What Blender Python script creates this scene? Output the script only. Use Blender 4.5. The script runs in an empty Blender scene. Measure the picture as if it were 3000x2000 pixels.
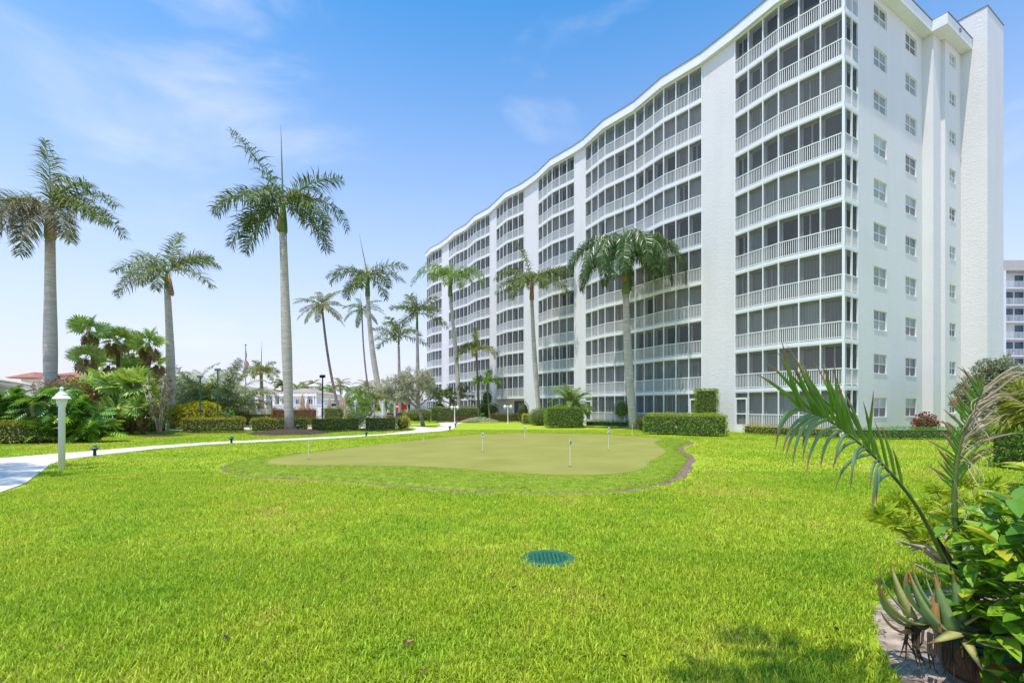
import bpy, math, random
import numpy as np
from mathutils import Vector, Matrix

SC = bpy.context.scene
COL = SC.collection
R = math.radians
# ------------------------------------------------------------------ camera
F_PX, HOR, CAMH = 1400.0, 1193.0, 1.70          # focal length and horizon row in photo pixels (3000 wide)
cam_d = bpy.data.cameras.new('camera')
cam = bpy.data.objects.new('camera', cam_d); COL.objects.link(cam)
cam.location = (0, 0, CAMH); cam.rotation_euler = (R(90), 0, 0)
cam_d.sensor_width = 36.0; cam_d.lens = 36.0 * F_PX / 3000.0
cam_d.shift_y = (HOR - 1000.0) / 3000.0
cam_d.clip_start = 0.05; cam_d.clip_end = 3000.0
SC.camera = cam
# ------------------------------------------------------------------ sun, sky, exposure
SUN_EL = 73.0
SH = Vector((-0.684, -0.730)).normalized()
SUN_DIR = Vector((SH.x * math.cos(R(SUN_EL)), SH.y * math.cos(R(SUN_EL)), math.sin(R(SUN_EL))))
sun_d = bpy.data.lights.new('sun', 'SUN'); sun_d.energy = 3.1; sun_d.angle = R(0.53); sun_d.color = (1.0, 0.905, 0.855)
sun = bpy.data.objects.new('sun', sun_d); COL.objects.link(sun)
sun.rotation_euler = SUN_DIR.to_track_quat('Z', 'Y').to_euler(); sun.location = (0, 0, 60)
W = bpy.data.worlds.new('World'); SC.world = W; W.use_nodes = True
nt = W.node_tree; nt.nodes.clear()
o_ = nt.nodes.new('ShaderNodeOutputWorld'); bg = nt.nodes.new('ShaderNodeBackground')
sky = nt.nodes.new('ShaderNodeTexSky'); sky.sky_type = 'NISHITA'; sky.sun_disc = False
sky.sun_elevation = R(SUN_EL); sky.sun_rotation = math.atan2(SH.x, SH.y)
sky.air_density = 1.0; sky.dust_density = 0.8; sky.ozone_density = 1.5; sky.altitude = 0
tc = nt.nodes.new('ShaderNodeTexCoord')
mp = nt.nodes.new('ShaderNodeMapping'); mp.inputs['Scale'].default_value = (1.3, 1.3, 4.2); mp.inputs['Rotation'].default_value = (0, R(8), R(20)); mp.inputs['Location'].default_value = (2.3, 1.1, .6)
nz = nt.nodes.new('ShaderNodeTexNoise'); nz.inputs['Scale'].default_value = 1.35; nz.inputs['Detail'].default_value = 6; nz.inputs['Roughness'].default_value = 0.52
nz.inputs['Distortion'].default_value = 0.4
rp = nt.nodes.new('ShaderNodeMapRange'); rp.inputs[1].default_value = 0.54; rp.inputs[2].default_value = 0.80; rp.inputs[3].default_value = 0.0; rp.inputs[4].default_value = 0.65
rp.interpolation_type = 'SMOOTHSTEP'
tint = nt.nodes.new('ShaderNodeMix'); tint.data_type = 'RGBA'; tint.blend_type = 'MULTIPLY'; tint.inputs[0].default_value = 1.0
tint.inputs[7].default_value = (.31, .80, 1.06, 1)
cl = nt.nodes.new('ShaderNodeMix'); cl.data_type = 'RGBA'; cl.inputs[7].default_value = (4.0, 4.1, 4.5, 1)
L = nt.links.new
L(tc.outputs['Generated'], mp.inputs[0]); L(mp.outputs[0], nz.inputs['Vector']); L(nz.outputs[0], rp.inputs[0])
sxw = nt.nodes.new('ShaderNodeSeparateXYZ'); L(tc.outputs['Generated'], sxw.inputs[0])
hzr = nt.nodes.new('ShaderNodeMapRange'); hzr.inputs[1].default_value = 0.66; hzr.inputs[2].default_value = 0.0; hzr.inputs[3].default_value = 0.0; hzr.inputs[4].default_value = 1.0; L(sxw.outputs[2], hzr.inputs[0])
hzp = nt.nodes.new('ShaderNodeMath'); hzp.operation = 'POWER'; hzp.inputs[1].default_value = 1.2; L(hzr.outputs[0], hzp.inputs[0])
hzm = nt.nodes.new('ShaderNodeMix'); hzm.data_type = 'RGBA'; hzm.inputs[7].default_value = (3.75, 3.58, 4.2, 1); L(hzp.outputs[0], hzm.inputs[0])   # humid air: paler towards the horizon
L(sky.outputs[0], tint.inputs[6]); L(tint.outputs[2], hzm.inputs[6]); L(hzm.outputs[2], cl.inputs[6]); L(rp.outputs[0], cl.inputs[0])
L(cl.outputs[2], bg.inputs[0]); bg.inputs[1].default_value = 0.15; L(bg.outputs[0], o_.inputs[0])
vs = SC.view_settings; SC.display_settings.display_device = 'sRGB'
vs.view_transform = 'Standard'; vs.look = 'None'; vs.exposure = 0.75; vs.gamma = 1.0; vs.use_curve_mapping = False
cy = SC.cycles
cy.use_denoising = True; cy.max_bounces = 8; cy.diffuse_bounces = 3; cy.glossy_bounces = 2; cy.transmission_bounces = 3
cy.transparent_max_bounces = 24; cy.caustics_reflective = False; cy.caustics_refractive = False
try: cy.denoiser = 'OPENIMAGEDENOISE'
except Exception: pass

# ------------------------------------------------------------------ helpers
def gp(px, py, z=0.0):                           # photo pixel on the ground -> world point
    Y = CAMH * F_PX / (py - HOR); return Vector(((px - 1500) * Y / F_PX, Y, z))
def at(px, Y, z=0.0): return Vector(((px - 1500) * Y / F_PX, Y, z))
def hz(py, Y): return CAMH + (HOR - py) * Y / F_PX   # height of a photo row at a distance
def tag(o, label=None, cat=None, group=None, kind=None):
    if label: o['label'] = label
    if cat: o['category'] = cat
    if group: o['group'] = group
    if kind: o['kind'] = kind
    return o
def empty(name, loc=(0, 0, 0), label=None, cat=None, group=None, rz=0):
    o = bpy.data.objects.new(name, None); COL.objects.link(o); o.location = loc; o.rotation_euler = (0, 0, rz)
    o.empty_display_size = 0.2
    return tag(o, label, cat, group)
def link(me, name, parent=None, loc=None, rot=None, scale=None):
    o = bpy.data.objects.new(name, me); COL.objects.link(o)
    if parent: o.parent = parent
    if loc is not None: o.location = loc
    if rot is not None: o.rotation_euler = rot
    if scale is not None: o.scale = (scale,) * 3 if isinstance(scale, (int, float)) else scale
    return o
def copy_tree(o, parent=None):
    c = o.copy(); COL.objects.link(c); c.parent = parent
    for ch in o.children: copy_tree(ch, c)
    return c
class MB:
    def __init__(s): s.v = []; s.f = []; s.m = []
    def face(s, pts, m=0):
        i = len(s.v); s.v += [tuple(p) for p in pts]; s.f.append(tuple(range(i, i + len(pts)))); s.m.append(m)
    def obox(s, c, ux, uy, uz, m=0):               # centre and half-axis vectors
        c, ux, uy, uz = map(Vector, (c, ux, uy, uz)); i = len(s.v)
        for a in (-1, 1):
            for b in (-1, 1):
                for d in (-1, 1): s.v.append(tuple(c + a * ux + b * uy + d * uz))
        for q in ((0, 1, 3, 2), (4, 6, 7, 5), (0, 4, 5, 1), (2, 3, 7, 6), (0, 2, 6, 4), (1, 5, 7, 3)):
            s.f.append(tuple(i + k for k in q)); s.m.append(m)
    def box(s, x0, x1, y0, y1, z0, z1, m=0):
        s.obox(((x0 + x1) / 2, (y0 + y1) / 2, (z0 + z1) / 2), ((x1 - x0) / 2, 0, 0), (0, (y1 - y0) / 2, 0), (0, 0, (z1 - z0) / 2), m)
    def bar(s, a, b, z0, z1, th, m=0, off=0.0):    # upright slab standing on the plan line a-b
        a, b = Vector(a[:2]), Vector(b[:2]); d = (b - a); ln = d.length; d /= ln; nrm = Vector((-d.y, d.x))
        c = (a + b) / 2 + nrm * off
        s.obox((c.x, c.y, (z0 + z1) / 2), (d.x * ln / 2, d.y * ln / 2, 0), (nrm.x * th / 2, nrm.y * th / 2, 0), (0, 0, (z1 - z0) / 2), m)
    def tube(s, pts, rad, n=6, m=0, cap=True):
        pts = [Vector(p) for p in pts]; i0 = len(s.v); K = len(pts)
        for k, p in enumerate(pts):
            t = (pts[min(k + 1, K - 1)] - pts[max(k - 1, 0)]); t = t.normalized() if t.length > 1e-9 else Vector((0, 0, 1))
            ref = Vector((1, 0, 0)) if abs(t.x) < .9 else Vector((0, 1, 0))
            u = t.cross(ref).normalized(); w = t.cross(u)
            r = float(rad[k] if hasattr(rad, '__len__') else rad)
            for j in range(n):
                a = 2 * math.pi * j / n; s.v.append(tuple(p + r * (math.cos(a) * u + math.sin(a) * w)))
        for k in range(K - 1):
            for j in range(n):
                j2 = (j + 1) % n
                s.f.append((i0 + k * n + j, i0 + k * n + j2, i0 + (k + 1) * n + j2, i0 + (k + 1) * n + j)); s.m.append(m)
        if cap:
            s.f.append(tuple(i0 + j for j in range(n))[::-1]); s.m.append(m)
            s.f.append(tuple(i0 + (K - 1) * n + j for j in range(n))); s.m.append(m)
    def lathe(s, prof, n=16, c=(0, 0, 0), m=0):    # prof: list of (r, z)
        s.tube([(c[0], c[1], c[2] + z + k * 1e-6) for k, (r, z) in enumerate(prof)], [max(r, 1e-4) for r, z in prof], n, m) if False else s._lathe(prof, n, c, m)
    def _lathe(s, prof, n, c, m):
        i0 = len(s.v)
        for r, z in prof:
            for j in range(n):
                a = 2 * math.pi * j / n; s.v.append((c[0] + r * math.cos(a), c[1] + r * math.sin(a), c[2] + z))
        for k in range(len(prof) - 1):
            for j in range(n):
                j2 = (j + 1) % n; s.f.append((i0 + k * n + j, i0 + k * n + j2, i0 + (k + 1) * n + j2, i0 + (k + 1) * n + j)); s.m.append(m)
        s.f.append(tuple(i0 + j for j in range(n))[::-1]); s.m.append(m)
        K = len(prof) - 1; s.f.append(tuple(i0 + K * n + j for j in range(n))); s.m.append(m)
    def prism(s, poly, z0, z1, m=0, side_m=None, bottom=True):
        n = len(poly); i = len(s.v)
        ar = sum(poly[k][0] * poly[(k + 1) % n][1] - poly[(k + 1) % n][0] * poly[k][1] for k in range(n))
        if ar < 0: poly = poly[::-1]
        s.v += [(p[0], p[1], z0) for p in poly] + [(p[0], p[1], z1) for p in poly]
        s.f.append(tuple(range(i + n, i + 2 * n))); s.m.append(m)
        if bottom: s.f.append(tuple(range(i, i + n))[::-1]); s.m.append(m)
        for k in range(n):
            k2 = (k + 1) % n; s.f.append((i + k, i + k2, i + n + k2, i + n + k)); s.m.append(m if side_m is None else side_m)
    def mesh(s, name, mats, smooth=False):
        me = bpy.data.meshes.new(name); me.from_pydata(s.v, [], s.f)
        for x in (mats if isinstance(mats, (list, tuple)) else [mats]): me.materials.append(x)
        if len(me.materials) > 1: me.polygons.foreach_set('material_index', s.m)
        if smooth: me.polygons.foreach_set('use_smooth', [True] * len(me.polygons))
        me.update(); return me
    def build(s, name, mats, parent=None, smooth=False, loc=None): return link(s.mesh(name, mats, smooth), name, parent, loc)
def np_mesh(name, V, F, mats, mi=None, smooth=False):
    me = bpy.data.meshes.new(name); V = np.asarray(V, np.float32); F = np.asarray(F, np.int32); n, k = F.shape
    me.vertices.add(len(V)); me.vertices.foreach_set('co', V.ravel())
    me.loops.add(n * k); me.loops.foreach_set('vertex_index', F.ravel())
    me.polygons.add(n); me.polygons.foreach_set('loop_start', np.arange(0, n * k, k, dtype=np.int32))
    for x in (mats if isinstance(mats, (list, tuple)) else [mats]): me.materials.append(x)
    if mi is not None: me.polygons.foreach_set('material_index', np.asarray(mi, np.int32))
    me.polygons.foreach_set('use_smooth', np.full(n, smooth))
    me.update(calc_edges=True); return me
def mb_np(mb):                                     # an MB as triangle arrays, to join with leaf arrays
    T = []; M = []
    for f, m in zip(mb.f, mb.m):
        for k in range(1, len(f) - 1): T.append((f[0], f[k], f[k + 1])); M.append(m)
    return np.array(mb.v, float).reshape(-1, 3), np.array(T, int).reshape(-1, 3), np.array(M, int)
def join_np(parts):                                # [(V, F, M)] -> one
    V, F, M, o = [], [], [], 0
    for v, f, m in parts:
        if len(v) == 0: continue
        V.append(v); F.append(f + o); M.append(np.full(len(f), m) if np.isscalar(m) else m); o += len(v)
    return np.concatenate(V), np.concatenate(F), np.concatenate(M)
def unit(a): return a / np.maximum(np.linalg.norm(a, axis=-1, keepdims=True), 1e-9)
def leaves(P, D, N, Ln, Wd, droop=0.25, fold=0.25):
    """P base points, D directions, N approximate normals, Ln, Wd arrays -> folded diamond leaves (2 triangles each)"""
    D = unit(D); S = unit(np.cross(D, N)); U = np.cross(S, D); Ln = np.asarray(Ln)[:, None]; Wd = np.asarray(Wd)[:, None]
    mid = P + D * Ln * .5
    A = mid + S * Wd * .5 + U * Wd * fold; B = mid - S * Wd * .5 + U * Wd * fold
    T = P + D * Ln; T[:, 2] -= (Ln * droop)[:, 0]
    n = len(P); V = np.stack([P, A, T, B], 1).reshape(-1, 3); i = np.arange(n)[:, None] * 4
    F = np.concatenate([i + [0, 1, 2], i + [0, 2, 3]], 1).reshape(-1, 3)
    return V, F
rng = np.random.default_rng(7)
def rdir(n): return unit(rng.normal(size=(n, 3)))

# ------------------------------------------------------------------ materials
def nodes_of(name):
    m = bpy.data.materials.new(name); m.use_nodes = True; t = m.node_tree; t.nodes.clear()
    out = t.nodes.new('ShaderNodeOutputMaterial'); p = t.nodes.new('ShaderNodeBsdfPrincipled')
    t.links.new(p.outputs[0], out.inputs[0]); return m, t, p, out
def N_(t, kind, **kw):
    n = t.nodes.new(kind)
    for k, v in kw.items():
        if k in n.inputs: n.inputs[k].default_value = v
        else: setattr(n, k, v)
    return n
def ramp(t, fac, stops):
    r = t.nodes.new('ShaderNodeValToRGB'); e = r.color_ramp.elements
    while len(e) < len(stops): e.new(0.5)
    for q, (p, c) in zip(e, stops): q.position = p; q.color = (*c, 1)
    if fac is not None: t.links.new(fac, r.inputs[0])
    return r
def plain(name, col, rough=.6, var=.08, scale=4, bump=0, bscale=40, metal=0, spec=.4, streak=0):
    """a painted or moulded surface: colour that drifts a little, optional fine relief"""
    m, t, p, out = nodes_of(name); l = t.links.new
    tcn = t.nodes.new('ShaderNodeTexCoord')
    n1 = N_(t, 'ShaderNodeTexNoise', Scale=scale, Detail=6.0, Roughness=.6); l(tcn.outputs['Object'], n1.inputs['Vector'])
    c0 = tuple(max(0, x * (1 - var)) for x in col); c1 = tuple(min(1, x * (1 + var)) for x in col)
    r = ramp(t, n1.outputs[0], [(.3, c0), (.7, c1)]); l(r.outputs[0], p.inputs['Base Color'])
    p.inputs['Roughness'].default_value = rough; p.inputs['Metallic'].default_value = metal; p.inputs['Specular IOR Level'].default_value = spec
    if bump:
        n2 = N_(t, 'ShaderNodeTexNoise', Scale=bscale, Detail=4.0); l(tcn.outputs['Object'], n2.inputs['Vector'])
        b = N_(t, 'ShaderNodeBump', Strength=bump, Distance=.02); l(n2.outputs[0], b.inputs['Height']); l(b.outputs[0], p.inputs['Normal'])
    return m
def stucco(name, col=(.80, .80, .79), strength=.9):
    m, t, p, out = nodes_of(name); l = t.links.new
    g = t.nodes.new('ShaderNodeNewGeometry')
    mpn = N_(t, 'ShaderNodeMapping'); mpn.inputs['Scale'].default_value = (1.0, 1.0, 2.6); l(g.outputs['Position'], mpn.inputs[0])
    a = N_(t, 'ShaderNodeTexNoise', Scale=3.6, Detail=5.0, Roughness=.6, Distortion=1.6); l(mpn.outputs[0], a.inputs['Vector'])
    b = N_(t, 'ShaderNodeTexNoise', Scale=26.0, Detail=3.0); l(g.outputs['Position'], b.inputs['Vector'])
    mx = N_(t, 'ShaderNodeMath', operation='MULTIPLY_ADD'); l(b.outputs[0], mx.inputs[0]); mx.inputs[1].default_value = .25; l(a.outputs[0], mx.inputs[2])
    bp = N_(t, 'ShaderNodeBump', Strength=strength, Distance=.05); l(mx.outputs[0], bp.inputs['Height']); l(bp.outputs[0], p.inputs['Normal'])
    c = N_(t, 'ShaderNodeTexNoise', Scale=.35, Detail=5.0); l(g.outputs['Position'], c.inputs['Vector'])
    st = N_(t, 'ShaderNodeMapping'); st.inputs['Scale'].default_value = (1.1, 1.1, .10); l(g.outputs['Position'], st.inputs[0])
    d = N_(t, 'ShaderNodeTexNoise', Scale=1.0, Detail=5.0); l(st.outputs[0], d.inputs['Vector'])
    ad = N_(t, 'ShaderNodeMath', operation='ADD'); l(c.outputs[0], ad.inputs[0]); l(d.outputs[0], ad.inputs[1])
    r = ramp(t, None, [(.75, tuple(x * .965 for x in col)), (1.15 / 1.2, col)]); 
    hv = N_(t, 'ShaderNodeMath', operation='MULTIPLY'); l(ad.outputs[0], hv.inputs[0]); hv.inputs[1].default_value = .9; l(hv.outputs[0], r.inputs[0])
    l(r.outputs[0], p.inputs['Base Color']); p.inputs['Roughness'].default_value = .85; p.inputs['Specular IOR Level'].default_value = .2
    return m
def leaf_mat(name, cols, rough=.45, trans=.3, top=None, z0=0, z1=1, spec=.35):
    """foliage: each leaf takes its own tone; 'top' is the colour of the young growth that sits high on the plant"""
    m, t, p, out = nodes_of(name); l = t.links.new
    g = t.nodes.new('ShaderNodeNewGeometry')
    k = len(cols); r = ramp(t, g.outputs['Random Per Island'], [(i / max(1, k - 1), c) for i, c in enumerate(cols)])
    colr = r.outputs[0]
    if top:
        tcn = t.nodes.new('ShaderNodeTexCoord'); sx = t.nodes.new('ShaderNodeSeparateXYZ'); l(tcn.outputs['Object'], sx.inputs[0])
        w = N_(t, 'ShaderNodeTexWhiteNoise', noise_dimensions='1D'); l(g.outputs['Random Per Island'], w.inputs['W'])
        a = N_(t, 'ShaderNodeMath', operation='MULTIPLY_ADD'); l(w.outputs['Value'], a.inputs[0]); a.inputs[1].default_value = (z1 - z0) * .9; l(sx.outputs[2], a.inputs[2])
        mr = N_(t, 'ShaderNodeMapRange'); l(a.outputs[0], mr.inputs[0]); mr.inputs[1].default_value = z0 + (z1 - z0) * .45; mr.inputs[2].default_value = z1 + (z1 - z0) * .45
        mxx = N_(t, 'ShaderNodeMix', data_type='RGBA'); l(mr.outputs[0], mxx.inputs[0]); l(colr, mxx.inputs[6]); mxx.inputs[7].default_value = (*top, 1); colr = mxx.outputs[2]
    l(colr, p.inputs['Base Color']); p.inputs['Roughness'].default_value = rough; p.inputs['Specular IOR Level'].default_value = spec
    tr = t.nodes.new('ShaderNodeBsdfTranslucent'); br = N_(t, 'ShaderNodeMix', data_type='RGBA', blend_type='MULTIPLY'); br.inputs[0].default_value = 1
    l(colr, br.inputs[6]); br.inputs[7].default_value = (1.5, 1.35, .6, 1); l(br.outputs[2], tr.inputs[0])
    ms = t.nodes.new('ShaderNodeMixShader'); ms.inputs[0].default_value = trans; l(p.outputs[0], ms.inputs[1]); l(tr.outputs[0], ms.inputs[2]); l(ms.outputs[0], out.inputs[0])
    return m
# ================================================================== ground
def lawn_colour(t, l, blade=False):
    g = t.nodes.new('ShaderNodeNewGeometry')
    a = N_(t, 'ShaderNodeTexNoise', Scale=.33, Detail=5.0, Roughness=.6); l(g.outputs['Position'], a.inputs['Vector'])
    b = N_(t, 'ShaderNodeTexNoise', Scale=2.2, Detail=4.0, Roughness=.65); l(g.outputs['Position'], b.inputs['Vector'])
    ad = N_(t, 'ShaderNodeMath', operation='MULTIPLY_ADD'); l(b.outputs[0], ad.inputs[0]); ad.inputs[1].default_value = .45; l(a.outputs[0], ad.inputs[2])
    r = ramp(t, ad.outputs[0], [(.42, (.20, .365, .016)), (.58, (.315, .475, .022)), (.78, (.44, .54, .034)), (.97, (.57, .52, .10))])
    return g, r
m, t, p, out = nodes_of('lawn_ground'); l = t.links.new
g, r = lawn_colour(t, l)
f1 = N_(t, 'ShaderNodeTexNoise', Scale=28.0, Detail=5.0, Roughness=.7); l(g.outputs['Position'], f1.inputs['Vector'])
mu = N_(t, 'ShaderNodeMix', data_type='RGBA', blend_type='MULTIPLY'); mu.inputs[0].default_value = .75
rr = ramp(t, f1.outputs[0], [(.3, (.40, .45, .4)), (.62, (.88, .90, .9))]); l(r.outputs[0], mu.inputs[6]); l(rr.outputs[0], mu.inputs[7])
l(mu.outputs[2], p.inputs['Base Color']); p.inputs['Roughness'].default_value = .8; p.inputs['Specular IOR Level'].default_value = .15
bp = N_(t, 'ShaderNodeBump', Strength=.8, Distance=.04); l(f1.outputs[0], bp.inputs['Height']); l(bp.outputs[0], p.inputs['Normal'])
M_LAWN = m
m, t, p, out = nodes_of('grass_blade'); l = t.links.new
g, r = lawn_colour(t, l)
hs = N_(t, 'ShaderNodeHueSaturation'); l(r.outputs[0], hs.inputs['Color'])
mr = N_(t, 'ShaderNodeMapRange'); l(g.outputs['Random Per Island'], mr.inputs[0]); mr.inputs[3].default_value = .50; mr.inputs[4].default_value = 1.5; l(mr.outputs[0], hs.inputs['Value'])
w = N_(t, 'ShaderNodeTexWhiteNoise', noise_dimensions='1D'); l(g.outputs['Random Per Island'], w.inputs['W'])
dry = N_(t, 'ShaderNodeMapRange'); l(w.outputs['Value'], dry.inputs[0]); dry.inputs[1].default_value = .965; dry.inputs[2].default_value = .985
mx = N_(t, 'ShaderNodeMix', data_type='RGBA'); l(dry.outputs[0], mx.inputs[0]); l(hs.outputs[0], mx.inputs[6]); mx.inputs[7].default_value = (.42, .36, .13, 1)
l(mx.outputs[2], p.inputs['Base Color']); p.inputs['Roughness'].default_value = .5; p.inputs['Specular IOR Level'].default_value = .3
tr = t.nodes.new('ShaderNodeBsdfTranslucent'); l(mx.outputs[2], tr.inputs[0])
ms = t.nodes.new('ShaderNodeMixShader'); ms.inputs[0].default_value = .4; l(p.outputs[0], ms.inputs[1]); l(tr.outputs[0], ms.inputs[2]); l(ms.outputs[0], out.inputs[0])
M_BLADE = m
M_PATH = plain('path_concrete', (.60, .555, .505), .9, .12, .8, .15, 60)
M_DECK = plain('deck_concrete', (.60, .55, .48), .9, .1, 1.0, .1, 30)
m, t, p, out = nodes_of('putting_turf'); l = t.links.new
g = t.nodes.new('ShaderNodeNewGeometry')
a = N_(t, 'ShaderNodeTexNoise', Scale=.6, Detail=5.0); l(g.outputs['Position'], a.inputs['Vector'])
b = N_(t, 'ShaderNodeTexNoise', Scale=60.0, Detail=3.0, Roughness=.7); l(g.outputs['Position'], b.inputs['Vector'])
st = N_(t, 'ShaderNodeMapping'); st.inputs['Scale'].default_value = (.2, 3.2, 1); l(g.outputs['Position'], st.inputs[0])
c = N_(t, 'ShaderNodeTexNoise', Scale=1.0, Detail=3.0); l(st.outputs[0], c.inputs['Vector'])
s1 = N_(t, 'ShaderNodeMath', operation='MULTIPLY_ADD'); l(b.outputs[0], s1.inputs[0]); s1.inputs[1].default_value = .55; l(a.outputs[0], s1.inputs[2])
s2 = N_(t, 'ShaderNodeMath', operation='MULTIPLY_ADD'); l(c.outputs[0], s2.inputs[0]); s2.inputs[1].default_value = .3; l(s1.outputs[0], s2.inputs[2])
r = ramp(t, None, [(.35, (.218, .222, .050)), (.60, (.285, .278, .070))]); h_ = N_(t, 'ShaderNodeMath', operation='MULTIPLY'); l(s2.outputs[0], h_.inputs[0]); h_.inputs[1].default_value = .52; l(h_.outputs[0], r.inputs[0])
l(r.outputs[0], p.inputs['Base Color']); p.inputs['Roughness'].default_value = .9; p.inputs['Specular IOR Level'].default_value = .1
bp = N_(t, 'ShaderNodeBump', Strength=.4, Distance=.01); l(b.outputs[0], bp.inputs['Height']); l(bp.outputs[0], p.inputs['Normal'])
M_GREEN = m
M_FRINGE = plain('fringe_turf', (.20, .28, .022), .85, .3, 9, .8, 45, spec=.1)
M_SOIL = plain('bare_soil', (.20, .145, .10), .95, .55, 9, .9, 30, spec=.1)
M_SAND = plain('sandy_soil', (.33, .27, .21), .95, .6, 7, 1.0, 45, spec=.1)
M_MULCH = plain('dark_mulch', (.075, .052, .040), .95, .6, 14, 1.0, 40, spec=.1)

from mathutils.geometry import tessellate_polygon
def smooth_loop(pts, k=5):
    n = len(pts); o = []
    for i in range(n):
        p0, p1, p2, p3 = (Vector(pts[(i + d) % n][:2]) for d in (-1, 0, 1, 2))
        for j in range(k):
            u = j / k; o.append(.5 * ((2 * p1) + (p2 - p0) * u + (2 * p0 - 5 * p1 + 4 * p2 - p3) * u * u + (3 * p1 - p0 - 3 * p2 + p3) * u ** 3))
    return o
def sheet(name, poly, z, mat, thick=0, kind='structure', parent=None):
    poly = [Vector((q[0], q[1], 0)) for q in poly]
    ar = sum(poly[i].x * poly[(i + 1) % len(poly)].y - poly[(i + 1) % len(poly)].x * poly[i].y for i in range(len(poly)))
    if ar < 0: poly = poly[::-1]
    tri = tessellate_polygon([poly]); n = len(poly)
    V = [(q.x, q.y, z) for q in poly]; F = [tuple(x) for x in tri]
    def up(f):
        a, b, c = (Vector(V[i]) for i in f); return f if (b - a).cross(c - a).z > 0 else f[::-1]
    F = [up(f) for f in F]
    if thick:
        V += [(q.x, q.y, z - thick) for q in poly]; F += [(i, i + n, (i + 1) % n + n, (i + 1) % n) for i in range(n)]
    me = bpy.data.meshes.new(name); me.from_pydata(V, [], F); me.materials.append(mat); me.update()
    o = link(me, name, parent); return tag(o, kind=kind) if kind else o
def inside(poly, x, y):                             # vectorised point in polygon
    c = np.zeros(len(x), bool); n = len(poly)
    for i in range(n):
        x0, y0 = poly[i][0], poly[i][1]; x1, y1 = poly[(i + 1) % n][0], poly[(i + 1) % n][1]
        if y0 == y1: continue
        h = ((y0 > y) != (y1 > y)) & (x < (x1 - x0) * (y - y0) / (y1 - y0) + x0); c ^= h
    return c
def offset_loop(poly, d):
    n = len(poly); o = []
    ar = sum(poly[i][0] * poly[(i + 1) % n][1] - poly[(i + 1) % n][0] * poly[i][1] for i in range(n)); sg = 1 if ar > 0 else -1
    for i in range(n):
        a, b = Vector(poly[i - 1][:2]), Vector(poly[(i + 1) % n][:2]); tt = (b - a).normalized(); o.append(Vector(poly[i][:2]) + sg * d * Vector((tt.y, -tt.x)))
    return o
LAWN = [(-75, -9), (42, -9), (42, 66), (-75, 66)]
sheet('lawn', LAWN, 0.0, M_LAWN)
sheet('ground', [(-900, -900), (900, -900), (900, 2200), (-900, 2200)], -.02, plain('neutral_ground', (.36, .34, .32), .9, .15, .15, .1, 5))  # ground colour is invented: neutral grey to cut green bounce onto the walls
PATH_PX = [(-260, 1352), (0, 1343), (168, 1330), (450, 1307), (600, 1297), (850, 1285.5), (1000, 1278), (1120, 1272), (1180, 1265), (1212, 1261), (1222, 1257.5), (1214, 1253), (1198, 1250), (1150, 1251.5), (1150, 1249.2), (1199, 1248.4),
           (1231, 1250), (1256, 1253.5), (1277, 1254), (1287, 1248.6), (1292, 1242), (1284, 1238.4), (1307, 1237), (1365, 1235.6), (1366, 1236.4), (1344, 1241), (1334, 1250), (1327, 1257.6),
           (1295, 1263), (1250, 1266.5), (1180, 1271), (1000, 1283), (850, 1290.6), (600, 1303), (450, 1316), (277, 1336), (184, 1347.6), (149, 1361), (124, 1380), (76, 1416), (0, 1444), (-300, 1520)]
PATH = [gp(*q) for q in PATH_PX]
sheet('path', PATH, 0.022, M_PATH, .03)
DECK = [gp(*q) for q in [(-100, 1268), (300, 1262), (700, 1258.5), (1060, 1254.5), (1185, 1252), (1190, 1249), (1178, 1236), (1160, 1222), (1120, 1212), (900, 1206), (300, 1206), (-300, 1222)]]
sheet('pool_deck', DECK, 0.012, M_DECK, .02)
M_MULCH = plain('dark_mulch', (.075, .052, .040), .95, .6, 14, 1.0, 40, spec=.1)
sheet('planting_bed', [gp(*q) for q in [(-260, 1311), (180, 1301.5), (286, 1274.5), (500, 1270), (536, 1272), (720, 1270.5), (905, 1267.5), (1060, 1264.5), (1165, 1263), (1200, 1262.2), (1214, 1259.5), (1206, 1255.5), (1160, 1255), (905, 1258), (530, 1261.5), (290, 1264), (170, 1282), (-240, 1290)]], .016, M_MULCH)
G_OUT = smooth_loop([gp(*q) for q in [(662, 1376), (683, 1359), (791, 1339), (983, 1320), (1174, 1297), (1301, 1282), (1397, 1273.5), (1537, 1269.5), (1650, 1271), (1778, 1274), (1880, 1281), (1953, 1287), (2017, 1294), (2000, 1304), (1985, 1314),
                                     (1996, 1328), (2014, 1342), (2007, 1358), (1994, 1376), (1974, 1397), (1948, 1411), (1895, 1425), (1748, 1440), (1557, 1441), (1365, 1436), (1174, 1422), (983, 1407), (810, 1398), (696, 1389)]], 4)
G_IN = smooth_loop([gp(*q) for q in [(782, 1359), (823, 1345), (919, 1330), (1046, 1314), (1174, 1299), (1301, 1284), (1397, 1275), (1537, 1271), (1650, 1273), (1778, 1276), (1880, 1283), (1940, 1288), (1924, 1295), (1918, 1304), (1943, 1320), (1950, 1331),
                                    (1907, 1356), (1888, 1375), (1843, 1391), (1741, 1399), (1620, 1399), (1461, 1389), (1301, 1377), (1174, 1372), (906, 1369), (810, 1367)]], 4)
GAP = []
for i, q in enumerate(offset_loop(G_OUT, 1.0)):             # the bare edge is wider on the side away from the path
    b0 = Vector(G_OUT[i]); d = .09 + .07 * math.sin(i * .9) * math.sin(i * .37 + 1) + (.16 if b0.x > 3.5 else .08 if b0.y < 12 else 0); GAP.append(b0 + (q - b0) * max(.05, d))
sheet('putting_green_soil_edge', GAP, .004, M_SOIL)
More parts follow.
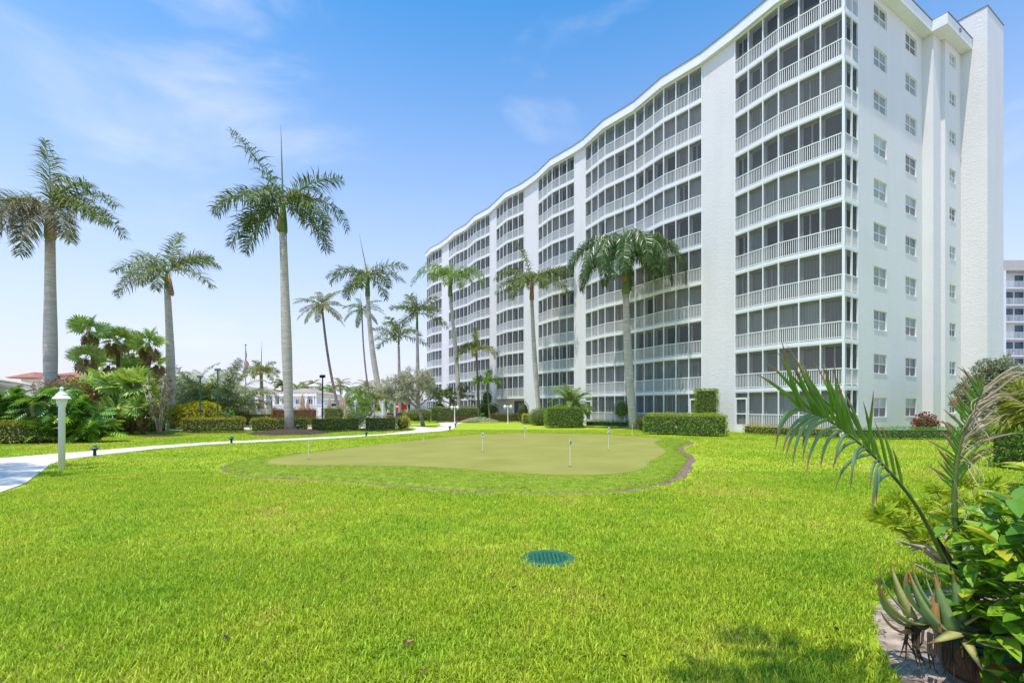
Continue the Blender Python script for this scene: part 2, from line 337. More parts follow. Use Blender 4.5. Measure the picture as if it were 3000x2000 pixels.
# the fringe swells up from the soil with a rounded shoulder, the green lies on top
n = len(G_OUT); rings = [(G_OUT, .0), (offset_loop(G_OUT, -.03), .035), (offset_loop(G_OUT, -.10), .058), (offset_loop(G_OUT, -.25), .066)]
V = [(q.x, q.y, z) for rg, z in rings for q in rg]; F = []
for k in range(3): F += [(k * n + i, (k + 1) * n + i, (k + 1) * n + (i + 1) % n, k * n + (i + 1) % n) for i in range(n)]
top = [Vector((q.x, q.y, 0)) for q in rings[3][0]]
F += [tuple(3 * n + i for i in f) for f in tessellate_polygon([top])]
me = bpy.data.meshes.new('putting_green_fringe'); me.from_pydata(V, [], F); me.materials.append(M_FRINGE); me.update()
import bmesh
bm = bmesh.new(); bm.from_mesh(me); bmesh.ops.recalc_face_normals(bm, faces=bm.faces)
if sum(f.normal.z for f in bm.faces) < 0: bmesh.ops.reverse_faces(bm, faces=bm.faces)
bm.to_mesh(me); bm.free()
tag(link(me, 'putting_green_fringe'), kind='structure')
sheet('putting_green', G_IN, .0705, M_GREEN)
SOILP = smooth_loop([gp(*q) for q in [(2560, 1790), (2590, 1760), (2690, 1735), (2860, 1720), (3050, 1720), (3200, 1850), (3100, 2150), (2850, 2130), (2690, 2060), (2625, 1970), (2590, 1905), (2565, 1850)]], 4)
sheet('soil_patch', SOILP, .004, M_SAND)

# ---- grass: clumps of blades instanced over the near lawn
def clump(seed, nb, rad, h, wd, mat, name):
    r = np.random.default_rng(seed); P = np.zeros((nb, 3)); a = r.uniform(0, 2 * np.pi, nb); q = rad * np.sqrt(r.uniform(0, 1, nb)); P[:, 0] = q * np.cos(a); P[:, 1] = q * np.sin(a)
    th = r.uniform(0, 2 * np.pi, nb); lean = r.uniform(.15, 1.1, nb); H = h * r.uniform(.55, 1.25, nb)
    D = np.stack([np.cos(th) * np.sin(lean), np.sin(th) * np.sin(lean), np.cos(lean)], 1)
    S = np.stack([-np.sin(th), np.cos(th), np.zeros(nb)], 1) * (wd * r.uniform(.7, 1.3, nb))[:, None] / 2
    Mid = P + D * H[:, None] * .55; D2 = D.copy(); D2[:, 2] -= .35; Tp = Mid + unit(D2) * H[:, None] * .5
    V = np.stack([P - S * .8, P + S * .8, Mid + S, Mid - S, Tp], 1).reshape(-1, 3); i = np.arange(nb)[:, None] * 5
    F = np.concatenate([i + [0, 1, 2], i + [0, 2, 3], i + [3, 2, 4]], 1).reshape(-1, 3)
    return bpy.data.objects.new(name, np_mesh(name, V, F, mat))
def scatter(name, pts, coll_objs, smin, smax, seed, label='bright green lawn grass in the foreground and around the putting green'):
    c = bpy.data.collections.new(name + '_source')
    for o in coll_objs: c.objects.link(o)
    me = bpy.data.meshes.new(name); me.vertices.add(len(pts)); me.vertices.foreach_set('co', np.asarray(pts, np.float32).ravel()); me.update()
    ob = link(me, name); tag(ob, label, 'grass', kind='stuff')
    ng = bpy.data.node_groups.new(name + '_nodes', 'GeometryNodeTree')
    ng.interface.new_socket('Geometry', in_out='INPUT', socket_type='NodeSocketGeometry'); ng.interface.new_socket('Geometry', in_out='OUTPUT', socket_type='NodeSocketGeometry')
    gi = ng.nodes.new('NodeGroupInput'); go = ng.nodes.new('NodeGroupOutput')
    ci = ng.nodes.new('GeometryNodeCollectionInfo'); ci.inputs[0].default_value = c; ci.inputs[1].default_value = True; ci.inputs[2].default_value = True
    ip = ng.nodes.new('GeometryNodeInstanceOnPoints'); ip.inputs['Pick Instance'].default_value = True
    rr_ = ng.nodes.new('FunctionNodeRandomValue'); rr_.data_type = 'FLOAT_VECTOR'; rr_.inputs[0].default_value = (0, 0, 0); rr_.inputs[1].default_value = (0, 0, 6.283); rr_.inputs['Seed'].default_value = seed
    rs = ng.nodes.new('FunctionNodeRandomValue'); rs.data_type = 'FLOAT'; rs.inputs[2].default_value = smin; rs.inputs[3].default_value = smax; rs.inputs['Seed'].default_value = seed + 1
    k = ng.links.new
    k(gi.outputs[0], ip.inputs['Points']); k(ci.outputs[0], ip.inputs['Instance']); k(rr_.outputs[0], ip.inputs['Rotation']); k(rs.outputs[1], ip.inputs['Scale']); k(ip.outputs[0], go.inputs[0])
    md = ob.modifiers.new('scatter', 'NODES'); md.node_group = ng
    return ob
def jgrid(x0, x1, y0, y1, s):
    X, Y = np.meshgrid(np.arange(x0, x1, s), np.arange(y0, y1, s)); X = X.ravel() + rng.uniform(-.5, .5, X.size) * s; Y = Y.ravel() + rng.uniform(-.5, .5, X.size) * s
    return X, Y
DRAIN = gp(1605, 1638)
def lawn_pts(x0, x1, y0, y1, s, gap=.0):
    X, Y = jgrid(x0, x1, y0, y1, s)
    k = np.abs(X) < Y * 1.3 + 2.4                     # what this lawn could be seen of, with a margin to either side
    k &= ~inside(offset_loop(PATH, .02 + gap), X, Y) & ~inside(offset_loop(GAP, gap), X, Y) & ~inside(offset_loop(SOILP, .06), X, Y) & ~inside(DECK, X, Y)
    k &= (X - DRAIN.x) ** 2 + (Y - DRAIN.y) ** 2 > (.33 + gap) ** 2
    X, Y = X[k], Y[k]; return np.stack([X, Y, np.zeros(len(X))], 1)
near = [clump(i, 70, .10, .062, .0065, M_BLADE, 'near_clump') for i in range(6)]
mid = [clump(20 + i, 95, .17, .056, .0072, M_BLADE, 'mid_clump') for i in range(5)]
far = [clump(40 + i, 80, .34, .058, .016, M_BLADE, 'far_clump') for i in range(5)]
scatter('grass', lawn_pts(-9, 9, 1.6, 5.6, .085), near, .75, 1.25, 3)
scatter('grass', lawn_pts(-15, 15, 5.6, 12.5, .16, .10), mid, .75, 1.25, 5)
scatter('grass', lawn_pts(-34, 34, 12.5, 36, .36, .20), far, .7, 1.2, 9)
M_FBLADE = leaf_mat('fringe_blade', [(.15, .24, .012), (.24, .34, .022), (.32, .38, .04)], .6, .3)
fr = [clump(60 + i, 50, .13, .034, .008, M_FBLADE, 'fringe_clump') for i in range(4)]
X, Y = jgrid(-9, 9, 8.5, 34, .17); k = inside(offset_loop(G_OUT, -.02), X, Y) & ~inside(offset_loop(G_IN, .03), X, Y)
scatter('fringe_grass', np.stack([X[k], Y[k], np.full(k.sum(), .055)], 1), fr, .7, 1.2, 13, 'short yellow green turf collar around the putting green')
# grass that leans over the near edge of the path
# ================================================================== the apartment building
M_STUC = stucco('white_stucco', (.765, .735, .72), .6)
M_STUC2 = stucco('white_stucco_soft', (.77, .74, .725), .3)
M_WHITE = plain('white_aluminium', (.82, .82, .81), .5, .03, 3)
M_FASCIA = plain('white_fascia', (.80, .80, .79), .7, .05, 1.2, .1, 20)
M_SOFFIT = plain('white_soffit', (.78, .76, .75), .8, .04, 2)
M_METAL = plain('grey_drip_edge', (.20, .21, .23), .5, .1, 4)
M_ROOF = plain('roof_membrane', (.55, .55, .54), .9, .1, 1)
def screen_mat(name, alpha, col):
    m, t, p, out = nodes_of(name); l = t.links.new
    p.inputs['Base Color'].default_value = (*col, 1); p.inputs['Roughness'].default_value = .7; p.inputs['Specular IOR Level'].default_value = .2
    tr = t.nodes.new('ShaderNodeBsdfTransparent'); ms = t.nodes.new('ShaderNodeMixShader')
    g = t.nodes.new('ShaderNodeNewGeometry'); nz_ = N_(t, 'ShaderNodeTexNoise', Scale=.9, Detail=3.0); l(g.outputs['Position'], nz_.inputs['Vector'])
    mr_ = N_(t, 'ShaderNodeMapRange'); l(nz_.outputs[0], mr_.inputs[0]); mr_.inputs[1].default_value = .3; mr_.inputs[2].default_value = .7; mr_.inputs[3].default_value = alpha - .05; mr_.inputs[4].default_value = alpha + .05
    l(mr_.outputs[0], ms.inputs[0]); l(tr.outputs[0], ms.inputs[1]); l(p.outputs[0], ms.inputs[2]); l(ms.outputs[0], out.inputs[0]); return m
M_SCREEN = screen_mat('insect_screen', .40, (.12, .118, .118))
def glass_mat(name, col, rough=.12, stripes=0, col2=None):
    m, t, p, out = nodes_of(name); l = t.links.new
    g = t.nodes.new('ShaderNodeNewGeometry')
    if stripes:
        sx = t.nodes.new('ShaderNodeSeparateXYZ'); l(g.outputs['Position'], sx.inputs[0])
        s = N_(t, 'ShaderNodeMath', operation='SUBTRACT'); l(sx.outputs[0], s.inputs[0]); l(sx.outputs[1], s.inputs[1])
        w_ = N_(t, 'ShaderNodeMath', operation='MULTIPLY'); l(s.outputs[0], w_.inputs[0]); w_.inputs[1].default_value = stripes
        sn = N_(t, 'ShaderNodeMath', operation='SINE'); l(w_.outputs[0], sn.inputs[0])
        r = ramp(t, sn.outputs[0], [(.0, col2 or tuple(c * .84 for c in col)), (.7, col)])
    else:
        nz_ = N_(t, 'ShaderNodeTexNoise', Scale=.8, Detail=2.0); l(g.outputs['Position'], nz_.inputs['Vector'])
        r = ramp(t, nz_.outputs[0], [(.35, tuple(c * .75 for c in col)), (.65, tuple(min(1, c * 1.2) for c in col))])
    l(r.outputs[0], p.inputs['Base Color']); p.inputs['Roughness'].default_value = rough; p.inputs['Specular IOR Level'].default_value = .5; return m
PANES = [glass_mat('dark_glass', (.045, .044, .047), .25), glass_mat('smoked_glass', (.09, .088, .09), .25), glass_mat('curtain_grey', (.36, .345, .33), .5, 38), glass_mat('curtain_pale', (.56, .55, .53), .5, 30),
         glass_mat('shutter_green', (.25, .32, .29), .35), glass_mat('blind_pale', (.42, .45, .43), .4, 60), glass_mat('dark_room', (.026, .024, .025), .3), glass_mat('curtain_taupe', (.31, .285, .275), .5, 24)]
PW = [3, 3, 3.5, 3.2, 2.0, 3.4, 2, 3.5]

NX, NY = -.855, -.518                                # outward normal of the front, in plan
EX, EY = .857, .514                                  # along the end wall, away from the camera
OX, OY = .514, -.857                                 # outward normal of the end wall
K_HEAD = 25.33                                       # window heads of the top floor above the camera
def fp(px, head_row): Y = F_PX * K_HEAD / (HOR - head_row); return Vector(((px - 1500) * Y / F_PX, Y))
cornerA = fp(2471.6, HOR - 1296); 
M_SASH = plain('grey_white_sash', (.50, .50, .50), .5, .05, 3)
BAYS = {                                             # right end, kink, left end (in plan), seen from the lawn
    'A': (cornerA, fp(2281.2, HOR - 1177), fp(2152.6, 120)),
    'B2': (fp(2058.2, 191), fp(1944.6, 258.9), fp(1861.8, 327.7)), 'B1': (fp(1861.8, 327.7), fp(1773.2, 380), fp(1715.3, 432.3)),
    'C': (fp(1684.1, 452.7), fp(1618, 489.7), fp(1577.2, 528)), 'D': (fp(1536.1, 556.7), fp(1485.7, 582), fp(1454.5, 611.5)),
    'E2': (fp(1436, 627.4), fp(1395.4, 649), fp(1371, 673.3)), 'E1': (fp(1371, 673.3), fp(1335.9, 692.5), fp(1315.2, 711)),
    'F': (fp(1295.1, 725.6), fp(1266.1, 740.3), fp(1251, 756.3))}
ORDER = ['A', 'B2', 'B1', 'C', 'D', 'E2', 'E1', 'F']
P0 = Vector((20.44, 28.23))
FLOOR0 = .27
def slab_top(k): return 2.97 + 2.70 * (k - 1)        # slab under floor k (k = 1..9); ground floor is k = 0
def floor_z(k): return FLOOR0 if k == 0 else slab_top(k)
SOF = 27.03; FASC = 27.74
BL = empty('apartment_building', (P0.x, P0.y, 0), 'ten storey white apartment building with wavy screened balcony front', 'building')
BL_LOC = Vector((P0.x, P0.y, 0))
def bpart(mb, name, mats, parent=None, smooth=False):
    """geometry is written in world coordinates; parts hang on the building, sub-parts on a part at the same origin"""
    for i, v in enumerate(mb.v): mb.v[i] = (v[0] - BL_LOC.x, v[1] - BL_LOC.y, v[2])
    return mb.build(name, mats, parent or BL, smooth)
DEPTH = .34
INV = Vector((-NX, -NY))
def walls_between():
    """pilasters: solid stucco strips between the bays"""
    for a, b in (('A', 'B2'), ('B1', 'C'), ('C', 'D'), ('D', 'E2'), ('E1', 'F')):
        r0, l0 = BAYS[a][2], BAYS[b][0]; mb = MB()
        poly = [r0, l0, l0 + INV * 2.6, r0 + INV * 2.6]
        z0s = [0, SOF]
        mb.prism(poly, 0, SOF)
        bpart(mb, 'pilaster', M_STUC)
walls_between()
def panel_points(bay):
    a, k, b = BAYS[bay]
    return [a.lerp(k, i / 3) for i in range(3)] + [k.lerp(b, i / 3) for i in range(4)]
rnd = random.Random(11)
def add_railing(mb, a, b, z, h):
    d = (b - a); ln = d.length; u = d / ln
    mb.bar(a + u * .04, b - u * .04, z + h - .055, z + h, .07)
    mb.bar(a + u * .04, b - u * .04, z + .05, z + .09, .04)
    n = max(4, int(round(ln / .118)))
    for i in range(1, n):
        p = a + d * (i / n); mb.obox((p.x, p.y, z + h / 2 + .01), (u.x * .017, u.y * .017, 0), (-u.y * .012, u.x * .012, 0), (0, 0, h / 2 - .06))
def make_balcony(bay, k):
    pts = panel_points(bay); z0 = floor_z(k); top = (SOF if k == 9 else slab_top(k + 1) - .21)
    sidepts = [P0, cornerA.lerp(P0, .53), cornerA] if bay == 'A' else ([BAYS['F'][2], BAYS['F'][2] + INV * 1.5] if False else None)
    mb = MB()
    out = Vector((NX, NY)) * .05
    front = [q + out for q in pts]
    if bay == 'A': front = [P0 - Vector((EX, EY)) * .01 + Vector((OX, OY)) * .05] + [cornerA + out + Vector((OX, OY)) * .05] + front[1:]
    back = [pts[-1] + INV * 1.9, (P0 - Vector((OX, OY)) * .6 if bay == 'A' else pts[0] + INV * 1.9)]
    th = .21 if k else .27
    mb.prism(front + back, z0 - th, z0)
    if k == 9:                                       # the balcony ceiling under the roof
        mb.prism(front + back, SOF - .02, SOF + .02)
    # posts
    allp = [(q, pts[min(i + 1, 6)] - pts[max(i - 1, 0)], .064) for i, q in enumerate(pts)]
    for i, (q, d, wd) in enumerate(allp):
        u = d.normalized(); wd = .13 if (bay == 'A' and i == 0) else (.07 if i in (0, 6) else wd)
        if i == 0 and bay != 'A': q = q + u * .035
        if i == 6: q = q - u * .035
        mb.obox((q.x, q.y, (z0 + top) / 2), (u.x * wd / 2, u.y * wd / 2, 0), (-u.y * .05, u.x * .05, 0), (0, 0, (top - z0) / 2 + .005))
    u = (P0 - cornerA).normalized()
    if bay == 'A':
        for q in (cornerA.lerp(P0, .53), P0 - u * .05):
            mb.obox((q.x, q.y, (z0 + top) / 2), (u.x * .045, u.y * .045, 0), (-u.y * .045, u.x * .045, 0), (0, 0, (top - z0) / 2 + .005))
    # head rail
    segs = [(pts[i], pts[i + 1]) for i in range(6)] + ([(P0 - u * .05, cornerA.lerp(P0, .53)), (cornerA.lerp(P0, .53), cornerA)] if bay == 'A' else [])
    for a, b in segs: mb.bar(a, b, top - .07, top, .07)
    nm = 'balcony' if k else 'screened_porch'
    B = bpart(mb, nm, M_WHITE)
    # railing
    rl = MB(); h = 1.0
    doorp = {'A': 5, 'B2': 0, 'B1': 5, 'C': 0}.get(bay) if k == 0 else None
    for i, (a, b) in enumerate(segs):
        if i == doorp: continue
        add_railing(rl, a, b, z0, h)
    bpart(rl, 'railing', M_WHITE, B)
    if doorp is not None:                            # screen door with its frame
        a, b = segs[doorp]; d = MB(); a2, b2 = a.lerp(b, .12), a.lerp(b, .90)
        for f in (0, 1): q = a2.lerp(b2, f); uu = (b - a).normalized(); d.obox((q.x, q.y, z0 + 1.05), (uu.x * .05, uu.y * .05, 0), (-uu.y * .035, uu.x * .035, 0), (0, 0, 1.05))
        for zz, hh in ((z0 + .14, .14), (z0 + 1.0, .04), (z0 + 2.04, .06)): d.bar(a2, b2, zz - hh, zz + hh, .05)
        d.obox((a2.lerp(b2, .06).x, a2.lerp(b2, .06).y, z0 + 1.05), (.02, 0, 0), (0, .06, 0), (0, 0, .05))
        bpart(d, 'screen_door', M_WHITE, B)
    # screens, behind the posts
    single = bay in ('A', 'B2', 'B1', 'C')
    sm = MB()
    for i, (a, b) in enumerate(segs):
        inn = INV * .045 if i < 6 else Vector((-OX, -OY)) * .045
        q = [(a.x + inn.x, a.y + inn.y), (b.x + inn.x, b.y + inn.y)]
        s1 = MB() if single else sm
        s1.face([(*q[0], z0 + .01), (*q[1], z0 + .01), (*q[1], top - .01), (*q[0], top - .01)])
        if single: bpart(s1, 'screen', M_SCREEN, B)
    if not single: bpart(sm, 'screen', M_SCREEN, B)
    # glazing set close behind the screens: sliding sashes with curtains, blinds or dark rooms behind the glass
    dm = MB(); kind = rnd.choices(range(8), PW)[0]; mats = [M_SASH] + PANES; mix = rnd.random(); inn_o = Vector((-OX, -OY))
    def glaze(a, b, inw, mi, split):
        a, b = a + inw * DEPTH, b + inw * DEPTH; uu = (b - a).normalized(); fr_ = .055
        dm.bar(a, b, z0, z0 + .12, .06); dm.bar(a, b, top - .20, top, .06)
        for q in (a + uu * fr_, b - uu * fr_) + ((a.lerp(b, split),) if split else ()): dm.obox((q.x, q.y, (z0 + top) / 2), (uu.x * .045, uu.y * .045, 0), (-uu.y * .035, uu.x * .035, 0), (0, 0, (top - z0) / 2 - .01))
        o2 = inw * .02; dm.face([(a.x + o2.x, a.y + o2.y, z0 + .05), (b.x + o2.x, b.y + o2.y, z0 + .05), (b.x + o2.x, b.y + o2.y, top - .1), (a.x + o2.x, a.y + o2.y, top - .1)], 1 + mi)
    for i in range(6):
        mi = kind if rnd.random() < (.93 if mix < .65 else .6) else rnd.choices(range(8), PW)[0]
        glaze(pts[i], pts[i + 1], INV, mi, rnd.choice([0, 0, .35, .6, .5]) if rnd.random() < .6 else 0)
    if bay == 'A': glaze(P0, cornerA + INV * DEPTH, inn_o, 0, .5)
    if bay == 'F': glaze(pts[6] + INV * .0, pts[6] + INV * 1.6, Vector((0, 0)), 0, .5)
    bpart(dm, 'sliding_door', mats, B)
    return B
for bay in ORDER:
    for k in range(10):
        if bay == 'D' and k == 0: continue
        make_balcony(bay, k)
# entrance recess under bay D
mb = MB(); a, kk, b = BAYS['D']; a2, b2 = a + INV * .75, b + INV * .75
zt = slab_top(1) - .21
mb.bar(a2, b2, 0, zt, .12)
mb.prism([a, b, b + INV * 1.4, a + INV * 1.4], 0, .15)
E = bpart(mb, 'entrance_wall', M_STUC2)
dr = MB(); e0, e1 = a2.lerp(b2, .18), a2.lerp(b2, .50); off = Vector((NX, NY)) * .08
for f0, f1 in ((0, .48), (.52, 1)):
    p_, q_ = e0.lerp(e1, f0) + off, e0.lerp(e1, f1) + off; dr.bar(p_, q_, .15, 2.5, .05)
bpart(dr, 'entrance_door', plain('entrance_door_paint', (.07, .055, .085), .35, .1), E)
dr = MB(); p_, q_ = a2.lerp(b2, .03) + off, a2.lerp(b2, .13) + off; dr.bar(p_, q_, 0, zt, .2); p_, q_ = a2.lerp(b2, .55) + off, a2.lerp(b2, .57) + off; dr.bar(p_, q_, 0, zt, .05)
bpart(dr, 'entrance_column', M_STUC2, E)
# end wall with window openings
def end_p(px, q=0.0):                                # distance along the end wall where photo column px meets the plane at offset q
    r = (px - 1500) / F_PX; bx, by = P0.x + OX * q, P0.y + OY * q
    return (r * by - bx) / (EX - r * EY)
def ept(p, q): return Vector((P0.x + EX * p + OX * q, P0.y + EY * p + OY * q))
q1, q2, q3 = .60, .82, 2.22
pW1 = end_p(2702); pPier = end_p(2757, q1); pW3 = end_p(2815, q2); pT = end_p(2940, q3)
def wall_holes(mb, p0, p1, q, z0, z1, holes, rev=.14):
    """a wall in the end-wall plane at offset q, cut by holes (pa, pb, za, zb) that get real reveals"""
    ps = sorted({p0, p1, *[h[0] for h in holes], *[h[1] for h in holes]}); zs = sorted({z0, z1, *[h[2] for h in holes], *[h[3] for h in holes]})
    def P(p, z, d=0): v = ept(p, q - d); return (v.x, v.y, z)
    for i in range(len(ps) - 1):
        run = None
        for j in range(len(zs) - 1):
            cp, cz = (ps[i] + ps[i + 1]) / 2, (zs[j] + zs[j + 1]) / 2
            if any(h[0] < cp < h[1] and h[2] < cz < h[3] for h in holes): continue
            mb.face([P(ps[i], zs[j]), P(ps[i + 1], zs[j]), P(ps[i + 1], zs[j + 1]), P(ps[i], zs[j + 1])])
    for a, b, c, d in holes:
        for (u0, w0), (u1, w1) in (((a, c), (b, c)), ((b, c), (b, d)), ((b, d), (a, d)), ((a, d), (a, c))):
            mb.face([P(u0, w0), P(u0, w0, rev), P(u1, w1, rev), P(u1, w1)])
c1 = (end_p(2560), end_p(2598)); c2 = (end_p(2653), end_p(2685)); c3 = (end_p(2782, q2), end_p(2800, q2))
W1H, W3H = [], []
for k in range(10):
    zb = 1.10 + 2.695 * k
    W1H += [(*c1, zb, zb + 1.20), (*c2, zb, zb + 1.20)]; W3H += [(*c3, zb + .2, zb + 1.12)]
mb = MB(); wall_holes(mb, 0, pW1, 0, 0, SOF, W1H); wall_holes(mb, pPier, pW3, q2, 0, SOF, W3H)
def vq(mb, a, b, z0, z1): mb.face([(a.x, a.y, z0), (b.x, b.y, z0), (b.x, b.y, z1), (a.x, a.y, z1)])
vq(mb, ept(pW1, 0), ept(pW1, q1), 0, SOF); vq(mb, ept(pW1, q1), ept(pPier, q1), 0, SOF); vq(mb, ept(pPier, q1), ept(pPier, q2), 0, SOF)
EW = bpart(mb, 'end_wall', M_STUC2)
mb = MB(); mb.prism([ept(pW3, -1), ept(pW3, q3), ept(pT, q3), ept(pT, -1)], 0, 29.55); mb.prism([ept(pW3 - .04, -1), ept(pW3 - .04, q3 + .04), ept(pT + .04, q3 + .04), ept(pT + .04, -1)], 29.555, 29.61, 1)
bpart(mb, 'stair_tower', [M_STUC, M_METAL])
M_WPANE = [glass_mat('window_blind_white', (.40, .43, .41), .3), glass_mat('window_dark', (.045, .043, .046), .15), glass_mat('window_shade', (.27, .29, .275), .3), glass_mat('window_grey', (.12, .12, .125), .2)]
def add_window(pa, pb, z0, z1, q, lower_dark):
    mb = MB(); d = .10; w, h = pb - pa, z1 - z0
    def bxp(u0, u1, w0, w1, t0, t1): c = (ept((u0 + u1) / 2, q - (t0 + t1) / 2)); mb.obox((c.x, c.y, (w0 + w1) / 2), (EX * (u1 - u0) / 2, EY * (u1 - u0) / 2, 0), (OX * (t1 - t0) / 2, OY * (t1 - t0) / 2, 0), (0, 0, (w1 - w0) / 2))
    fw = .035
    bxp(pa, pb, z0, z0 + fw, d - .04, d + .03); bxp(pa, pb, z1 - fw, z1, d - .04, d + .03); bxp(pa, pa + fw, z0 + fw, z1 - fw, d - .04, d + .03); bxp(pb - fw, pb, z0 + fw, z1 - fw, d - .04, d + .03)
    bxp(pa + fw, pb - fw, (z0 + z1) / 2 - .025, (z0 + z1) / 2 + .025, d - .03, d + .025)
    mid = (pa + pb) / 2
    if w > .7: bxp(mid - .03, mid + .03, z0 + fw, (z0 + z1) / 2 - .025, d - .03, d + .025); bxp(mid - .03, mid + .03, (z0 + z1) / 2 + .025, z1 - fw, d - .03, d + .025)
    bxp(pa - .02, pb + .02, z0 - .045, z0, -.025, .05)
    Wn = bpart(mb, 'window', M_WHITE)
    up = rnd.choice([0, 0, 2, 2, 3]); lo = 1 if lower_dark else rnd.choice([0, 2, 2, 3, up])
    cols = [(pa + fw, mid - .03), (mid + .03, pb - fw)] if w > .7 else [(pa + fw, pb - fw)]
    for u0, u1 in cols:
        for (w0, w1, mi) in ((z0 + fw, (z0 + z1) / 2 - .025, lo), ((z0 + z1) / 2 + .025, z1 - fw, up)):
            g_ = MB(); a, b = ept(u0, q - d), ept(u1, q - d)
            g_.face([(a.x, a.y, w0), (b.x, b.y, w0), (b.x, b.y, w1), (a.x, a.y, w1)])
            bpart(g_, 'pane', M_WPANE[mi], Wn)
for k in range(10):
    ld = k < 2
    add_window(*W1H[2 * k], 0, ld); add_window(*W1H[2 * k + 1], 0, ld); add_window(*W3H[k], q2, ld or k == 2)
# roof: slab with a fascia that follows the wave, soffit below, metal drip edge above
def roof_line(of, oe):
    o = []
    for bay in ORDER[::-1]:
        for q in BAYS[bay][::-1]:
            v = q + Vector((NX, NY)) * of
            if not o or (o[-1] - v).length > .05: o.append(v)
    o[-1] = cornerA + Vector((NX, NY)) * of + Vector((OX, OY)) * oe
    o += [ept(pW1 - .3, oe), ept(pW1 - .3, oe + q2), ept(pW3 - .03, oe + q2)]
    return o
BACK = [ept(pW3 - .03, -13), ept(pW3 - .03, -13) + (BAYS['F'][2] - cornerA) * .98]
endF = BAYS['F'][2]
poly = [endF + INV * 15 + Vector((NX, NY)) * 0] + roof_line(.30, .62) + [ept(pW3 - .03, -14)]
def tri_prism(poly, z0, z1, mats, name, parent=None, sm=None):
    pts3 = [Vector((q.x, q.y, 0)) for q in poly]; n = len(poly); mb = MB()
    T = tessellate_polygon([pts3])
    for f in T:
        a, b, c = (pts3[i] for i in f)
        if (b - a).cross(c - a).z < 0: a, b, c = a, c, b
        mb.face([(a.x, a.y, z1), (b.x, b.y, z1), (c.x, c.y, z1)], 0); mb.face([(c.x, c.y, z0), (b.x, b.y, z0), (a.x, a.y, z0)], 1)
    for i in range(n):
        a, b = poly[i], poly[(i + 1) % n]; mb.face([(a.x, a.y, z0), (b.x, b.y, z0), (b.x, b.y, z1), (a.x, a.y, z1)], 2)
    return bpart(mb, name, mats, parent)
RF = tri_prism(poly, SOF + .005, FASC, [M_ROOF, M_SOFFIT, M_FASCIA], 'roof')
poly2 = [endF + INV * 15] + roof_line(.345, .665) + [ept(pW3 - .03, -14)]
tri_prism(poly2, FASC + .004, FASC + .05, [M_METAL, M_METAL, M_METAL], 'drip_edge', RF)
mb = MB(); v = ept(pPier + .5, .62 + q2 + .03); mb.obox((v.x, v.y, 27.4), (EX * .07, EY * .07, 0), (OX * .05, OY * .05, 0), (0, 0, .12)); bpart(mb, 'roof_drain', M_METAL, RF)
# body behind, so that no light leaks through
mb = MB(); bodyf = [endF + INV * 15] + [q + INV * 1.95 for bay in ORDER[::-1] for q in BAYS[bay][::-1]]
bodyf += [P0 + INV * .3 - Vector((OX, OY)) * .7, ept(pW1 - .01, -.3), ept(pPier, -.3), ept(pW3 - .03, -.3), ept(pW3 - .03, -14)]
tri_prism(bodyf, 0, SOF, [M_ROOF, M_ROOF, plain('inner_wall', (.55, .55, .54), .9)], 'inner_wall')
mb = MB(); vq(mb, endF, endF + INV * 15, 0, SOF); bpart(mb, 'far_wall', M_STUC)
# ================================================================== plants
ROYAL = leaf_mat('royal_leaflet', [(.060, .115, .018), (.105, .170, .026), (.175, .225, .050), (.29, .30, .11)], .5, .25, spec=.25)
ROYALD = leaf_mat('royal_leaflet_dark', [(.045, .095, .016), (.075, .140, .022), (.13, .19, .038), (.22, .25, .075)], .5, .25, spec=.25)
GLOSSD = leaf_mat('glossy_dark_leaflet', [(.032, .080, .014), (.055, .120, .020), (.095, .165, .032), (.20, .25, .09)], .34, .2, spec=.5)  # palest tone paints highlights onto some of the leaflets
OLDLEAF = leaf_mat('dry_leaflet', [(.20, .165, .10), (.13, .12, .06), (.07, .085, .035), (.30, .26, .19)], .6, .2)
YOUNG = leaf_mat('young_leaflet', [(.35, .33, .06), (.45, .38, .10), (.26, .30, .05)], .45, .3)
COCO = leaf_mat('coconut_leaflet', [(0.124, 0.171, 0.037), (0.217, 0.248, 0.059), (0.341, 0.326, 0.103), (0.093, 0.139, 0.029)], .4, .25)
FOX = leaf_mat('foxtail_leaflet', [(0.155, 0.217, 0.044), (0.264, 0.295, 0.081), (0.372, 0.357, 0.133), (0.124, 0.186, 0.037)], .45, .25)
BRIGHTP = leaf_mat('bright_palm_leaflet', [(0.139, 0.264, 0.044), (0.232, 0.341, 0.059), (0.093, 0.186, 0.037)], .4, .28)
FAN = leaf_mat('fan_segment', [(0.204, 0.358, 0.090), (0.341, 0.510, 0.114), (0.545, 0.620, 0.177)], .42, .25)
FANOLD = leaf_mat('fan_segment_old', [(.30, .20, .07), (.22, .17, .07), (.34, .27, .12)], .6, .25)
M_RACH = plain('rachis', (.20, .24, .07), .5, .2, 6)
M_RACHB = plain('rachis_brown', (.24, .17, .08), .6, .2, 6)
M_SHAFT = plain('crownshaft_green', (.13, .20, .04), .4, .3, 2.5)
M_SHEATH = plain('sheath_brown', (.34, .19, .085), .6, .35, 5, .3, 20)
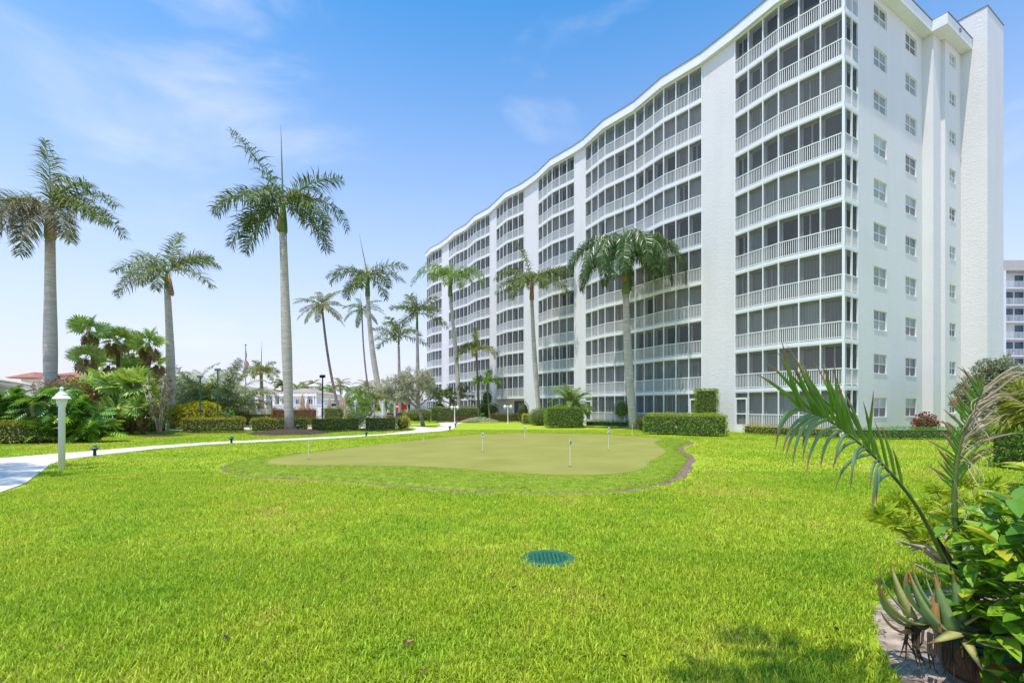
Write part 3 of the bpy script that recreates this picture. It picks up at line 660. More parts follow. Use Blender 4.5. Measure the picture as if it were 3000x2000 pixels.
def trunk_mat(name, c0, c1, rings, zs):
    m, t, p, out = nodes_of(name); l = t.links.new
    tcn = t.nodes.new('ShaderNodeTexCoord')
    n1 = N_(t, 'ShaderNodeTexNoise', Scale=1.6, Detail=6.0, Roughness=.65); l(tcn.outputs['Object'], n1.inputs['Vector'])
    sx = t.nodes.new('ShaderNodeSeparateXYZ'); l(tcn.outputs['Object'], sx.inputs[0])
    wv = N_(t, 'ShaderNodeMath', operation='MULTIPLY_ADD'); l(n1.outputs[0], wv.inputs[0]); wv.inputs[1].default_value = 1.0 / rings * 3; l(sx.outputs[2], wv.inputs[2])
    w2 = N_(t, 'ShaderNodeMath', operation='MULTIPLY'); l(wv.outputs[0], w2.inputs[0]); w2.inputs[1].default_value = rings * 6.283
    sn = N_(t, 'ShaderNodeMath', operation='SINE'); l(w2.outputs[0], sn.inputs[0])
    mp_ = N_(t, 'ShaderNodeMapping'); mp_.inputs['Scale'].default_value = (1.6, 1.6, zs); l(tcn.outputs['Object'], mp_.inputs[0])
    n2 = N_(t, 'ShaderNodeTexNoise', Scale=1.0, Detail=6.0, Roughness=.7); l(mp_.outputs[0], n2.inputs['Vector'])
    a = N_(t, 'ShaderNodeMath', operation='MULTIPLY_ADD'); l(sn.outputs[0], a.inputs[0]); a.inputs[1].default_value = .05; l(n2.outputs[0], a.inputs[2])
    r = ramp(t, a.outputs[0], [(.33, c0), (.5, tuple((x + y) / 2 for x, y in zip(c0, c1))), (.62, c1)]); l(r.outputs[0], p.inputs['Base Color'])
    p.inputs['Roughness'].default_value = .85; p.inputs['Specular IOR Level'].default_value = .15
    b = N_(t, 'ShaderNodeBump', Strength=.7, Distance=.03); l(a.outputs[0], b.inputs['Height']); l(b.outputs[0], p.inputs['Normal']); return m
M_TR = trunk_mat('royal_trunk', (.42, .365, .31), (.62, .55, .475), 6.0, 9.0)
M_TRB = trunk_mat('brown_trunk', (.14, .105, .075), (.30, .25, .19), 6.0, 4.0)
M_BARK = trunk_mat('grey_bark', (.16, .13, .10), (.36, .31, .25), 2.0, 2.0)
def frond_arrays(L, e0, droop, nl, ll, lw, plum, ldroop, seed, fwd=.55, curve=1.25, mats=(0, 1), twist=0, start=.10):
    r = np.random.default_rng(seed); K = 14; s = np.linspace(0, 1, K + 1); el = R(e0) - R(droop) * s ** curve
    ds = L / K; X = np.concatenate([[0], np.cumsum(np.cos((el[1:] + el[:-1]) / 2) * ds)]); Z = np.concatenate([[0], np.cumsum(np.sin((el[1:] + el[:-1]) / 2) * ds)])
    Yc = twist * s ** 2 * L
    mb = MB(); rad = .045 * (1 - s * .93) * (L / 4) ** .5
    mb.tube([(X[i], Yc[i], Z[i]) for i in range(K + 1)], list(rad), 5, mats[0], cap=False); parts = [mb_np(mb)]
    u = np.sort(np.concatenate([np.linspace(start, 1, nl), np.linspace(start, 1, nl)])) + r.uniform(-.4, .4, 2 * nl) / nl; u = np.clip(u, 0.02, 1)
    side = np.tile([1., -1.], nl); n = len(u)
    px_ = np.interp(u, s, X); pz = np.interp(u, s, Z); pe = np.interp(u, s, el); py_ = np.interp(u, s, Yc)
    T = np.stack([np.cos(pe), np.zeros(n), np.sin(pe)], 1); U = np.stack([-np.sin(pe), np.zeros(n), np.cos(pe)], 1); B = np.stack([np.zeros(n), side, np.zeros(n)], 1)
    f = fwd + .8 * np.clip(u - .75, 0, 1) * 4 * .25
    D = unit(B * r.uniform(.65, 1.0, n)[:, None] + T * (f + r.uniform(-.12, .12, n))[:, None] + U * (plum * r.uniform(-.7, 1.0, n))[:, None])
    ln = ll * np.clip(np.sin(np.pi * (.16 + .76 * u)), .25, 1) ** .7 * r.uniform(.8, 1.12, n)
    P = np.stack([px_, py_, pz], 1); M1 = P + D * (ln * .5)[:, None]
    D2 = D.copy(); D2[:, 2] -= ldroop * r.uniform(.6, 1.3, n); D2 = unit(D2); Tp = M1 + D2 * (ln * .52)[:, None]
    S = unit(np.cross(D, U + .4 * rdir_r(r, n))) * (lw * r.uniform(.8, 1.2, n) / 2)[:, None]
    V = np.stack([P - S * .5, P + S * .5, M1 + S, M1 - S, Tp], 1).reshape(-1, 3); i = np.arange(n)[:, None] * 5
    F = np.concatenate([i + [0, 1, 2], i + [0, 2, 3], i + [3, 2, 4]], 1).reshape(-1, 3)
    parts.append((V, F, mats[1])); return join_np(parts)
def rdir_r(r, n): return unit(r.normal(size=(n, 3)))
_fc = {}
def frond_mesh(L, e0, droop, nl=58, ll=.85, lw=.055, plum=.5, ldroop=.9, seed=0, mat=ROYAL, rmat=None, **kw):
    key = (L, e0, droop, nl, ll, lw, plum, ldroop, seed, mat.name, str(kw))
    if key not in _fc:
        V, F, M = frond_arrays(L, e0, droop, nl, ll, lw, plum, ldroop, seed, **kw); _fc[key] = np_mesh('frond', V, F, [rmat or M_RACH, mat], M)
    return _fc[key]
def trunk_curve(base, top, bend=(0, 0), n=12):
    base, top = Vector(base), Vector(top); o = []
    for i in range(n + 1):
        u = i / n; q = base.lerp(top, u); q.x += bend[0] * math.sin(math.pi * u); q.y += bend[1] * math.sin(math.pi * u); o.append(q)
    return o
def bulge(r0, n=12, kind='royal'):
    if kind == 'royal': return [r0 * (1.12 if i == 0 else 1.0 + .20 * math.exp(-((i / n - .42) / .22) ** 2) - .16 * max(0, (i / n - .6) / .4)) for i in range(n + 1)]
    return [r0 * (1.45 - .45 * min(1, i / 2) - .25 * i / n) for i in range(n + 1)]
def palm(name, label, base, crown, r0, fronds, shaft=0, shaft_r=None, spear=None, tmat=None, bend=(0, 0), group=None, tkind='royal', sheath=None, cat='palm tree', fm=None, smat=None):
    """base: ground point; crown: world point the fronds grow from; fronds: (azimuth, mesh or args, scale)"""
    base, crown = Vector(base), Vector(crown); rt = empty(name, base, label, cat, group)
    ax = (crown - base); tt = crown - Vector((0, 0, shaft)) if shaft else crown - Vector((0, 0, .1)); d = tt - base
    mb = MB(); mb.tube([q - base for q in trunk_curve(base, tt, bend)], bulge(r0, 12, tkind), 14, 0)
    mb.build('trunk', tmat or M_TR, rt, True)
    if shaft:
        sr = shaft_r or r0 * .8; a, b = tt - base, crown - base; mb = MB(); mb.tube([a.lerp(b, u) for u in (-.02, .06, .3, .7, 1.0, 1.08)], [sr * .92, sr * 1.06, sr, sr * .78, sr * .5, sr * .25], 12)
        mb.build('crownshaft', smat or M_SHAFT, rt, True)
        if sheath:
            mb = MB(); sx_, sl = sheath; c0 = b + Vector((0, 0, -.15)); mb.tube([c0, c0.lerp(a, .55) + Vector((sx_ * .5, -.04, 0)), a + Vector((sx_, -.06, sl)), a + Vector((sx_ * 1.15, -.06, sl - .18))], [sr * .45, sr * .8, sr * .8, sr * .35], 10); mb.build('sheath', M_SHEATH, rt, True)
    if spear:
        mb = MB(); c = crown - base; mb.tube([c, c + Vector((spear[0] * .5, 0, spear[1] * .5)), c + Vector((spear[0], 0, spear[1]))], [.06, .045, .006], 6); mb.build('spear_leaf', M_RACH, rt)
    for az, me, sc in fronds:
        link(me, 'frond', rt, crown - base + Vector((0, 0, rnd.uniform(-.12, .05))), (rnd.uniform(-.15, .15), 0, R(az)), sc)
    return rt
def fr_royal(spec, seed0, mat=ROYAL, **kw):
    """spec: (azimuth, start elevation, droop, length)"""
    return [(s[0], frond_mesh(s[3], s[1], s[2], seed=seed0 + i % 4, mat=(s[4] if len(s) > 4 else mat), **kw), 1.0) for i, s in enumerate(spec)]
G_ROYAL = 'royal palms around the lawn'
def at3(px, py, Y): return Vector(((px - 1500) * Y / F_PX, Y, hz(py, Y)))
def mulch(px, py, rx, ry, h, label, flat=False):
    c = gp(px, py); mb = MB(); K = 26
    for j in range(4):
        q = 1 - j / 4
        mb.v += [(rx * q * math.cos(6.2832 * i / K) * (1 + .05 * math.sin(3 * i)), ry * q * math.sin(6.2832 * i / K), h * (1 - q ** 2) + .004) for i in range(K)]
    for j in range(3):
        for i in range(K): mb.f.append((j * K + i, j * K + (i + 1) % K, (j + 1) * K + (i + 1) % K, (j + 1) * K + i)); mb.m.append(0)
    mb.f.append(tuple(3 * K + i for i in range(K))); mb.m.append(0)
    o = mb.build('mulch_mound', M_MULCH, None, True, c); tag(o, label, 'mulch'); return o
# --- hero palm in the middle of the left half
Y3 = 32.0
sp3 = [(172, 64, 22, 6.2), (182, 34, 95, 5.0), (205, 20, 80, 4.6), (150, 30, 100, 4.6), (195, -18, 62, 4.6), (170, -30, 50, 4.2), (-12, 44, 60, 4.7), (8, 30, 112, 5.2), (-25, 10, 80, 4.6), (-10, -22, 52, 4.8), (25, -15, 60, 4.2), (265, 25, 95, 3.6), (90, 55, 80, 4.2), (60, 30, 90, 4.2)]
palm('royal_palm', 'tallest royal palm with upright spear and reddish sheath, rising from a dark mulch mound', at(848, Y3, .18), at3(829, 598, Y3), .275, fr_royal(sp3, 1, ROYALD, nl=84, ll=1.3, lw=.065, plum=1.0, ldroop=.8) + [(170, frond_mesh(1.6, 75, 60, 26, .5, .05, .5, .5, 3, YOUNG), 1), (10, frond_mesh(2.0, 70, 110, 30, .6, .05, .5, .5, 4, YOUNG), 1)],
     shaft=1.9, shaft_r=.27, spear=(-.15, 5.4), group=G_ROYAL, sheath=(-.20, .22))
mulch(850, 1270, 2.6, 2.2, .30, 'dark mulch mound around the tallest royal palm')
# --- left edge palm
Y1 = 30.0
sp1 = [(155, 76, 20, 5.4), (175, 30, 80, 4.8), (190, 22, 90, 5.2), (200, 5, 85, 4.4, OLDLEAF), (165, -10, 70, 4.4), (230, -25, 55, 4.0, OLDLEAF), (-5, 30, 70, 4.9), (-20, 8, 60, 5.0), (-35, -10, 65, 4.4, OLDLEAF), (15, 18, 85, 4.6), (-8, 60, 90, 3.6), (85, 45, 85, 4.4), (120, 25, 90, 4.4), (265, -5, 70, 3.8, OLDLEAF), (290, -25, 55, 4.0, OLDLEAF)]
palm('royal_palm', 'royal palm with greyish drying fronds and stubby green crownshaft behind the split leaf shrub', at(148, Y1), at3(147, 606, Y1), .295, fr_royal(sp1, 11, ROYAL, nl=80, ll=1.25, lw=.062, plum=1.0, ldroop=.75), shaft=2.0, shaft_r=.30, group=G_ROYAL, sheath=(.16, .1))
# --- second from the left
Y2 = 38.0
sp2 = [(110, 72, 26, 4.4), (160, 48, 62, 4.0), (182, 30, 70, 4.4), (195, -8, 62, 4.2), (10, 40, 70, 4.0), (-8, 8, 62, 4.4), (272, 5, 85, 3.6), (60, 50, 60, 4.0), (30, 55, 60, 3.6), (140, 20, 80, 3.8), (230, 10, 85, 3.4)]
palm('royal_palm', 'royal palm with a loose brown sheath hanging below its fronds, behind the sparse small tree', at(501, Y2), at3(490, 792, Y2), .265, fr_royal(sp2, 21, ROYAL, nl=74, ll=1.15, lw=.065, plum=.95, ldroop=.7), shaft=1.5, shaft_r=.2, group=G_ROYAL, sheath=(.42, -.35), bend=(.1, 0))
# --- leaning palm behind the hedge
Y4 = 50.0
sp4 = [(178, 30, 75, 4.6), (190, 20, 85, 4.2), (200, -20, 60, 3.6), (5, 42, 62, 4.4), (-10, 12, 55, 4.3), (-20, -30, 50, 3.4), (160, -5, 80, 3.6), (60, 30, 90, 3.6), (120, 30, 90, 3.6), (265, 5, 90, 3.2)]
palm('royal_palm', 'leaning royal palm with a tall unopened spear behind the clipped hedge', at(1132, Y4), at3(1077, 806, Y4), .245, fr_royal(sp4, 31, ROYAL, nl=68, ll=1.15, lw=.075, plum=.9, ldroop=.7) + [(120, frond_mesh(1.9, 75, 50, 26, .5, .06, .5, .5, 3, YOUNG), 1), (30, frond_mesh(2.0, 70, 70, 30, .6, .06, .5, .5, 4, YOUNG), 1)], shaft=2.2, shaft_r=.25, spear=(-.9, 4.4), group=G_ROYAL, bend=(-.35, 0))
def crown_spec(seed, n, L, lo=-25, hi=70, dr=(50, 90)):
    r = random.Random(seed); o = []
    for i in range(n):
        u = (i + .5) / n; o.append((i * 137.5 + r.uniform(-15, 15), hi + (lo - hi) * u + r.uniform(-6, 6), r.uniform(*dr) * (1 - .35 * u), L * r.uniform(.85, 1.1)))
    return o
def std_palm(name, label, pxb, Y, pxc, pyc, r0, n, L, seed, shaft=1.2, mat=ROYAL, spear=None, tmat=None, bend=(0, 0), group=None, zb=0, lo=-25, hi=70, **kw):
    return palm(name, label, at(pxb, Y, zb), at3(pxc, pyc, Y), r0, fr_royal(crown_spec(seed, n, L, lo, hi), seed, mat, **kw), shaft=shaft, spear=spear, tmat=tmat, bend=bend, group=group, tkind='royal' if tmat is None else 'thin')
CO = dict(nl=46, ll=.75, lw=.065, plum=.25, ldroop=.9)
std_palm('coconut_palm', 'coconut palm with a thin curving trunk beside the closed umbrellas', 1000, 58, 943, 893, .17, 18, 3.3, 41, 0, COCO, None, M_TRB, (-.3, 0), 'coconut palms over the pool', lo=-35, hi=60, **CO)
std_palm('coconut_palm', 'slim coconut palm with the tallest thin trunk, behind the leaning royal palm', 1092, 82, 1060, 905, .15, 16, 4.2, 42, 0, ROYALD, (-.3, 3.0), M_TRB, (-.4, 0), 'coconut palms over the pool', lo=-40, hi=60, **CO)
std_palm('royal_palm', 'royal palm with low arching fronds behind the silver tree', 1172, 66, 1168, 985, .19, 10, 4.4, 43, 1.2, ROYAL, (-.1, 1.8), None, (0, 0), G_ROYAL, lo=-8, nl=64, ll=1.1, lw=.085, plum=.9, ldroop=.7)
std_palm('royal_palm', 'royal palm with long green crownshaft standing at the far corner of the building', 1226, 60, 1222, 915, .20, 10, 4.2, 44, 2.1, ROYAL, (-.1, 2.6), None, (0, 0), G_ROYAL, lo=-8, nl=64, ll=1.1, lw=.08, plum=.9, ldroop=.7)
sp9 = [(175, 62, 125, 5.0), (190, 35, 110, 5.6), (5, 52, 120, 5.0), (-15, 30, 115, 5.6), (265, 10, 90, 3.6), (90, 70, 70, 3.2), (230, 40, 110, 3.8), (40, 40, 100, 3.8), (140, 50, 100, 3.8), (310, 5, 90, 3.6)]
palm('royal_palm', 'royal palm with bright green crownshaft in front of the far balconies', at(1347, 58), at3(1319, 812, 58), .22, fr_royal(sp9, 51, BRIGHTP, nl=68, ll=1.15, lw=.078, plum=.8, ldroop=1.0), shaft=2.3, shaft_r=.27, group=G_ROYAL, bend=(.15, 0))
sp10 = [(165, 78, 25, 4.6), (185, 42, 95, 4.2), (195, 10, 70, 4.2), (250, 20, 95, 3.8), (0, 38, 60, 4.4), (-12, 15, 85, 4.4), (290, 15, 90, 3.8), (20, 50, 80, 3.8), (90, 40, 90, 3.6), (140, 30, 90, 3.6), (215, -10, 70, 3.6)]
palm('royal_palm', 'royal palm with an upright frond and brown crownshaft against the white pilaster', at(1582, 47.5), at3(1558, 822, 47.5), .21, fr_royal(sp10, 61, ROYAL, nl=72, ll=1.15, lw=.072, plum=.9, ldroop=.9), shaft=1.9, shaft_r=.22, group=G_ROYAL, smat=M_SHEATH, bend=(-.1, 0))
sp11 = [(178, 59, 152, 6.8), (192, 73, 167, 6.6), (208, 59, 162, 6.4), (232, 69, 170, 6.4), (256, 63, 167, 6.2), (278, 73, 172, 6.4), (300, 61, 164, 6.2), (322, 71, 170, 6.6), (342, 59, 158, 6.8), (2, 67, 162, 7.0), (18, 61, 157, 6.6), (45, 71, 162, 6.0), (75, 66, 162, 5.8), (105, 71, 162, 5.8), (140, 63, 162, 6.2), (160, 77, 162, 6.2), (245, 36, 130, 5.0), (290, 36, 130, 5.0), (200, 36, 128, 5.2), (335, 33, 126, 5.2), (20, 31, 124, 5.0), (160, 31, 124, 5.0), (270, 84, 172, 5.0), (30, 84, 142, 5.0)]
palm('royal_palm', 'royal palm with heavy glossy drooping crown beside the dark clipped hedge', at(1856, 37.4), at3(1833, 752, 37.4), .28, fr_royal(sp11, 71, GLOSSD, nl=110, ll=1.15, lw=.062, plum=.45, ldroop=1.6, curve=.85), shaft=2.9, shaft_r=.31, spear=(-.25, 4.4), group=G_ROYAL, sheath=(-.1, .9), bend=(-.1, 0))
FX = dict(nl=70, ll=.72, lw=.075, plum=1.3, ldroop=.5, fwd=.75)
G_FOX = 'foxtail palms in the beds'
palm('foxtail_palm', 'foxtail palm with bushy yellow green fronds in the bed by the far balconies', at(1404, 58), at3(1396, 1024, 58), .16, fr_royal([(175, 45, 130, 3.2), (190, 20, 110, 3.2), (100, 82, 20, 3.0), (0, 35, 120, 3.2), (-20, 20, 100, 3.1), (260, 20, 100, 2.2), (150, 60, 110, 2.4)], 81, FOX, **FX), shaft=.8, shaft_r=.15, tmat=M_TRB, tkind='thin', group=G_FOX, smat=M_SHEATH)
palm('foxtail_palm', 'smaller foxtail palm rising from the white flower bed', at(1436, 57.4), at3(1427, 1118, 57.4), .13, fr_royal([(178, 50, 110, 2.0), (200, 35, 100, 2.1), (0, 50, 95, 2.1), (-18, 30, 120, 2.1), (80, 75, 60, 1.9), (265, 30, 100, 1.8)], 91, BRIGHTP, **FX), shaft=.6, shaft_r=.10, tmat=M_TRB, tkind='thin', group=G_FOX)
palm('foxtail_palm', 'foxtail palm with a peeling brown sheath beside the flagpole', at(770, 62), at3(765, 1088, 62), .26, fr_royal([(178, 45, 95, 2.6), (185, 22, 75, 2.7), (200, 5, 60, 2.7), (150, 70, 60, 2.3), (0, 40, 90, 2.7), (-10, 20, 80, 2.8), (-25, 0, 60, 2.6), (30, 65, 60, 2.3), (265, 25, 120, 2.4), (90, 40, 90, 2.4)], 101, FOX, **FX), shaft=.5, shaft_r=.22, tmat=M_TRB, tkind='thin', group=G_FOX, sheath=(-1.0, .4), smat=M_SHEATH, spear=(.1, 4.0))
FARP = dict(nl=30, ll=.8, lw=.12, plum=.3, ldroop=.8)
fp_list = [(829, 92, 826, 1122, 2.0, 'small palm in front of the tan roofed house'), (868, 118, 868, 1138, 3.2, 'far palm beyond the tan tiled house, beside the cupola'), (893, 125, 895, 1135, 3.0, 'far palm behind the cupola'), (917, 122, 915, 1128, 3.2, 'tall far palm rising over the cupola'),
           (938, 100, 937, 1145, 3.4, 'leafy far palm beside the cupola wall'), (972, 130, 972, 1141, 2.8, 'far palm over the white roofed house'), (994, 112, 996, 1126, 3.2, 'dark far palm behind the thin curving trunk'), (1019, 135, 1020, 1143, 2.8, 'yellowish far palm right of the white roofed house'),
           (1046, 115, 1045, 1146, 3.0, 'far palm among the shrubs by the boats'), (1075, 108, 1072, 1128, 3.2, 'taller far palm by the boats, under the slim coconut palm'), (1062, 100, 1058, 1150, 2.6, 'low far palm among the green shrubs'), (1095, 104, 1094, 1148, 2.6, 'low far palm beside the silver tree')]
for i, (pb, Y, pc, pyc, Lf, lb) in enumerate(fp_list):
    std_palm('palm_tree', lb, pb, Y, pc, pyc, .2, 13, Lf, 200 + i, 0, BRIGHTP if i % 3 == 1 else COCO if i % 3 == 0 else ROYAL, None, M_TRB, (rnd.uniform(-.4, .4), 0), 'palms beyond the pool', lo=-30, hi=65, **FARP)
# two palms outside the frame whose shade falls on the lawn
for (bx, by, cx, cy_, cz, sd, lb) in ((-18.2, 9.2, -16.5, 9.4, 11.0, 301, 'royal palm by the bend of the concrete path'), (.6, -3.7, 1.15, -1.6, 9.0, 302, 'royal palm standing behind the lawn near the potted plants')):
    palm('royal_palm', lb, (bx, by, 0), (cx, cy_, cz), .27, fr_royal(crown_spec(sd, 12, 3.6, -25, 60), sd, ROYAL, nl=54, ll=.85, lw=.06, plum=.5, ldroop=.9), shaft=1.6, shaft_r=.22, group=G_ROYAL)

# ---- hedges and shrubs
def hedge(name, label, A, B, width, height, mat, core_mat, leaf=.055, dens=260, rnd_r=.25, gap=.06, group=None, cat='hedge', wob=.06, stems=True, z0=0.0):
    """a clipped hedge along A-B: a dark inner mass of twigs under a skin of separate leaves"""
    A, B = Vector(A[:2]), Vector(B[:2]); c = (A + B) / 2; Ln = (B - A).length; ang = math.atan2((B - A).y, (B - A).x)
    a, b, h = Ln / 2, width / 2, height
    areas = np.array([2 * a * h, 2 * a * h, 2 * a * 2 * b, 2 * b * h, 2 * b * h]); n = int(areas.sum() * dens); f = rng.choice(5, n, p=areas / areas.sum())
    u, v = rng.uniform(-1, 1, n), rng.uniform(-1, 1, n); P = np.zeros((n, 3)); Nn = np.zeros((n, 3)); zz = gap + (h - gap) * (v + 1) / 2
    for k, (sx_, sy_) in enumerate(((0, -1), (0, 1))): q = f == k; P[q] = np.stack([u[q] * a, np.full(q.sum(), sy_ * b), zz[q]], 1); Nn[q] = (0, sy_, .15)
    q = f == 2; P[q] = np.stack([u[q] * a, v[q] * b, np.full(q.sum(), h)], 1); Nn[q] = (0, 0, 1)
    for k, s_ in ((3, -1), (4, 1)): q = f == k; P[q] = np.stack([np.full(q.sum(), s_ * a), u[q] * b, zz[q]], 1); Nn[q] = (s_, 0, .15)
    r_ = min(rnd_r, b, a, h); cc = np.stack([np.clip(P[:, 0], -a + r_, a - r_), np.clip(P[:, 1], -b + r_, b - r_), np.clip(P[:, 2], 0, h - r_)], 1)
    d = P - cc; ln = np.linalg.norm(d, axis=1); ok = ln > 1e-6; P[ok] = cc[ok] + d[ok] / ln[ok][:, None] * r_; Nn[ok] = d[ok] / ln[ok][:, None]
    P += Nn * (wob * (np.sin(P[:, :1] * 2.3 + 1) * np.cos(P[:, 2:] * 3.1) + np.sin(P[:, :1] * 5.1 + P[:, 1:2] * 4)) * .5 + rng.uniform(-.10, .035, n)[:, None] * (leaf / .055))
    thin = (P[:, 2] > gap + .22 * h) | (rng.uniform(0, 1, n) < .8); P, Nn = P[thin], Nn[thin]; n = len(P)
    D = unit(Nn * .55 + rdir(n) * .8 + np.array([0, 0, .35])); Ln_ = leaf * rng.uniform(.7, 1.5, n)
    V, F = leaves(P, D, unit(Nn + .5 * rdir(n)), Ln_, Ln_ * .55)
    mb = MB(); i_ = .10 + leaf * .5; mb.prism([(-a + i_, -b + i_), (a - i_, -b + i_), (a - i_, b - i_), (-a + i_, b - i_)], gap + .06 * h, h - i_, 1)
    if stems:
        for k in range(int(Ln * 5) + 2): x_, y_ = rng.uniform(-a + .1, a - .1), rng.uniform(-b + .1, b - .1) * .7; mb.tube([(x_, y_, 0), (x_ + rng.uniform(-.1, .1), y_ + rng.uniform(-.1, .1), gap + .45 * h)], .012, 4, 2, False)
    V, F, M = join_np([(V, F, 0), mb_np(mb)])
    o = link(np_mesh(name, V, F, [mat, core_mat, M_TWIG], M), name, None, (c.x, c.y, z0), (0, 0, ang)); return tag(o, label, cat, group)
def ball(name, label, c, rx, ry, rz, zc, mat, core_mat, leaf=.06, dens=260, cat='shrub', group=None, rough=.12, up=.3, droop=.25, wl=.55):
    n = int(4 * math.pi * ((rx * ry) ** 1.6 / 3 + (rx * rz) ** 1.6 / 3 + (ry * rz) ** 1.6 / 3) ** (1 / 1.6) * dens); Dn = rdir(n)
    k = 1 + rough * (np.sin(Dn[:, 0] * 5 + 1) * np.sin(Dn[:, 1] * 6) + np.sin(Dn[:, 2] * 7 + Dn[:, 0] * 4)) * .7 - np.abs(rng.normal(0, .09, n))
    P = Dn * np.array([rx, ry, rz]) * k[:, None] + np.array([0, 0, zc]); ok = P[:, 2] > .04; P, Dn = P[ok], Dn[ok]; n = len(P)
    Nn = unit(Dn / np.array([rx, ry, rz])); D = unit(Nn * .6 + rdir(n) * .8 + np.array([0, 0, up])); Ln_ = leaf * rng.uniform(.7, 1.5, n)
    V, F = leaves(P, D, unit(Nn + .5 * rdir(n)), Ln_, Ln_ * wl, droop)
    mb = MB(); K = 9; s_ = .80
    for j in range(1, K):
        th = math.pi * j / K; mb.v += [(s_ * rx * math.sin(th) * math.cos(6.2832 * i / 12), s_ * ry * math.sin(th) * math.sin(6.2832 * i / 12), max(.05, zc + s_ * rz * math.cos(th))) for i in range(12)]
    for j in range(K - 2):
        for i in range(12): mb.f.append((j * 12 + i, (j + 1) * 12 + i, (j + 1) * 12 + (i + 1) % 12, j * 12 + (i + 1) % 12)); mb.m.append(1)
    mb.f.append(tuple(range(12))); mb.m.append(1)
    if zc - rz > .1: mb.tube([(0, 0, 0), (0, 0, zc)], .03, 6, 2)
    V, F, M = join_np([(V, F, 0), mb_np(mb)])
    o = link(np_mesh(name, V, F, [mat, core_mat, M_TWIG], M), name, None, Vector(c)); return tag(o, label, cat, group)
M_TWIG = plain('twig', (.17, .125, .085), .9, .3, 10)
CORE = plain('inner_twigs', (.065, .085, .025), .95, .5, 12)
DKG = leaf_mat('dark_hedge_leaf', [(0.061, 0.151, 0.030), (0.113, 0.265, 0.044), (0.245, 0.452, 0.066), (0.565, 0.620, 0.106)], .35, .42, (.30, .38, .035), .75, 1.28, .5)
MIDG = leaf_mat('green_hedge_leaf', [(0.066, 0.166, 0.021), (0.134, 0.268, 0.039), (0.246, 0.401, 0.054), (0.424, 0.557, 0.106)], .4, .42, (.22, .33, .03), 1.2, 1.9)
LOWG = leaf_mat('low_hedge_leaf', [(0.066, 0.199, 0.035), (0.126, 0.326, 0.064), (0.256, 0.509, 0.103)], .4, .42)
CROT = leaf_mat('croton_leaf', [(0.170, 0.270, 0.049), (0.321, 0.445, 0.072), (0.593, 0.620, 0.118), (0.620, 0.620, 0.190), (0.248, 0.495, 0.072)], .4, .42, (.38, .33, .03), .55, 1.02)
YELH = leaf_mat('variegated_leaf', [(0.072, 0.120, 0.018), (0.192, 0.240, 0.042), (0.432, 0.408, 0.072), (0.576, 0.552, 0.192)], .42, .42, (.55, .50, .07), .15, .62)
REDH = leaf_mat('copper_leaf', [(0.233, 0.042, 0.032), (0.396, 0.068, 0.048), (0.558, 0.139, 0.066), (0.139, 0.047, 0.026)], .45, .2)
SILV = leaf_mat('silver_leaf', [(.38, .40, .31), (.49, .51, .41), (.60, .61, .51), (.25, .28, .18)], .5, .25)
OLIVE = leaf_mat('olive_leaf', [(0.133, 0.223, 0.053), (0.246, 0.333, 0.095), (0.380, 0.446, 0.169), (0.078, 0.145, 0.031)], .45, .42)
BRT = leaf_mat('bright_leaf', [(.07, .17, .012), (.13, .25, .02), (.20, .33, .03), (.04, .10, .01)], .35, .3, spec=.5)
WINE = leaf_mat('wine_leaf', [(0.171, 0.019, 0.037), (0.279, 0.046, 0.059), (0.403, 0.124, 0.118), (0.109, 0.016, 0.022)], .35, .2)
YELB = leaf_mat('yellow_croton_leaf', [(0.270, 0.297, 0.016), (0.459, 0.446, 0.020), (0.620, 0.567, 0.027), (0.135, 0.189, 0.014)], .35, .3)
G_H = 'clipped hedge sections along the pool deck'
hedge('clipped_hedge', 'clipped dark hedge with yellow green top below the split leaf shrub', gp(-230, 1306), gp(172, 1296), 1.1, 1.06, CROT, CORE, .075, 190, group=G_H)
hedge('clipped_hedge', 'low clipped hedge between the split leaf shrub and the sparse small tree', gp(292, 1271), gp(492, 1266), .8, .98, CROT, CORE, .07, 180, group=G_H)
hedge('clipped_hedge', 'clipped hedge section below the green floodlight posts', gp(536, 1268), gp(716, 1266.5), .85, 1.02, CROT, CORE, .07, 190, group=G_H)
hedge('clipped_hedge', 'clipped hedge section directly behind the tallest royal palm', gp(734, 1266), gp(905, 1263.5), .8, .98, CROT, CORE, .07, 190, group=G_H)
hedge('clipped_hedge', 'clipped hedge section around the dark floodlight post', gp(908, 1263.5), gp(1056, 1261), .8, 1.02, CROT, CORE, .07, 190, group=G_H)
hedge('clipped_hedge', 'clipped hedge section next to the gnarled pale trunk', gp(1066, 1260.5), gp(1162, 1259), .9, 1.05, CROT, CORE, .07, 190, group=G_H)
ball('yellow_croton', 'small yellow croton bush at the end of the clipped hedge', gp(1180, 1258.5), .55, .5, .55, .5, YELB, CORE, .09, 200)
hedge('low_box_hedge', 'rear low hedge topped yellow beside the green floodlight posts', gp(540, 1249), gp(648, 1249), .8, 1.25, CROT, CORE, .07, 130, group='second row of pool hedges')
hedge('low_box_hedge', 'rear low hedge behind the clipped section at the tallest royal palm', gp(690, 1248), gp(838, 1247), .8, 1.2, CROT, CORE, .07, 130, group='second row of pool hedges')
hedge('copper_hedge', 'small copper red clipped hedge in front of the flagpole', at(680, 44), at(729, 44), .9, 1.5, REDH, CORE, .08, 160, group='copper red hedges by the pool')
hedge('copper_hedge', 'long copper red clipped hedge beside the tallest royal palm', at(800, 43), at(926, 43), 1.0, 1.62, REDH, CORE, .08, 160, group='copper red hedges by the pool')
hedge('green_box_hedge', 'pale green box hedge beside the dark floodlight post', at(952, 42), at(1004, 42), 1.1, 1.72, OLIVE, CORE, .08, 160, group='green hedges behind the clipped hedge')
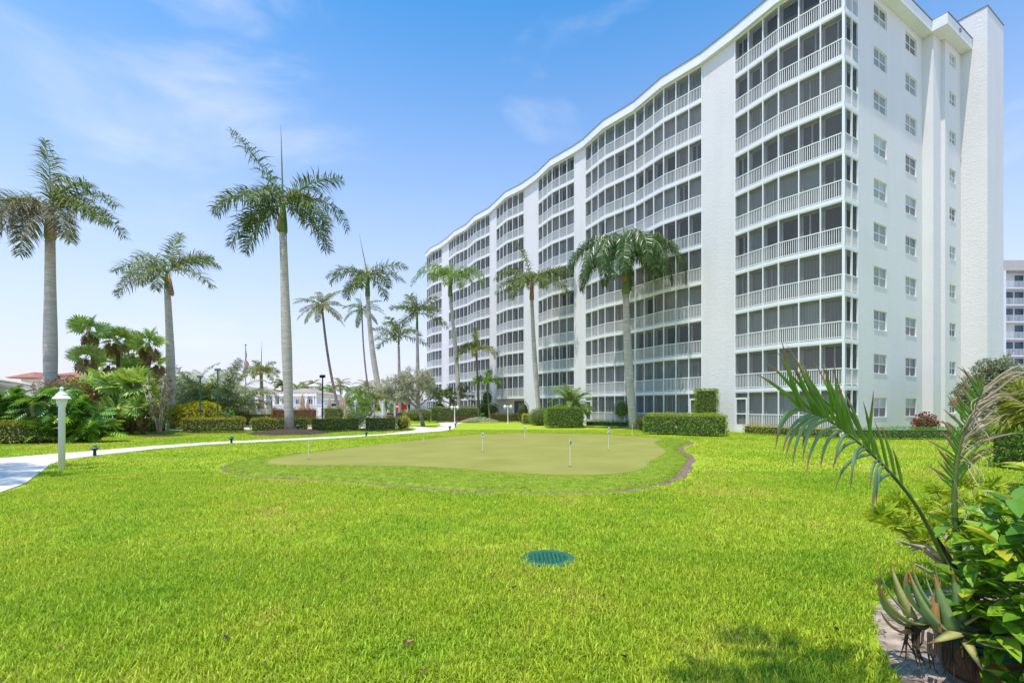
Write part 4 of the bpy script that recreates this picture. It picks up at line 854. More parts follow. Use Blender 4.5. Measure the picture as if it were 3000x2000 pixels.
ball('green_mound_shrub', 'rounded bright green shrub next to the white lantern post', at(1041, 42), 1.0, .8, .8, .72, BRT, CORE, .09, 160)
ball('yellow_croton', 'large yellow leaved croton bush around the green floodlight posts', at(570, 38), 2.2, 1.3, 1.0, 1.05, YELB, CORE, .22, 110, rough=.2, droop=.45, wl=.38)
ball('croton_bush', 'dark green croton clump between the floodlight post and the copper hedge', at(655, 39), .9, .8, .8, .7, LOWG, CORE, .2, 60, rough=.2, droop=.5, wl=.35)
ball('ixora_bush', 'bushy shrub sprinkled with red blossoms behind the split leaf shrub', at(185, 27.5), 1.75, 1.1, 1.25, 2.1, leaf_mat('ixora_leaf', [(.05, .10, .015), (.12, .17, .03), (.42, .06, .05), (.50, .11, .08), (.16, .20, .06)], .45, .25), CORE, .11, 110, rough=.15)
# building side
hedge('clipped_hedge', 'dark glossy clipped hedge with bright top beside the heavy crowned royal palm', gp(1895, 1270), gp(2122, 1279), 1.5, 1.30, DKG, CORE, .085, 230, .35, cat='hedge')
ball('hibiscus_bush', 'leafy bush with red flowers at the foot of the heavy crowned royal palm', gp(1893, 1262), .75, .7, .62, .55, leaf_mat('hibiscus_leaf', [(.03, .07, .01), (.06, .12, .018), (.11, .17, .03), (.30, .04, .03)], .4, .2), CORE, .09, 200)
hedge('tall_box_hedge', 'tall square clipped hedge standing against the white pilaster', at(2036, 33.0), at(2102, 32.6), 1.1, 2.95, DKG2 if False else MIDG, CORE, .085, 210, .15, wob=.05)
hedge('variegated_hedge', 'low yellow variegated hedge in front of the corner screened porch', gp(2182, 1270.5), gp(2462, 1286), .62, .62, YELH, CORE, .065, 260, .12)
hedge('low_hedge', 'low dark green hedge running along the windowed end wall', gp(2478, 1287), gp(2925, 1288), .7, .64, LOWG, CORE, .06, 230, .12)
hedge('low_hedge', 'low dark green hedge between the round topiary and the pygmy date palm', gp(1716, 1249), gp(1842, 1252), .6, .58, LOWG, CORE, .07, 200, .12)
ball('round_topiary', 'round clipped topiary ball left of the heavy crowned royal palm', at(1822, 39.5), .68, .65, .72, hz(1199, 39.5), OLIVE, CORE, .07, 300, rough=.05)
hedge('big_rounded_hedge', 'big rounded bright green hedge in front of the pygmy date palm', gp(1598, 1252), gp(1706, 1252), 2.4, 1.72, MIDG, CORE, .085, 230, .6, wob=.08)
ball('green_hedge_mound', 'olive green hedge mound left of the big rounded hedge', gp(1582, 1246), 1.1, 1.0, .95, .75, OLIVE, CORE, .08, 220, rough=.06, cat='hedge')
hedge('variegated_hedge', 'small yellow variegated hedge block by the entrance', gp(1530, 1242), gp(1566, 1242), 1.2, 1.05, YELH, CORE, .07, 240, .15)
hedge('croton_hedge', 'red and yellow croton hedge in front of the entrance', gp(1440, 1236), gp(1526, 1236.5), 1.2, 1.0, leaf_mat('mixed_croton_leaf', [(.06, .09, .015), (.16, .12, .02), (.22, .07, .03), (.28, .22, .03)], .4, .2), CORE, .09, 150, .2)
hedge('green_hedge', 'long rough green hedge behind the twin lantern post', gp(1268, 1235.5), gp(1398, 1236), 2.2, 1.75, OLIVE, CORE, .1, 120, .4, wob=.12)
ball('green_hedge_mound', 'green hedge mound behind the silver tree trunk', gp(1228, 1233), 2.1, 1.2, 1.0, .75, OLIVE, CORE, .1, 120, rough=.1, cat='hedge')
ball('green_hedge_mound', 'small dark green mound left of the silver tree trunk', gp(1181, 1231), .9, .8, .7, .6, LOWG, CORE, .1, 120, rough=.1, cat='hedge')
ball('bright_shrub', 'bright lime green shrub behind the white flower bed', at(1432, 59), 1.3, .9, .8, 1.45, BRT, CORE, .12, 110)
ball('tall_shrub', 'tall loose shrub with pale flowers beside the entrance', at(1533, 51), .62, .5, 1.2, 1.15, leaf_mat('bougainvillea_leaf', [(.03, .05, .012), (.06, .09, .02), (.10, .13, .04), (.5, .42, .40)], .45, .2), CORE, .08, 200)
ball('dark_shrub', 'dark shrub under the spiky screw pine', at(1288, 60), 1.0, .8, 1.3, 1.2, LOWG, CORE, .1, 120)
ball('dark_shrub', 'narrow dark shrub beside the smaller foxtail palm', at(1427, 61), .7, .5, 1.0, 2.9, LOWG, CORE, .1, 120)
ball('copper_shrub', 'wine red leafed shrub against the windowed end wall', at(2710, 28.6), .62, .5, .62, .72, WINE, CORE, .15, 90, wl=.6)
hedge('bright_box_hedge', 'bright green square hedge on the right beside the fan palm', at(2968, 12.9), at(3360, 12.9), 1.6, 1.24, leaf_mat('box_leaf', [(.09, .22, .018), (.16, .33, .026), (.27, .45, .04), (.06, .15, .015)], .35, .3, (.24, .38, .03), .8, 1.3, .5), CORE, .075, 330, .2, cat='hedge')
# white and red bedding flowers
def flowers(name, label, c, rx, ry, h, mat, n, size, cat='flower bed'):
    a = rng.uniform(0, 6.2832, n); q = np.sqrt(rng.uniform(0, 1, n)); P = np.stack([rx * q * np.cos(a), ry * q * np.sin(a), h * (1 - q ** 2) * rng.uniform(.7, 1.1, n) + .12], 1)
    V, F = leaves(P, unit(rdir(n) + np.array([0, 0, .4])), unit(rdir(n) + np.array([0, -.6, .8])), np.full(n, size), np.full(n, size * .8), .1)
    return tag(link(np_mesh(name, V, F, mat), name, None, Vector(c)), label, cat)
flowers('white_flowers', 'bed of white flowers at the foot of the smaller foxtail palm', gp(1405, 1238), 2.1, 1.2, .45, leaf_mat('white_petal', [(.12, .20, .03), (.72, .72, .70), (.10, .17, .03), (.75, .74, .72), (.08, .14, .02)], .5, .3), 2200, .11)
flowers('red_bedding_plants', 'red and orange bedding plants left of the white flowers', gp(1362, 1236.8), 1.9, 1.0, .55, leaf_mat('red_bedding_leaf', [(.30, .05, .03), (.22, .08, .04), (.09, .12, .03), (.12, .16, .03)], .5, .2), 1500, .13)
# ---- fan palms
def fan_leaf_mesh(rad, pet, nseg, span, seed, mats, sagg=.35, wseg=1.0):
    r = np.random.default_rng(seed); mb = MB(); e = R(35); K = 5
    pts = [(pet * (i / K) * math.cos(e * (1 - .5 * i / K)), 0, pet * (i / K) * math.sin(e * (1 - .5 * i / K))) for i in range(K + 1)]
    mb.tube(pts, [.016, .014, .012, .011, .010, .008], 4, 0, False); c = Vector(pts[-1])
    for k in range(nseg):
        a = R(-span / 2 + span * (k + .5) / nseg + r.uniform(-2, 2)); rr_ = rad * (1 - .22 * abs(a) / R(span / 2)) * r.uniform(.92, 1.05)
        d = Vector((math.cos(a), math.sin(a), .12)); s = Vector((-math.sin(a), math.cos(a), 0)); wd = rad * R(span) / nseg * .30 * wseg
        m1 = c + d * rr_ * .55; m2 = c + d * rr_ * .82 + Vector((0, 0, -sagg * rr_ * .12)); tp = c + d * rr_ + Vector((0, 0, -sagg * rr_ * r.uniform(.2, .6)))
        up = Vector((0, 0, wd * .35 * (-1) ** k))
        mb.face([c, m1 - s * wd + up, m2 - s * wd * .55, tp, m2 + s * wd * .55, m1 + s * wd - up], 1)
    return mb.mesh('fan_leaf', mats)
FANM = [fan_leaf_mesh(.75, .7, 22, 300, i, [M_RACH, FAN]) for i in range(3)]
FANO = [fan_leaf_mesh(.7, .6, 20, 300, 10 + i, [M_RACHB, FANOLD], .9) for i in range(2)]
M_FIBRE = trunk_mat('fibre_trunk', (.07, .045, .03), (.20, .13, .08), 7.0, 3.0)
def fan_palm(label, base, crown, sc, n_green, n_old, seed, group, flowers_=True):
    r = random.Random(seed); base, crown = Vector(base), Vector(crown); rt = empty('fan_palm', base, label, 'fan palm', group)
    mb = MB(); mb.tube([q - base for q in trunk_curve(base, crown, (r.uniform(-.15, .15), 0), 8)], [.11 + .015 * (i % 2) for i in range(9)], 9); mb.build('trunk', M_FIBRE, rt, True)
    for i in range(n_green + n_old):
        old = i >= n_green; az = i * 137.5 + r.uniform(-20, 20); el = (-75 + r.uniform(-10, 20)) if old else (50 - 75 * (i / n_green) + r.uniform(-8, 8))
        o = link((r.choice(FANO) if old else r.choice(FANM)), 'fan_leaf', rt, crown - base, None, sc * r.uniform(.75, 1.0)); o.rotation_euler = (r.uniform(-1.25, 1.25), -R(el), R(az))
    if flowers_:
        mb = MB()
        for k in range(3):
            a = r.uniform(0, 6.28); p0 = crown - base; p1 = p0 + Vector((math.cos(a) * .5, math.sin(a) * .5, .8 * sc)); p2 = p1 + Vector((math.cos(a) * .6, math.sin(a) * .6, .05))
            mb.tube([p0, p1, p2], [.012, .010, .005], 4)
            for j in range(26): q = p1.lerp(p2, r.random()) + Vector((0, 0, .0)); e = q + Vector((r.uniform(-.12, .12), r.uniform(-.12, .12), r.uniform(-.3, .05))); mb.face([q, q.lerp(e, .5) + Vector((.015, 0, 0)), e, q.lerp(e, .5) - Vector((.015, 0, 0))])
        mb.build('flower_stalk', plain('dry_flower_stalk', (.45, .34, .18), .8, .2, 8), rt)
    return rt
G_FAN = 'fan palms in the clump behind the left hedge'
for i, (pb, px, py, Y, sc, ng_, no_, lb) in enumerate([(300, 264, 975, 33, 1.15, 12, 4, 'tallest curving fan palm of the clump, with dry flower stalks'), (285, 252, 1055, 32, 1.0, 10, 3, 'shorter leaning fan palm at the outer edge of the clump'), (340, 344, 1000, 34, 1.1, 12, 4, 'upright fan palm with orange dry flowers in the middle of the clump'),
        (440, 437, 1012, 33, 1.1, 11, 4, 'fan palm of the clump nearest the royal palm with the hanging sheath'), (320, 318, 1072, 35, 1.1, 9, 6, 'dim fan palm inside the clump'), (385, 390, 1040, 36, 1.15, 8, 8, 'shaded fan palm with hanging brown leaves deep in the clump'), (405, 402, 1080, 35, 1.0, 8, 6, 'low shaded fan palm between the taller ones'), (460, 458, 1070, 36, 1.0, 8, 6, 'back fan palm behind the sparse small tree')]):
    fan_palm(lb, at(pb, Y), at3(px, py, Y), sc, ng_, no_, 400 + i, G_FAN, i < 4)
for i, (px, py, Y, sc, lb) in enumerate([(300, 1150, 29.5, 1.45, 'stemless bushy fan palm beside the split leaf shrub'), (385, 1145, 29.8, 1.45, 'stemless bushy fan palm beside the sparse small tree'), (340, 1205, 29.2, 1.1, 'low fan palm seedling cluster above the clipped hedge'), (420, 1205, 29.2, 1.0, 'low fan palm seedling at the sparse small tree')]):
    fan_palm(lb, at(px, Y), at3(px, py, Y), sc, 22, 3, 420 + i, 'bushy fan palms below the clump', False)
# big leaved fan palm at the right edge
FANB = [fan_leaf_mesh(.70, .55, 34, 290, 30 + i, [M_RACH, leaf_mat('yellow_fan_segment', [(.16, .22, .03), (.28, .30, .05), (.40, .36, .10), (.10, .15, .02)], .45, .3)], .5, .8) for i in range(2)]
rt = empty('fan_palm', at(3105, 9.2), 'yellow green fan palm with straw coloured leaf tips at the bright square hedge', 'fan palm')
mb = MB(); mb.tube([(0, 0, 0), (0, 0, .8), (.02, 0, 1.45)], [.12, .10, .10], 9); mb.build('trunk', M_FIBRE, rt, True)
for i in range(11):
    o = link(FANB[i % 2], 'fan_leaf', rt, (0, 0, 1.45), None, rnd.uniform(.95, 1.15)); o.rotation_euler = (rnd.uniform(-.9, .9), -R(rnd.uniform(-15, 45)), R((i * 137.5 + 180) % 360))
for k in range(2): o = link(FANB[k], 'fan_leaf', rt, (0, 0, 1.5), None, 1.1); o.rotation_euler = (R(62 - 20 * k), -R(22 - 26 * k), R(188 + 14 * k))
# pygmy date / areca clumps: many arching fronds from the ground
def clump_palm(name, label, base, stems, seed, mat, L, hi=(50, 85), dr=(60, 110), h=(0, 0), fk=None, cat='palm clump', spread=.6, group=None):
    r = random.Random(seed); rt = empty(name, base, label, cat, group); fk = fk or dict(nl=40, ll=.55, lw=.05, plum=.3, ldroop=.5)
    if h[1] > 0:
        mb = MB()
        for i in range(5): a = r.uniform(0, 6.28); mb.tube([(.3 * math.cos(a), .3 * math.sin(a), 0), (spread * .6 * math.cos(a), spread * .6 * math.sin(a), h[1])], .06, 6)
        mb.build('stem', M_TRB, rt)
    ms_ = [frond_mesh(L * q, e, d, seed=seed + k, mat=mat, **fk) for k, (q, e, d) in enumerate([(1.0, hi[1], dr[1]), (.95, (hi[0] + hi[1]) / 2, dr[1]), (.9, hi[0], dr[0]), (.8, hi[0] - 20, dr[0]), (1.05, hi[1] - 8, dr[0])])]
    for i in range(stems):
        a = r.uniform(0, 6.28); q = spread * math.sqrt(r.random()); link(r.choice(ms_), 'frond', rt, (q * math.cos(a), q * math.sin(a), r.uniform(*h)), (r.uniform(-.3, .3), 0, a + r.uniform(-.6, .6)), r.uniform(.75, 1.1))
    return rt
ARECA = leaf_mat('areca_leaflet', [(.085, .15, .035), (.15, .23, .05), (.25, .31, .08), (.42, .42, .18)], .4, .22, spec=.5)
clump_palm('areca_palm', 'dense dark feathery palm clump behind the yellow croton', at(540, 44), 46, 501, ARECA, 5.6, (45, 85), (60, 115), (0, 2.2), dict(nl=60, ll=.85, lw=.06, plum=.4, ldroop=.7), spread=1.6, group='feathery palm clumps')
clump_palm('areca_palm', 'feathery palm clump with a pale arching frond beside the flagpole', at(645, 44), 44, 502, ARECA, 5.6, (40, 85), (60, 120), (0, 2.4), dict(nl=60, ll=.85, lw=.06, plum=.4, ldroop=.7), spread=1.6, group='feathery palm clumps')
clump_palm('areca_palm', 'dark feathery palm clump directly behind the hanging sheath palm', at(592, 47), 36, 503, ARECA, 5.2, (45, 85), (70, 115), (.5, 2.6), dict(nl=60, ll=.85, lw=.06, plum=.4, ldroop=.7), spread=1.4, group='feathery palm clumps')
clump_palm('pygmy_date_palm', 'pygmy date palm with fine arching fronds behind the big rounded hedge', at(1676, 42.0), 46, 511, BRIGHTP, 2.5, (10, 75), (60, 100), (1.7, 2.1), dict(nl=50, ll=.42, lw=.04, plum=.3, ldroop=.4), spread=.3, cat='palm')
clump_palm('screw_pine', 'spiky screw pine with leaning pale trunk in front of the far balconies', at(1318, 59), 60, 521, ROYALD, 1.5, (5, 70), (30, 80), (2.4, 3.6), dict(nl=16, ll=.6, lw=.10, plum=1.0, ldroop=.3, fwd=.9), spread=2.2, cat='screw pine')
clump_palm('spiky_plant', 'spiky green plant behind the white flower bed', at(1412, 58.5), 26, 523, LOWG, 1.3, (20, 70), (30, 60), (.3, .6), dict(nl=14, ll=.5, lw=.09, plum=.8, ldroop=.3, fwd=.9), spread=.7, cat='plant')
mb = MB(); mb.tube([(2.3, -.4, 0), (1.3, -.5, 1.2), (.1, -.5, 2.2), (-1.2, -.4, 2.7)], [.16, .14, .12, .09], 7); mb.tube([(1.3, -.5, 1.2), (1.0, -.3, 2.6)], [.1, .08], 6); mb.build('trunk', M_BARK, bpy.data.objects['screw_pine'])
for i, (px, Y, sc, lb) in enumerate([(1020, 84, 1.0, 'green tropical shrub by the white lantern post'), (1055, 80, 1.15, 'full green tropical shrub behind the rounded bright shrub'), (1088, 78, 1.1, 'green tropical shrub beside the tan piling'), (1120, 82, 1.0, 'green shrub mass behind the silver tree')]):
    clump_palm('tropical_shrub', lb, at(px, Y), 40, 530 + i, BRIGHTP, 2.6 * sc, (20, 80), (40, 100), (.3, 2.2), dict(nl=22, ll=.7, lw=.12, plum=.6, ldroop=.5), cat='shrub', spread=1.8, group='tropical shrubs by the boats')
for i, (px, Y, rx, rz, lb) in enumerate([(660, 60, 1.6, .9, 'shrubs below the clubhouse porch'), (735, 58, 2.6, 1.0, 'flowering shrub row beside the tan umbrella'), (812, 60, 1.4, 1.0, 'shrub left of the white pool wall'), (965, 95, 2.6, 1.7, 'round tree in front of the white roofed house')]):
    ball('garden_shrub', lb, at(px, Y), rx, 1.0, rz, rz * .9, OLIVE, CORE, .16, 50, rough=.2)
# ---- branching trees
def tree(name, label, base, spec, leafmat, bark, seed, crown, leaf=.09, n_leaf=9000, cat='tree', wl=.5, stick=.7, loose=.28):
    """spec: main limbs as polylines; crown: ellipsoids (centre, radii) that the leafy twigs fill"""
    r = random.Random(seed); rt = empty(name, base, label, cat); mb = MB(); tips = []
    for pts, r0, r1 in spec:
        K = len(pts); mb.tube(pts, [r0 + (r1 - r0) * i / (K - 1) for i in range(K)], 8, 0); tips.append(Vector(pts[-1])); tips.append(Vector(pts[-2]))
    att = []
    for c, rad, cnt in crown:
        for i in range(cnt):
            d = Vector((r.gauss(0, 1), r.gauss(0, 1), r.gauss(0, 1))).normalized(); q = Vector(c) + Vector((d.x * rad[0], d.y * rad[1], d.z * rad[2])) * (r.random() ** .4)
            near = min(tips, key=lambda t_: (t_ - q).length); mid_ = near.lerp(q, .5) + Vector((r.uniform(-.15, .15), r.uniform(-.15, .15), r.uniform(-.05, .2)))
            mb.tube([near, mid_, q], [.022 * stick, .014 * stick, .005], 4, 0, False); att.append((near, mid_, q))
    mb.build('trunk', bark, rt, True)
    n = n_leaf; k = rng.integers(0, len(att), n); u = np.clip(rng.beta(2.6, 1.0, n), 0, 1)[:, None]
    A0 = np.array([a[1] for a in att])[k]; A1 = np.array([a[2] for a in att])[k]; P = A0 + (A1 - A0) * u * 1.05 + rng.normal(0, loose * .4, (n, 3))
    D = unit(unit(A1 - A0) * .6 + rdir(n) * .9 + np.array([0, 0, .35])); Ln_ = leaf * rng.uniform(.7, 1.4, n)
    V, F = leaves(P, D, unit(rdir(n) + np.array([0, 0, .8])), Ln_, Ln_ * wl, .1)
    link(np_mesh('crown', V, F, leafmat), 'crown', rt); return rt
b = gp(1240, 1249)
tree('buttonwood_tree', 'silvery grey leaved tree leaning over the path junction', b, [([(0, 0, 0), (-.15, 0, .7), (-.45, 0, 1.6), (-.55, 0, 2.6), (-.2, 0, 4.0)], .20, .06), ([(-.42, 0, 1.5), (-1.3, .2, 2.3), (-2.4, .2, 3.0)], .12, .05), ([(-.5, 0, 2.2), (.1, -.2, 3.2), (.3, 0, 4.3)], .09, .04), ([(-.5, 0, 2.0), (-1.6, -.4, 3.3), (-2.2, -.4, 4.2)], .09, .04), ([(-1.3, .2, 2.3), (-3.2, 0, 2.9), (-4.0, 0, 3.0)], .06, .03), ([(-.45, 0, 1.7), (.5, .3, 2.6), (.7, .3, 3.3)], .07, .03)],
     SILV, M_BARK, 61, [((-2.6, 0, 3.3), (1.9, 1.3, 1.15), 110), ((-.8, 0, 4.1), (1.7, 1.3, 1.25), 110), ((.3, 0, 3.9), (.75, .8, 1.3), 50), ((-3.5, 0, 2.9), (1.0, .8, .8), 40), ((-1.6, 0, 2.5), (1.6, .8, .5), 30)], .13, 17000, loose=.30)
b = at(2925, 27.5)
tree('buttonwood_tree', 'grey green bushy tree at the foot of the stair tower', b, [([(0, 0, 0), (.1, 0, 1.2), (0, 0, 2.4), (.1, 0, 3.8)], .16, .05), ([(.1, 0, 1.2), (-1.0, 0, 2.2), (-1.6, 0, 3.2)], .09, .04), ([(.1, 0, 1.4), (1.0, .2, 2.4), (1.6, 0, 3.2)], .09, .04), ([(0, 0, 1.0), (-1.4, -.2, 1.6), (-2.0, 0, 2.0)], .06, .03)],
     leaf_mat('grey_green_leaf', [(.17, .205, .13), (.26, .295, .20), (.36, .39, .29), (.11, .14, .07)], .5, .2), M_BARK, 62, [((0, 0, 3.3), (1.6, 1.2, 1.35), 130), ((-1.5, 0, 2.2), (1.1, .9, 1.0), 70), ((1.6, 0, 2.7), (1.3, 1, 1.3), 80), ((.2, -.3, 1.4), (1.9, 1, .8), 60)], .13, 17000, wl=.6, loose=.25)
b = gp(467, 1277)
stems_ = []
for i in range(7):
    a = i * .9; q = .35 + .12 * (i % 3); stems_.append(([(.05 * math.cos(a), .05 * math.sin(a), .1), (q * .45 * math.cos(a), q * .4 * math.sin(a), 1.0), (q * .9 * math.cos(a) - (.3 if i % 2 else 0), q * .6 * math.sin(a), 1.9), (q * 1.2 * math.cos(a) - (.45 if i % 2 else -.1), q * .8 * math.sin(a), 2.6 + .35 * (i % 4))], .035, .014))
tree('sparse_small_tree', 'sparse multi stemmed small tree with twisted bare twigs in a mulch ring', b, stems_, leaf_mat('magnolia_leaf', [(.08, .085, .03), (.16, .14, .05), (.28, .24, .08), (.06, .08, .02), (.30, .22, .10)], .5, .25), trunk_mat('pale_bark', (.30, .26, .22), (.52, .48, .43), 2, 2), 63, [((0, 0, 2.7), (.95, .7, 1.0), 46), ((0, 0, 1.4), (.7, .6, .9), 30)], .11, 1500, stick=.9, loose=.22)
mulch(467, 1278, 1.35, .9, .08, 'flat dark mulch ring around the sparse small tree')
# gnarled pale trunk lying in the hedge
rt = empty('gnarled_tree', at(1098, 39.5), 'gnarled pale leaning trunk with a spiky tuft above the clipped hedge', 'tree')
mb = MB(); mb.tube([(-1.0, -2.6, 0), (-.95, -2.6, .6), (-.6, -2.5, .95), (.35, -2.4, 1.15), (.55, -2.3, 1.5), (.35, -2.2, 1.85), (.8, -2.1, 2.3)], [.17, .16, .13, .12, .11, .09, .07], 8); mb.build('trunk', trunk_mat('gnarled_bark', (.30, .27, .24), (.55, .52, .48), 3, 3), rt, True)
for i in range(16): link(frond_mesh(.9, 30 + 8 * (i % 5), 60, 12, .4, .05, .8, .4, 540 + i % 3, COCO), 'frond', rt, (.8, -2.1, 2.25), (0, 0, i * 2.4))

# ---- split leaf shrub on the left: separate large lobed leaves
def lobed_leaf(seed, Lf=.62, Wf=.5):
    r = random.Random(seed); mb = MB(); n = 7
    mid_ = [Vector((Lf * i / n, 0, -.10 * Lf * (i / n) ** 2 * 1.6)) for i in range(n + 1)]
    for i in range(n):
        w0 = .028 * (1 - i / n) + .012; a, b_ = mid_[i], mid_[i + 1]
        mb.face([a + Vector((0, -w0, 0)), b_ + Vector((0, -w0, 0)), b_ + Vector((0, w0, 0)), a + Vector((0, w0, 0))])
        wd = Wf * .5 * math.sin(math.pi * (.2 + .72 * (i + .5) / n)) * r.uniform(.85, 1.1)
        for s in (-1, 1):
            t_ = Vector((.55 * wd + Lf * .03, s * wd, -.32 * wd)); m0 = a.lerp(b_, .5); bw = Lf / n * .40; m1 = m0 + t_ * .55 + Vector((0, 0, .05 * wd))
            mb.face([m0 - Vector((bw, 0, 0)), m1 - Vector((bw * .8, 0, 0)), m0 + t_ + Vector((bw * .4, 0, 0)), m1 + Vector((bw * .95, 0, 0)), m0 + Vector((bw, 0, 0))])
    mb.face([mid_[-1] + Vector((0, -.02, 0)), mid_[-1] + Vector((.14 * Lf, 0, -.06)), mid_[-1] + Vector((0, .02, 0))])
    return mb
PHIL = [plain('split_leaf_%s' % nm, c, .35, .3, 3, spec=.45) for nm, c in (('deep', (.08, .22, .018)), ('fresh', (.14, .32, .025)), ('light', (.26, .44, .04)))]
def add_translucent(m, k):
    t = m.node_tree; out = next(n_ for n_ in t.nodes if n_.type == 'OUTPUT_MATERIAL'); p = next(n_ for n_ in t.nodes if n_.type == 'BSDF_PRINCIPLED')
    tr_ = t.nodes.new('ShaderNodeBsdfTranslucent'); ms_ = t.nodes.new('ShaderNodeMixShader'); ms_.inputs[0].default_value = k
    src = p.inputs['Base Color'].links[0].from_socket; t.links.new(src, tr_.inputs[0]); t.links.new(p.outputs[0], ms_.inputs[1]); t.links.new(tr_.outputs[0], ms_.inputs[2]); t.links.new(ms_.outputs[0], out.inputs[0])
for m_ in PHIL: add_translucent(m_, .25)
LOB = [lobed_leaf(700 + i).mesh('leaf', PHIL[j]) for i in range(3) for j in range(3)]
sb = at(120, 23.2); rt = empty('split_leaf_shrub', sb, 'large glossy split leaf shrub behind the white lamp post', 'shrub')
mb = MB(); cores = [((-2.6, .5, 1.25), (2.3, .9, 1.45)), ((.5, .3, 1.25), (2.2, .85, 1.45)), ((2.2, .2, .7), (1.0, .55, .85))]
for c, rd in cores:
    i0 = len(mb.v)
    for j in range(1, 8):
        th = math.pi * j / 8; mb.v += [(c[0] + rd[0] * .8 * math.sin(th) * math.cos(6.2832 * i / 12), c[1] + rd[1] * .8 * math.sin(th) * math.sin(6.2832 * i / 12), max(.02, c[2] + rd[2] * .8 * math.cos(th))) for i in range(12)]
    for j in range(6):
        for i in range(12): mb.f.append((i0 + j * 12 + i, i0 + (j + 1) * 12 + i, i0 + (j + 1) * 12 + (i + 1) % 12, i0 + j * 12 + (i + 1) % 12)); mb.m.append(0)
    mb.f.append(tuple(i0 + i for i in range(12))); mb.m.append(0)
mb.build('inner_stems', CORE, rt)
rl_ = random.Random(77); cnt = 0
while cnt < 300:
    c, rd = rl_.choices(cores, (5, 5, 2))[0]; d = Vector((rl_.gauss(0, 1), rl_.gauss(0, 1), rl_.gauss(0, 1))).normalized()
    if d.y > .45: continue
    q = Vector((c[0] + d.x * rd[0], c[1] + d.y * rd[1], c[2] + d.z * rd[2])) * 1.0
    if q.z < .12: continue
    q += d * rl_.uniform(-.25, .05)
    o = link(rl_.choice(LOB), 'leaf', rt, q, None, rl_.uniform(.95, 1.5)); az = math.atan2(d.y - .35, d.x) + rl_.uniform(-.9, .9)
    o.rotation_euler = (rl_.uniform(-.5, .5), -R(rl_.uniform(-50, 30)) , az); cnt += 1
# ================================================================== lamps, posts, golf pins, drain
M_LAMPW = plain('lamp_white_paint', (.78, .78, .75), .45, .04, 5)
M_LENS = plain('frosted_lens', (.70, .70, .66), .3, .03, 5)
M_GRNM = plain('green_painted_metal', (.035, .14, .10), .4, .15, 12)
M_GRND = plain('dark_green_metal', (.012, .030, .024), .5, .2, 12)
M_GRYM = plain('grey_metal', (.33, .34, .35), .4, .15, 10, metal=.3)
M_BLACK = plain('black_metal', (.02, .02, .022), .5, .2, 12)
M_HOLE_SHADE = plain('opening_shade', (.008, .008, .008), .9, .2, 8)  # near-black colour stands in for the shade inside holes and openings
p_ = at(181, 12.92); rt = empty('lamp_post', p_, 'white round post lamp with a coolie hat cap beside the concrete path', 'lamp post')
mb = MB(); mb.lathe([(.074, 0), (.074, 1.72), (.08, 1.73)], 20); mb.build('post', M_LAMPW, rt, True)
mb = MB(); mb.lathe([(.082, 1.725), (.095, 1.76), (.095, 1.80), (.112, 1.82), (.112, 1.86)], 20); mb.build('collar', M_LAMPW, rt)
mb = MB(); mb.lathe([(.12, 1.862), (.125, 1.92), (.15, 1.935)], 20); mb.build('lens', M_LENS, rt)
mb = MB(); mb.lathe([(.198, 1.925), (.20, 1.94), (.13, 2.02), (.125, 2.05), (.10, 2.07), (.06, 2.12), (.04, 2.13), (.035, 2.20), (.045, 2.215), (.02, 2.26)], 24); mb.build('cap', M_LAMPW, rt)
def bollard(label, p, h):
    rt = empty('path_light', p, label, 'path light', 'green path lights')
    mb = MB(); mb.lathe([(.05, 0), (.045, h * .5), (.06, h * .52), (.05, h * .56)], 14); mb.build('post', M_GRND, rt)
    mb = MB(); mb.lathe([(.06, h * .562), (.085, h * .60), (.095, h * .66), (.085, h * .70)], 14); mb.build('lens', M_GRND, rt)
    mb = MB(); mb.lathe([(.138, h * .705), (.128, h * .76), (.09, h * .84), (.055, h * .86), (.06, h * .95), (.035, h)], 18); mb.build('cap', M_GRNM, rt)
for px, pt, pb, lb in [(277.5, 1304, 1335.5, 'green mushroom path light right of the white round post lamp'), (678, 1277, 1298.5, 'green path light before the dark mulch mound'), (1073, 1263, 1277.5, 'green path light in front of the gnarled pale trunk'), (1318, 1247, 1260.5, 'green path light on the outer edge of the path bend'),
                       (1334.5, 1238, 1250.5, 'green path light above the one at the path bend'), (1338.5, 1230.5, 1241.5, 'green path light right beside the twin lantern post'), (1366, 1226, 1236.4, 'green path light at the white flowers'), (1257, 1224, 1238, 'green path light on the lawn right of the silver tree'), (873, 1249, 1263.5, 'dark path light on the mulch at the tallest royal palm')]:
    q = gp(px, pb); bollard(lb, q if px != 873 else (*at(873, 31.2)[:2], .24), (pb - pt) * q.y / F_PX)
def twin_lantern(label, px, Y, top):
    p = at(px, Y); h = hz(top, Y); rt = empty('twin_lantern', p, label, 'lamp post', 'white twin lantern posts')
    mb = MB(); mb.lathe([(.10, 0), (.06, .1), (.05, h - .35), (.04, h - .1)], 10); mb.tube([(-.32, 0, h - .32), (-.3, 0, h - .22), (0, 0, h - .22), (.3, 0, h - .22), (.32, 0, h - .32)], .03, 6); mb.build('post', M_LAMPW, rt)
    for s in (-1, 1):
        mb = MB(); mb.lathe([(.09, h - .50), (.12, h - .28), (.19, h - .27), (.09, h - .12), (.03, h - .05)], 10, (s * .32, 0, 0)); mb.build('lantern', M_LAMPW, rt)
twin_lantern('white twin lantern post at the path junction', 1332, 53.2, 1186); twin_lantern('white twin lantern post in front of the entrance door', 1488, 51, 1184)
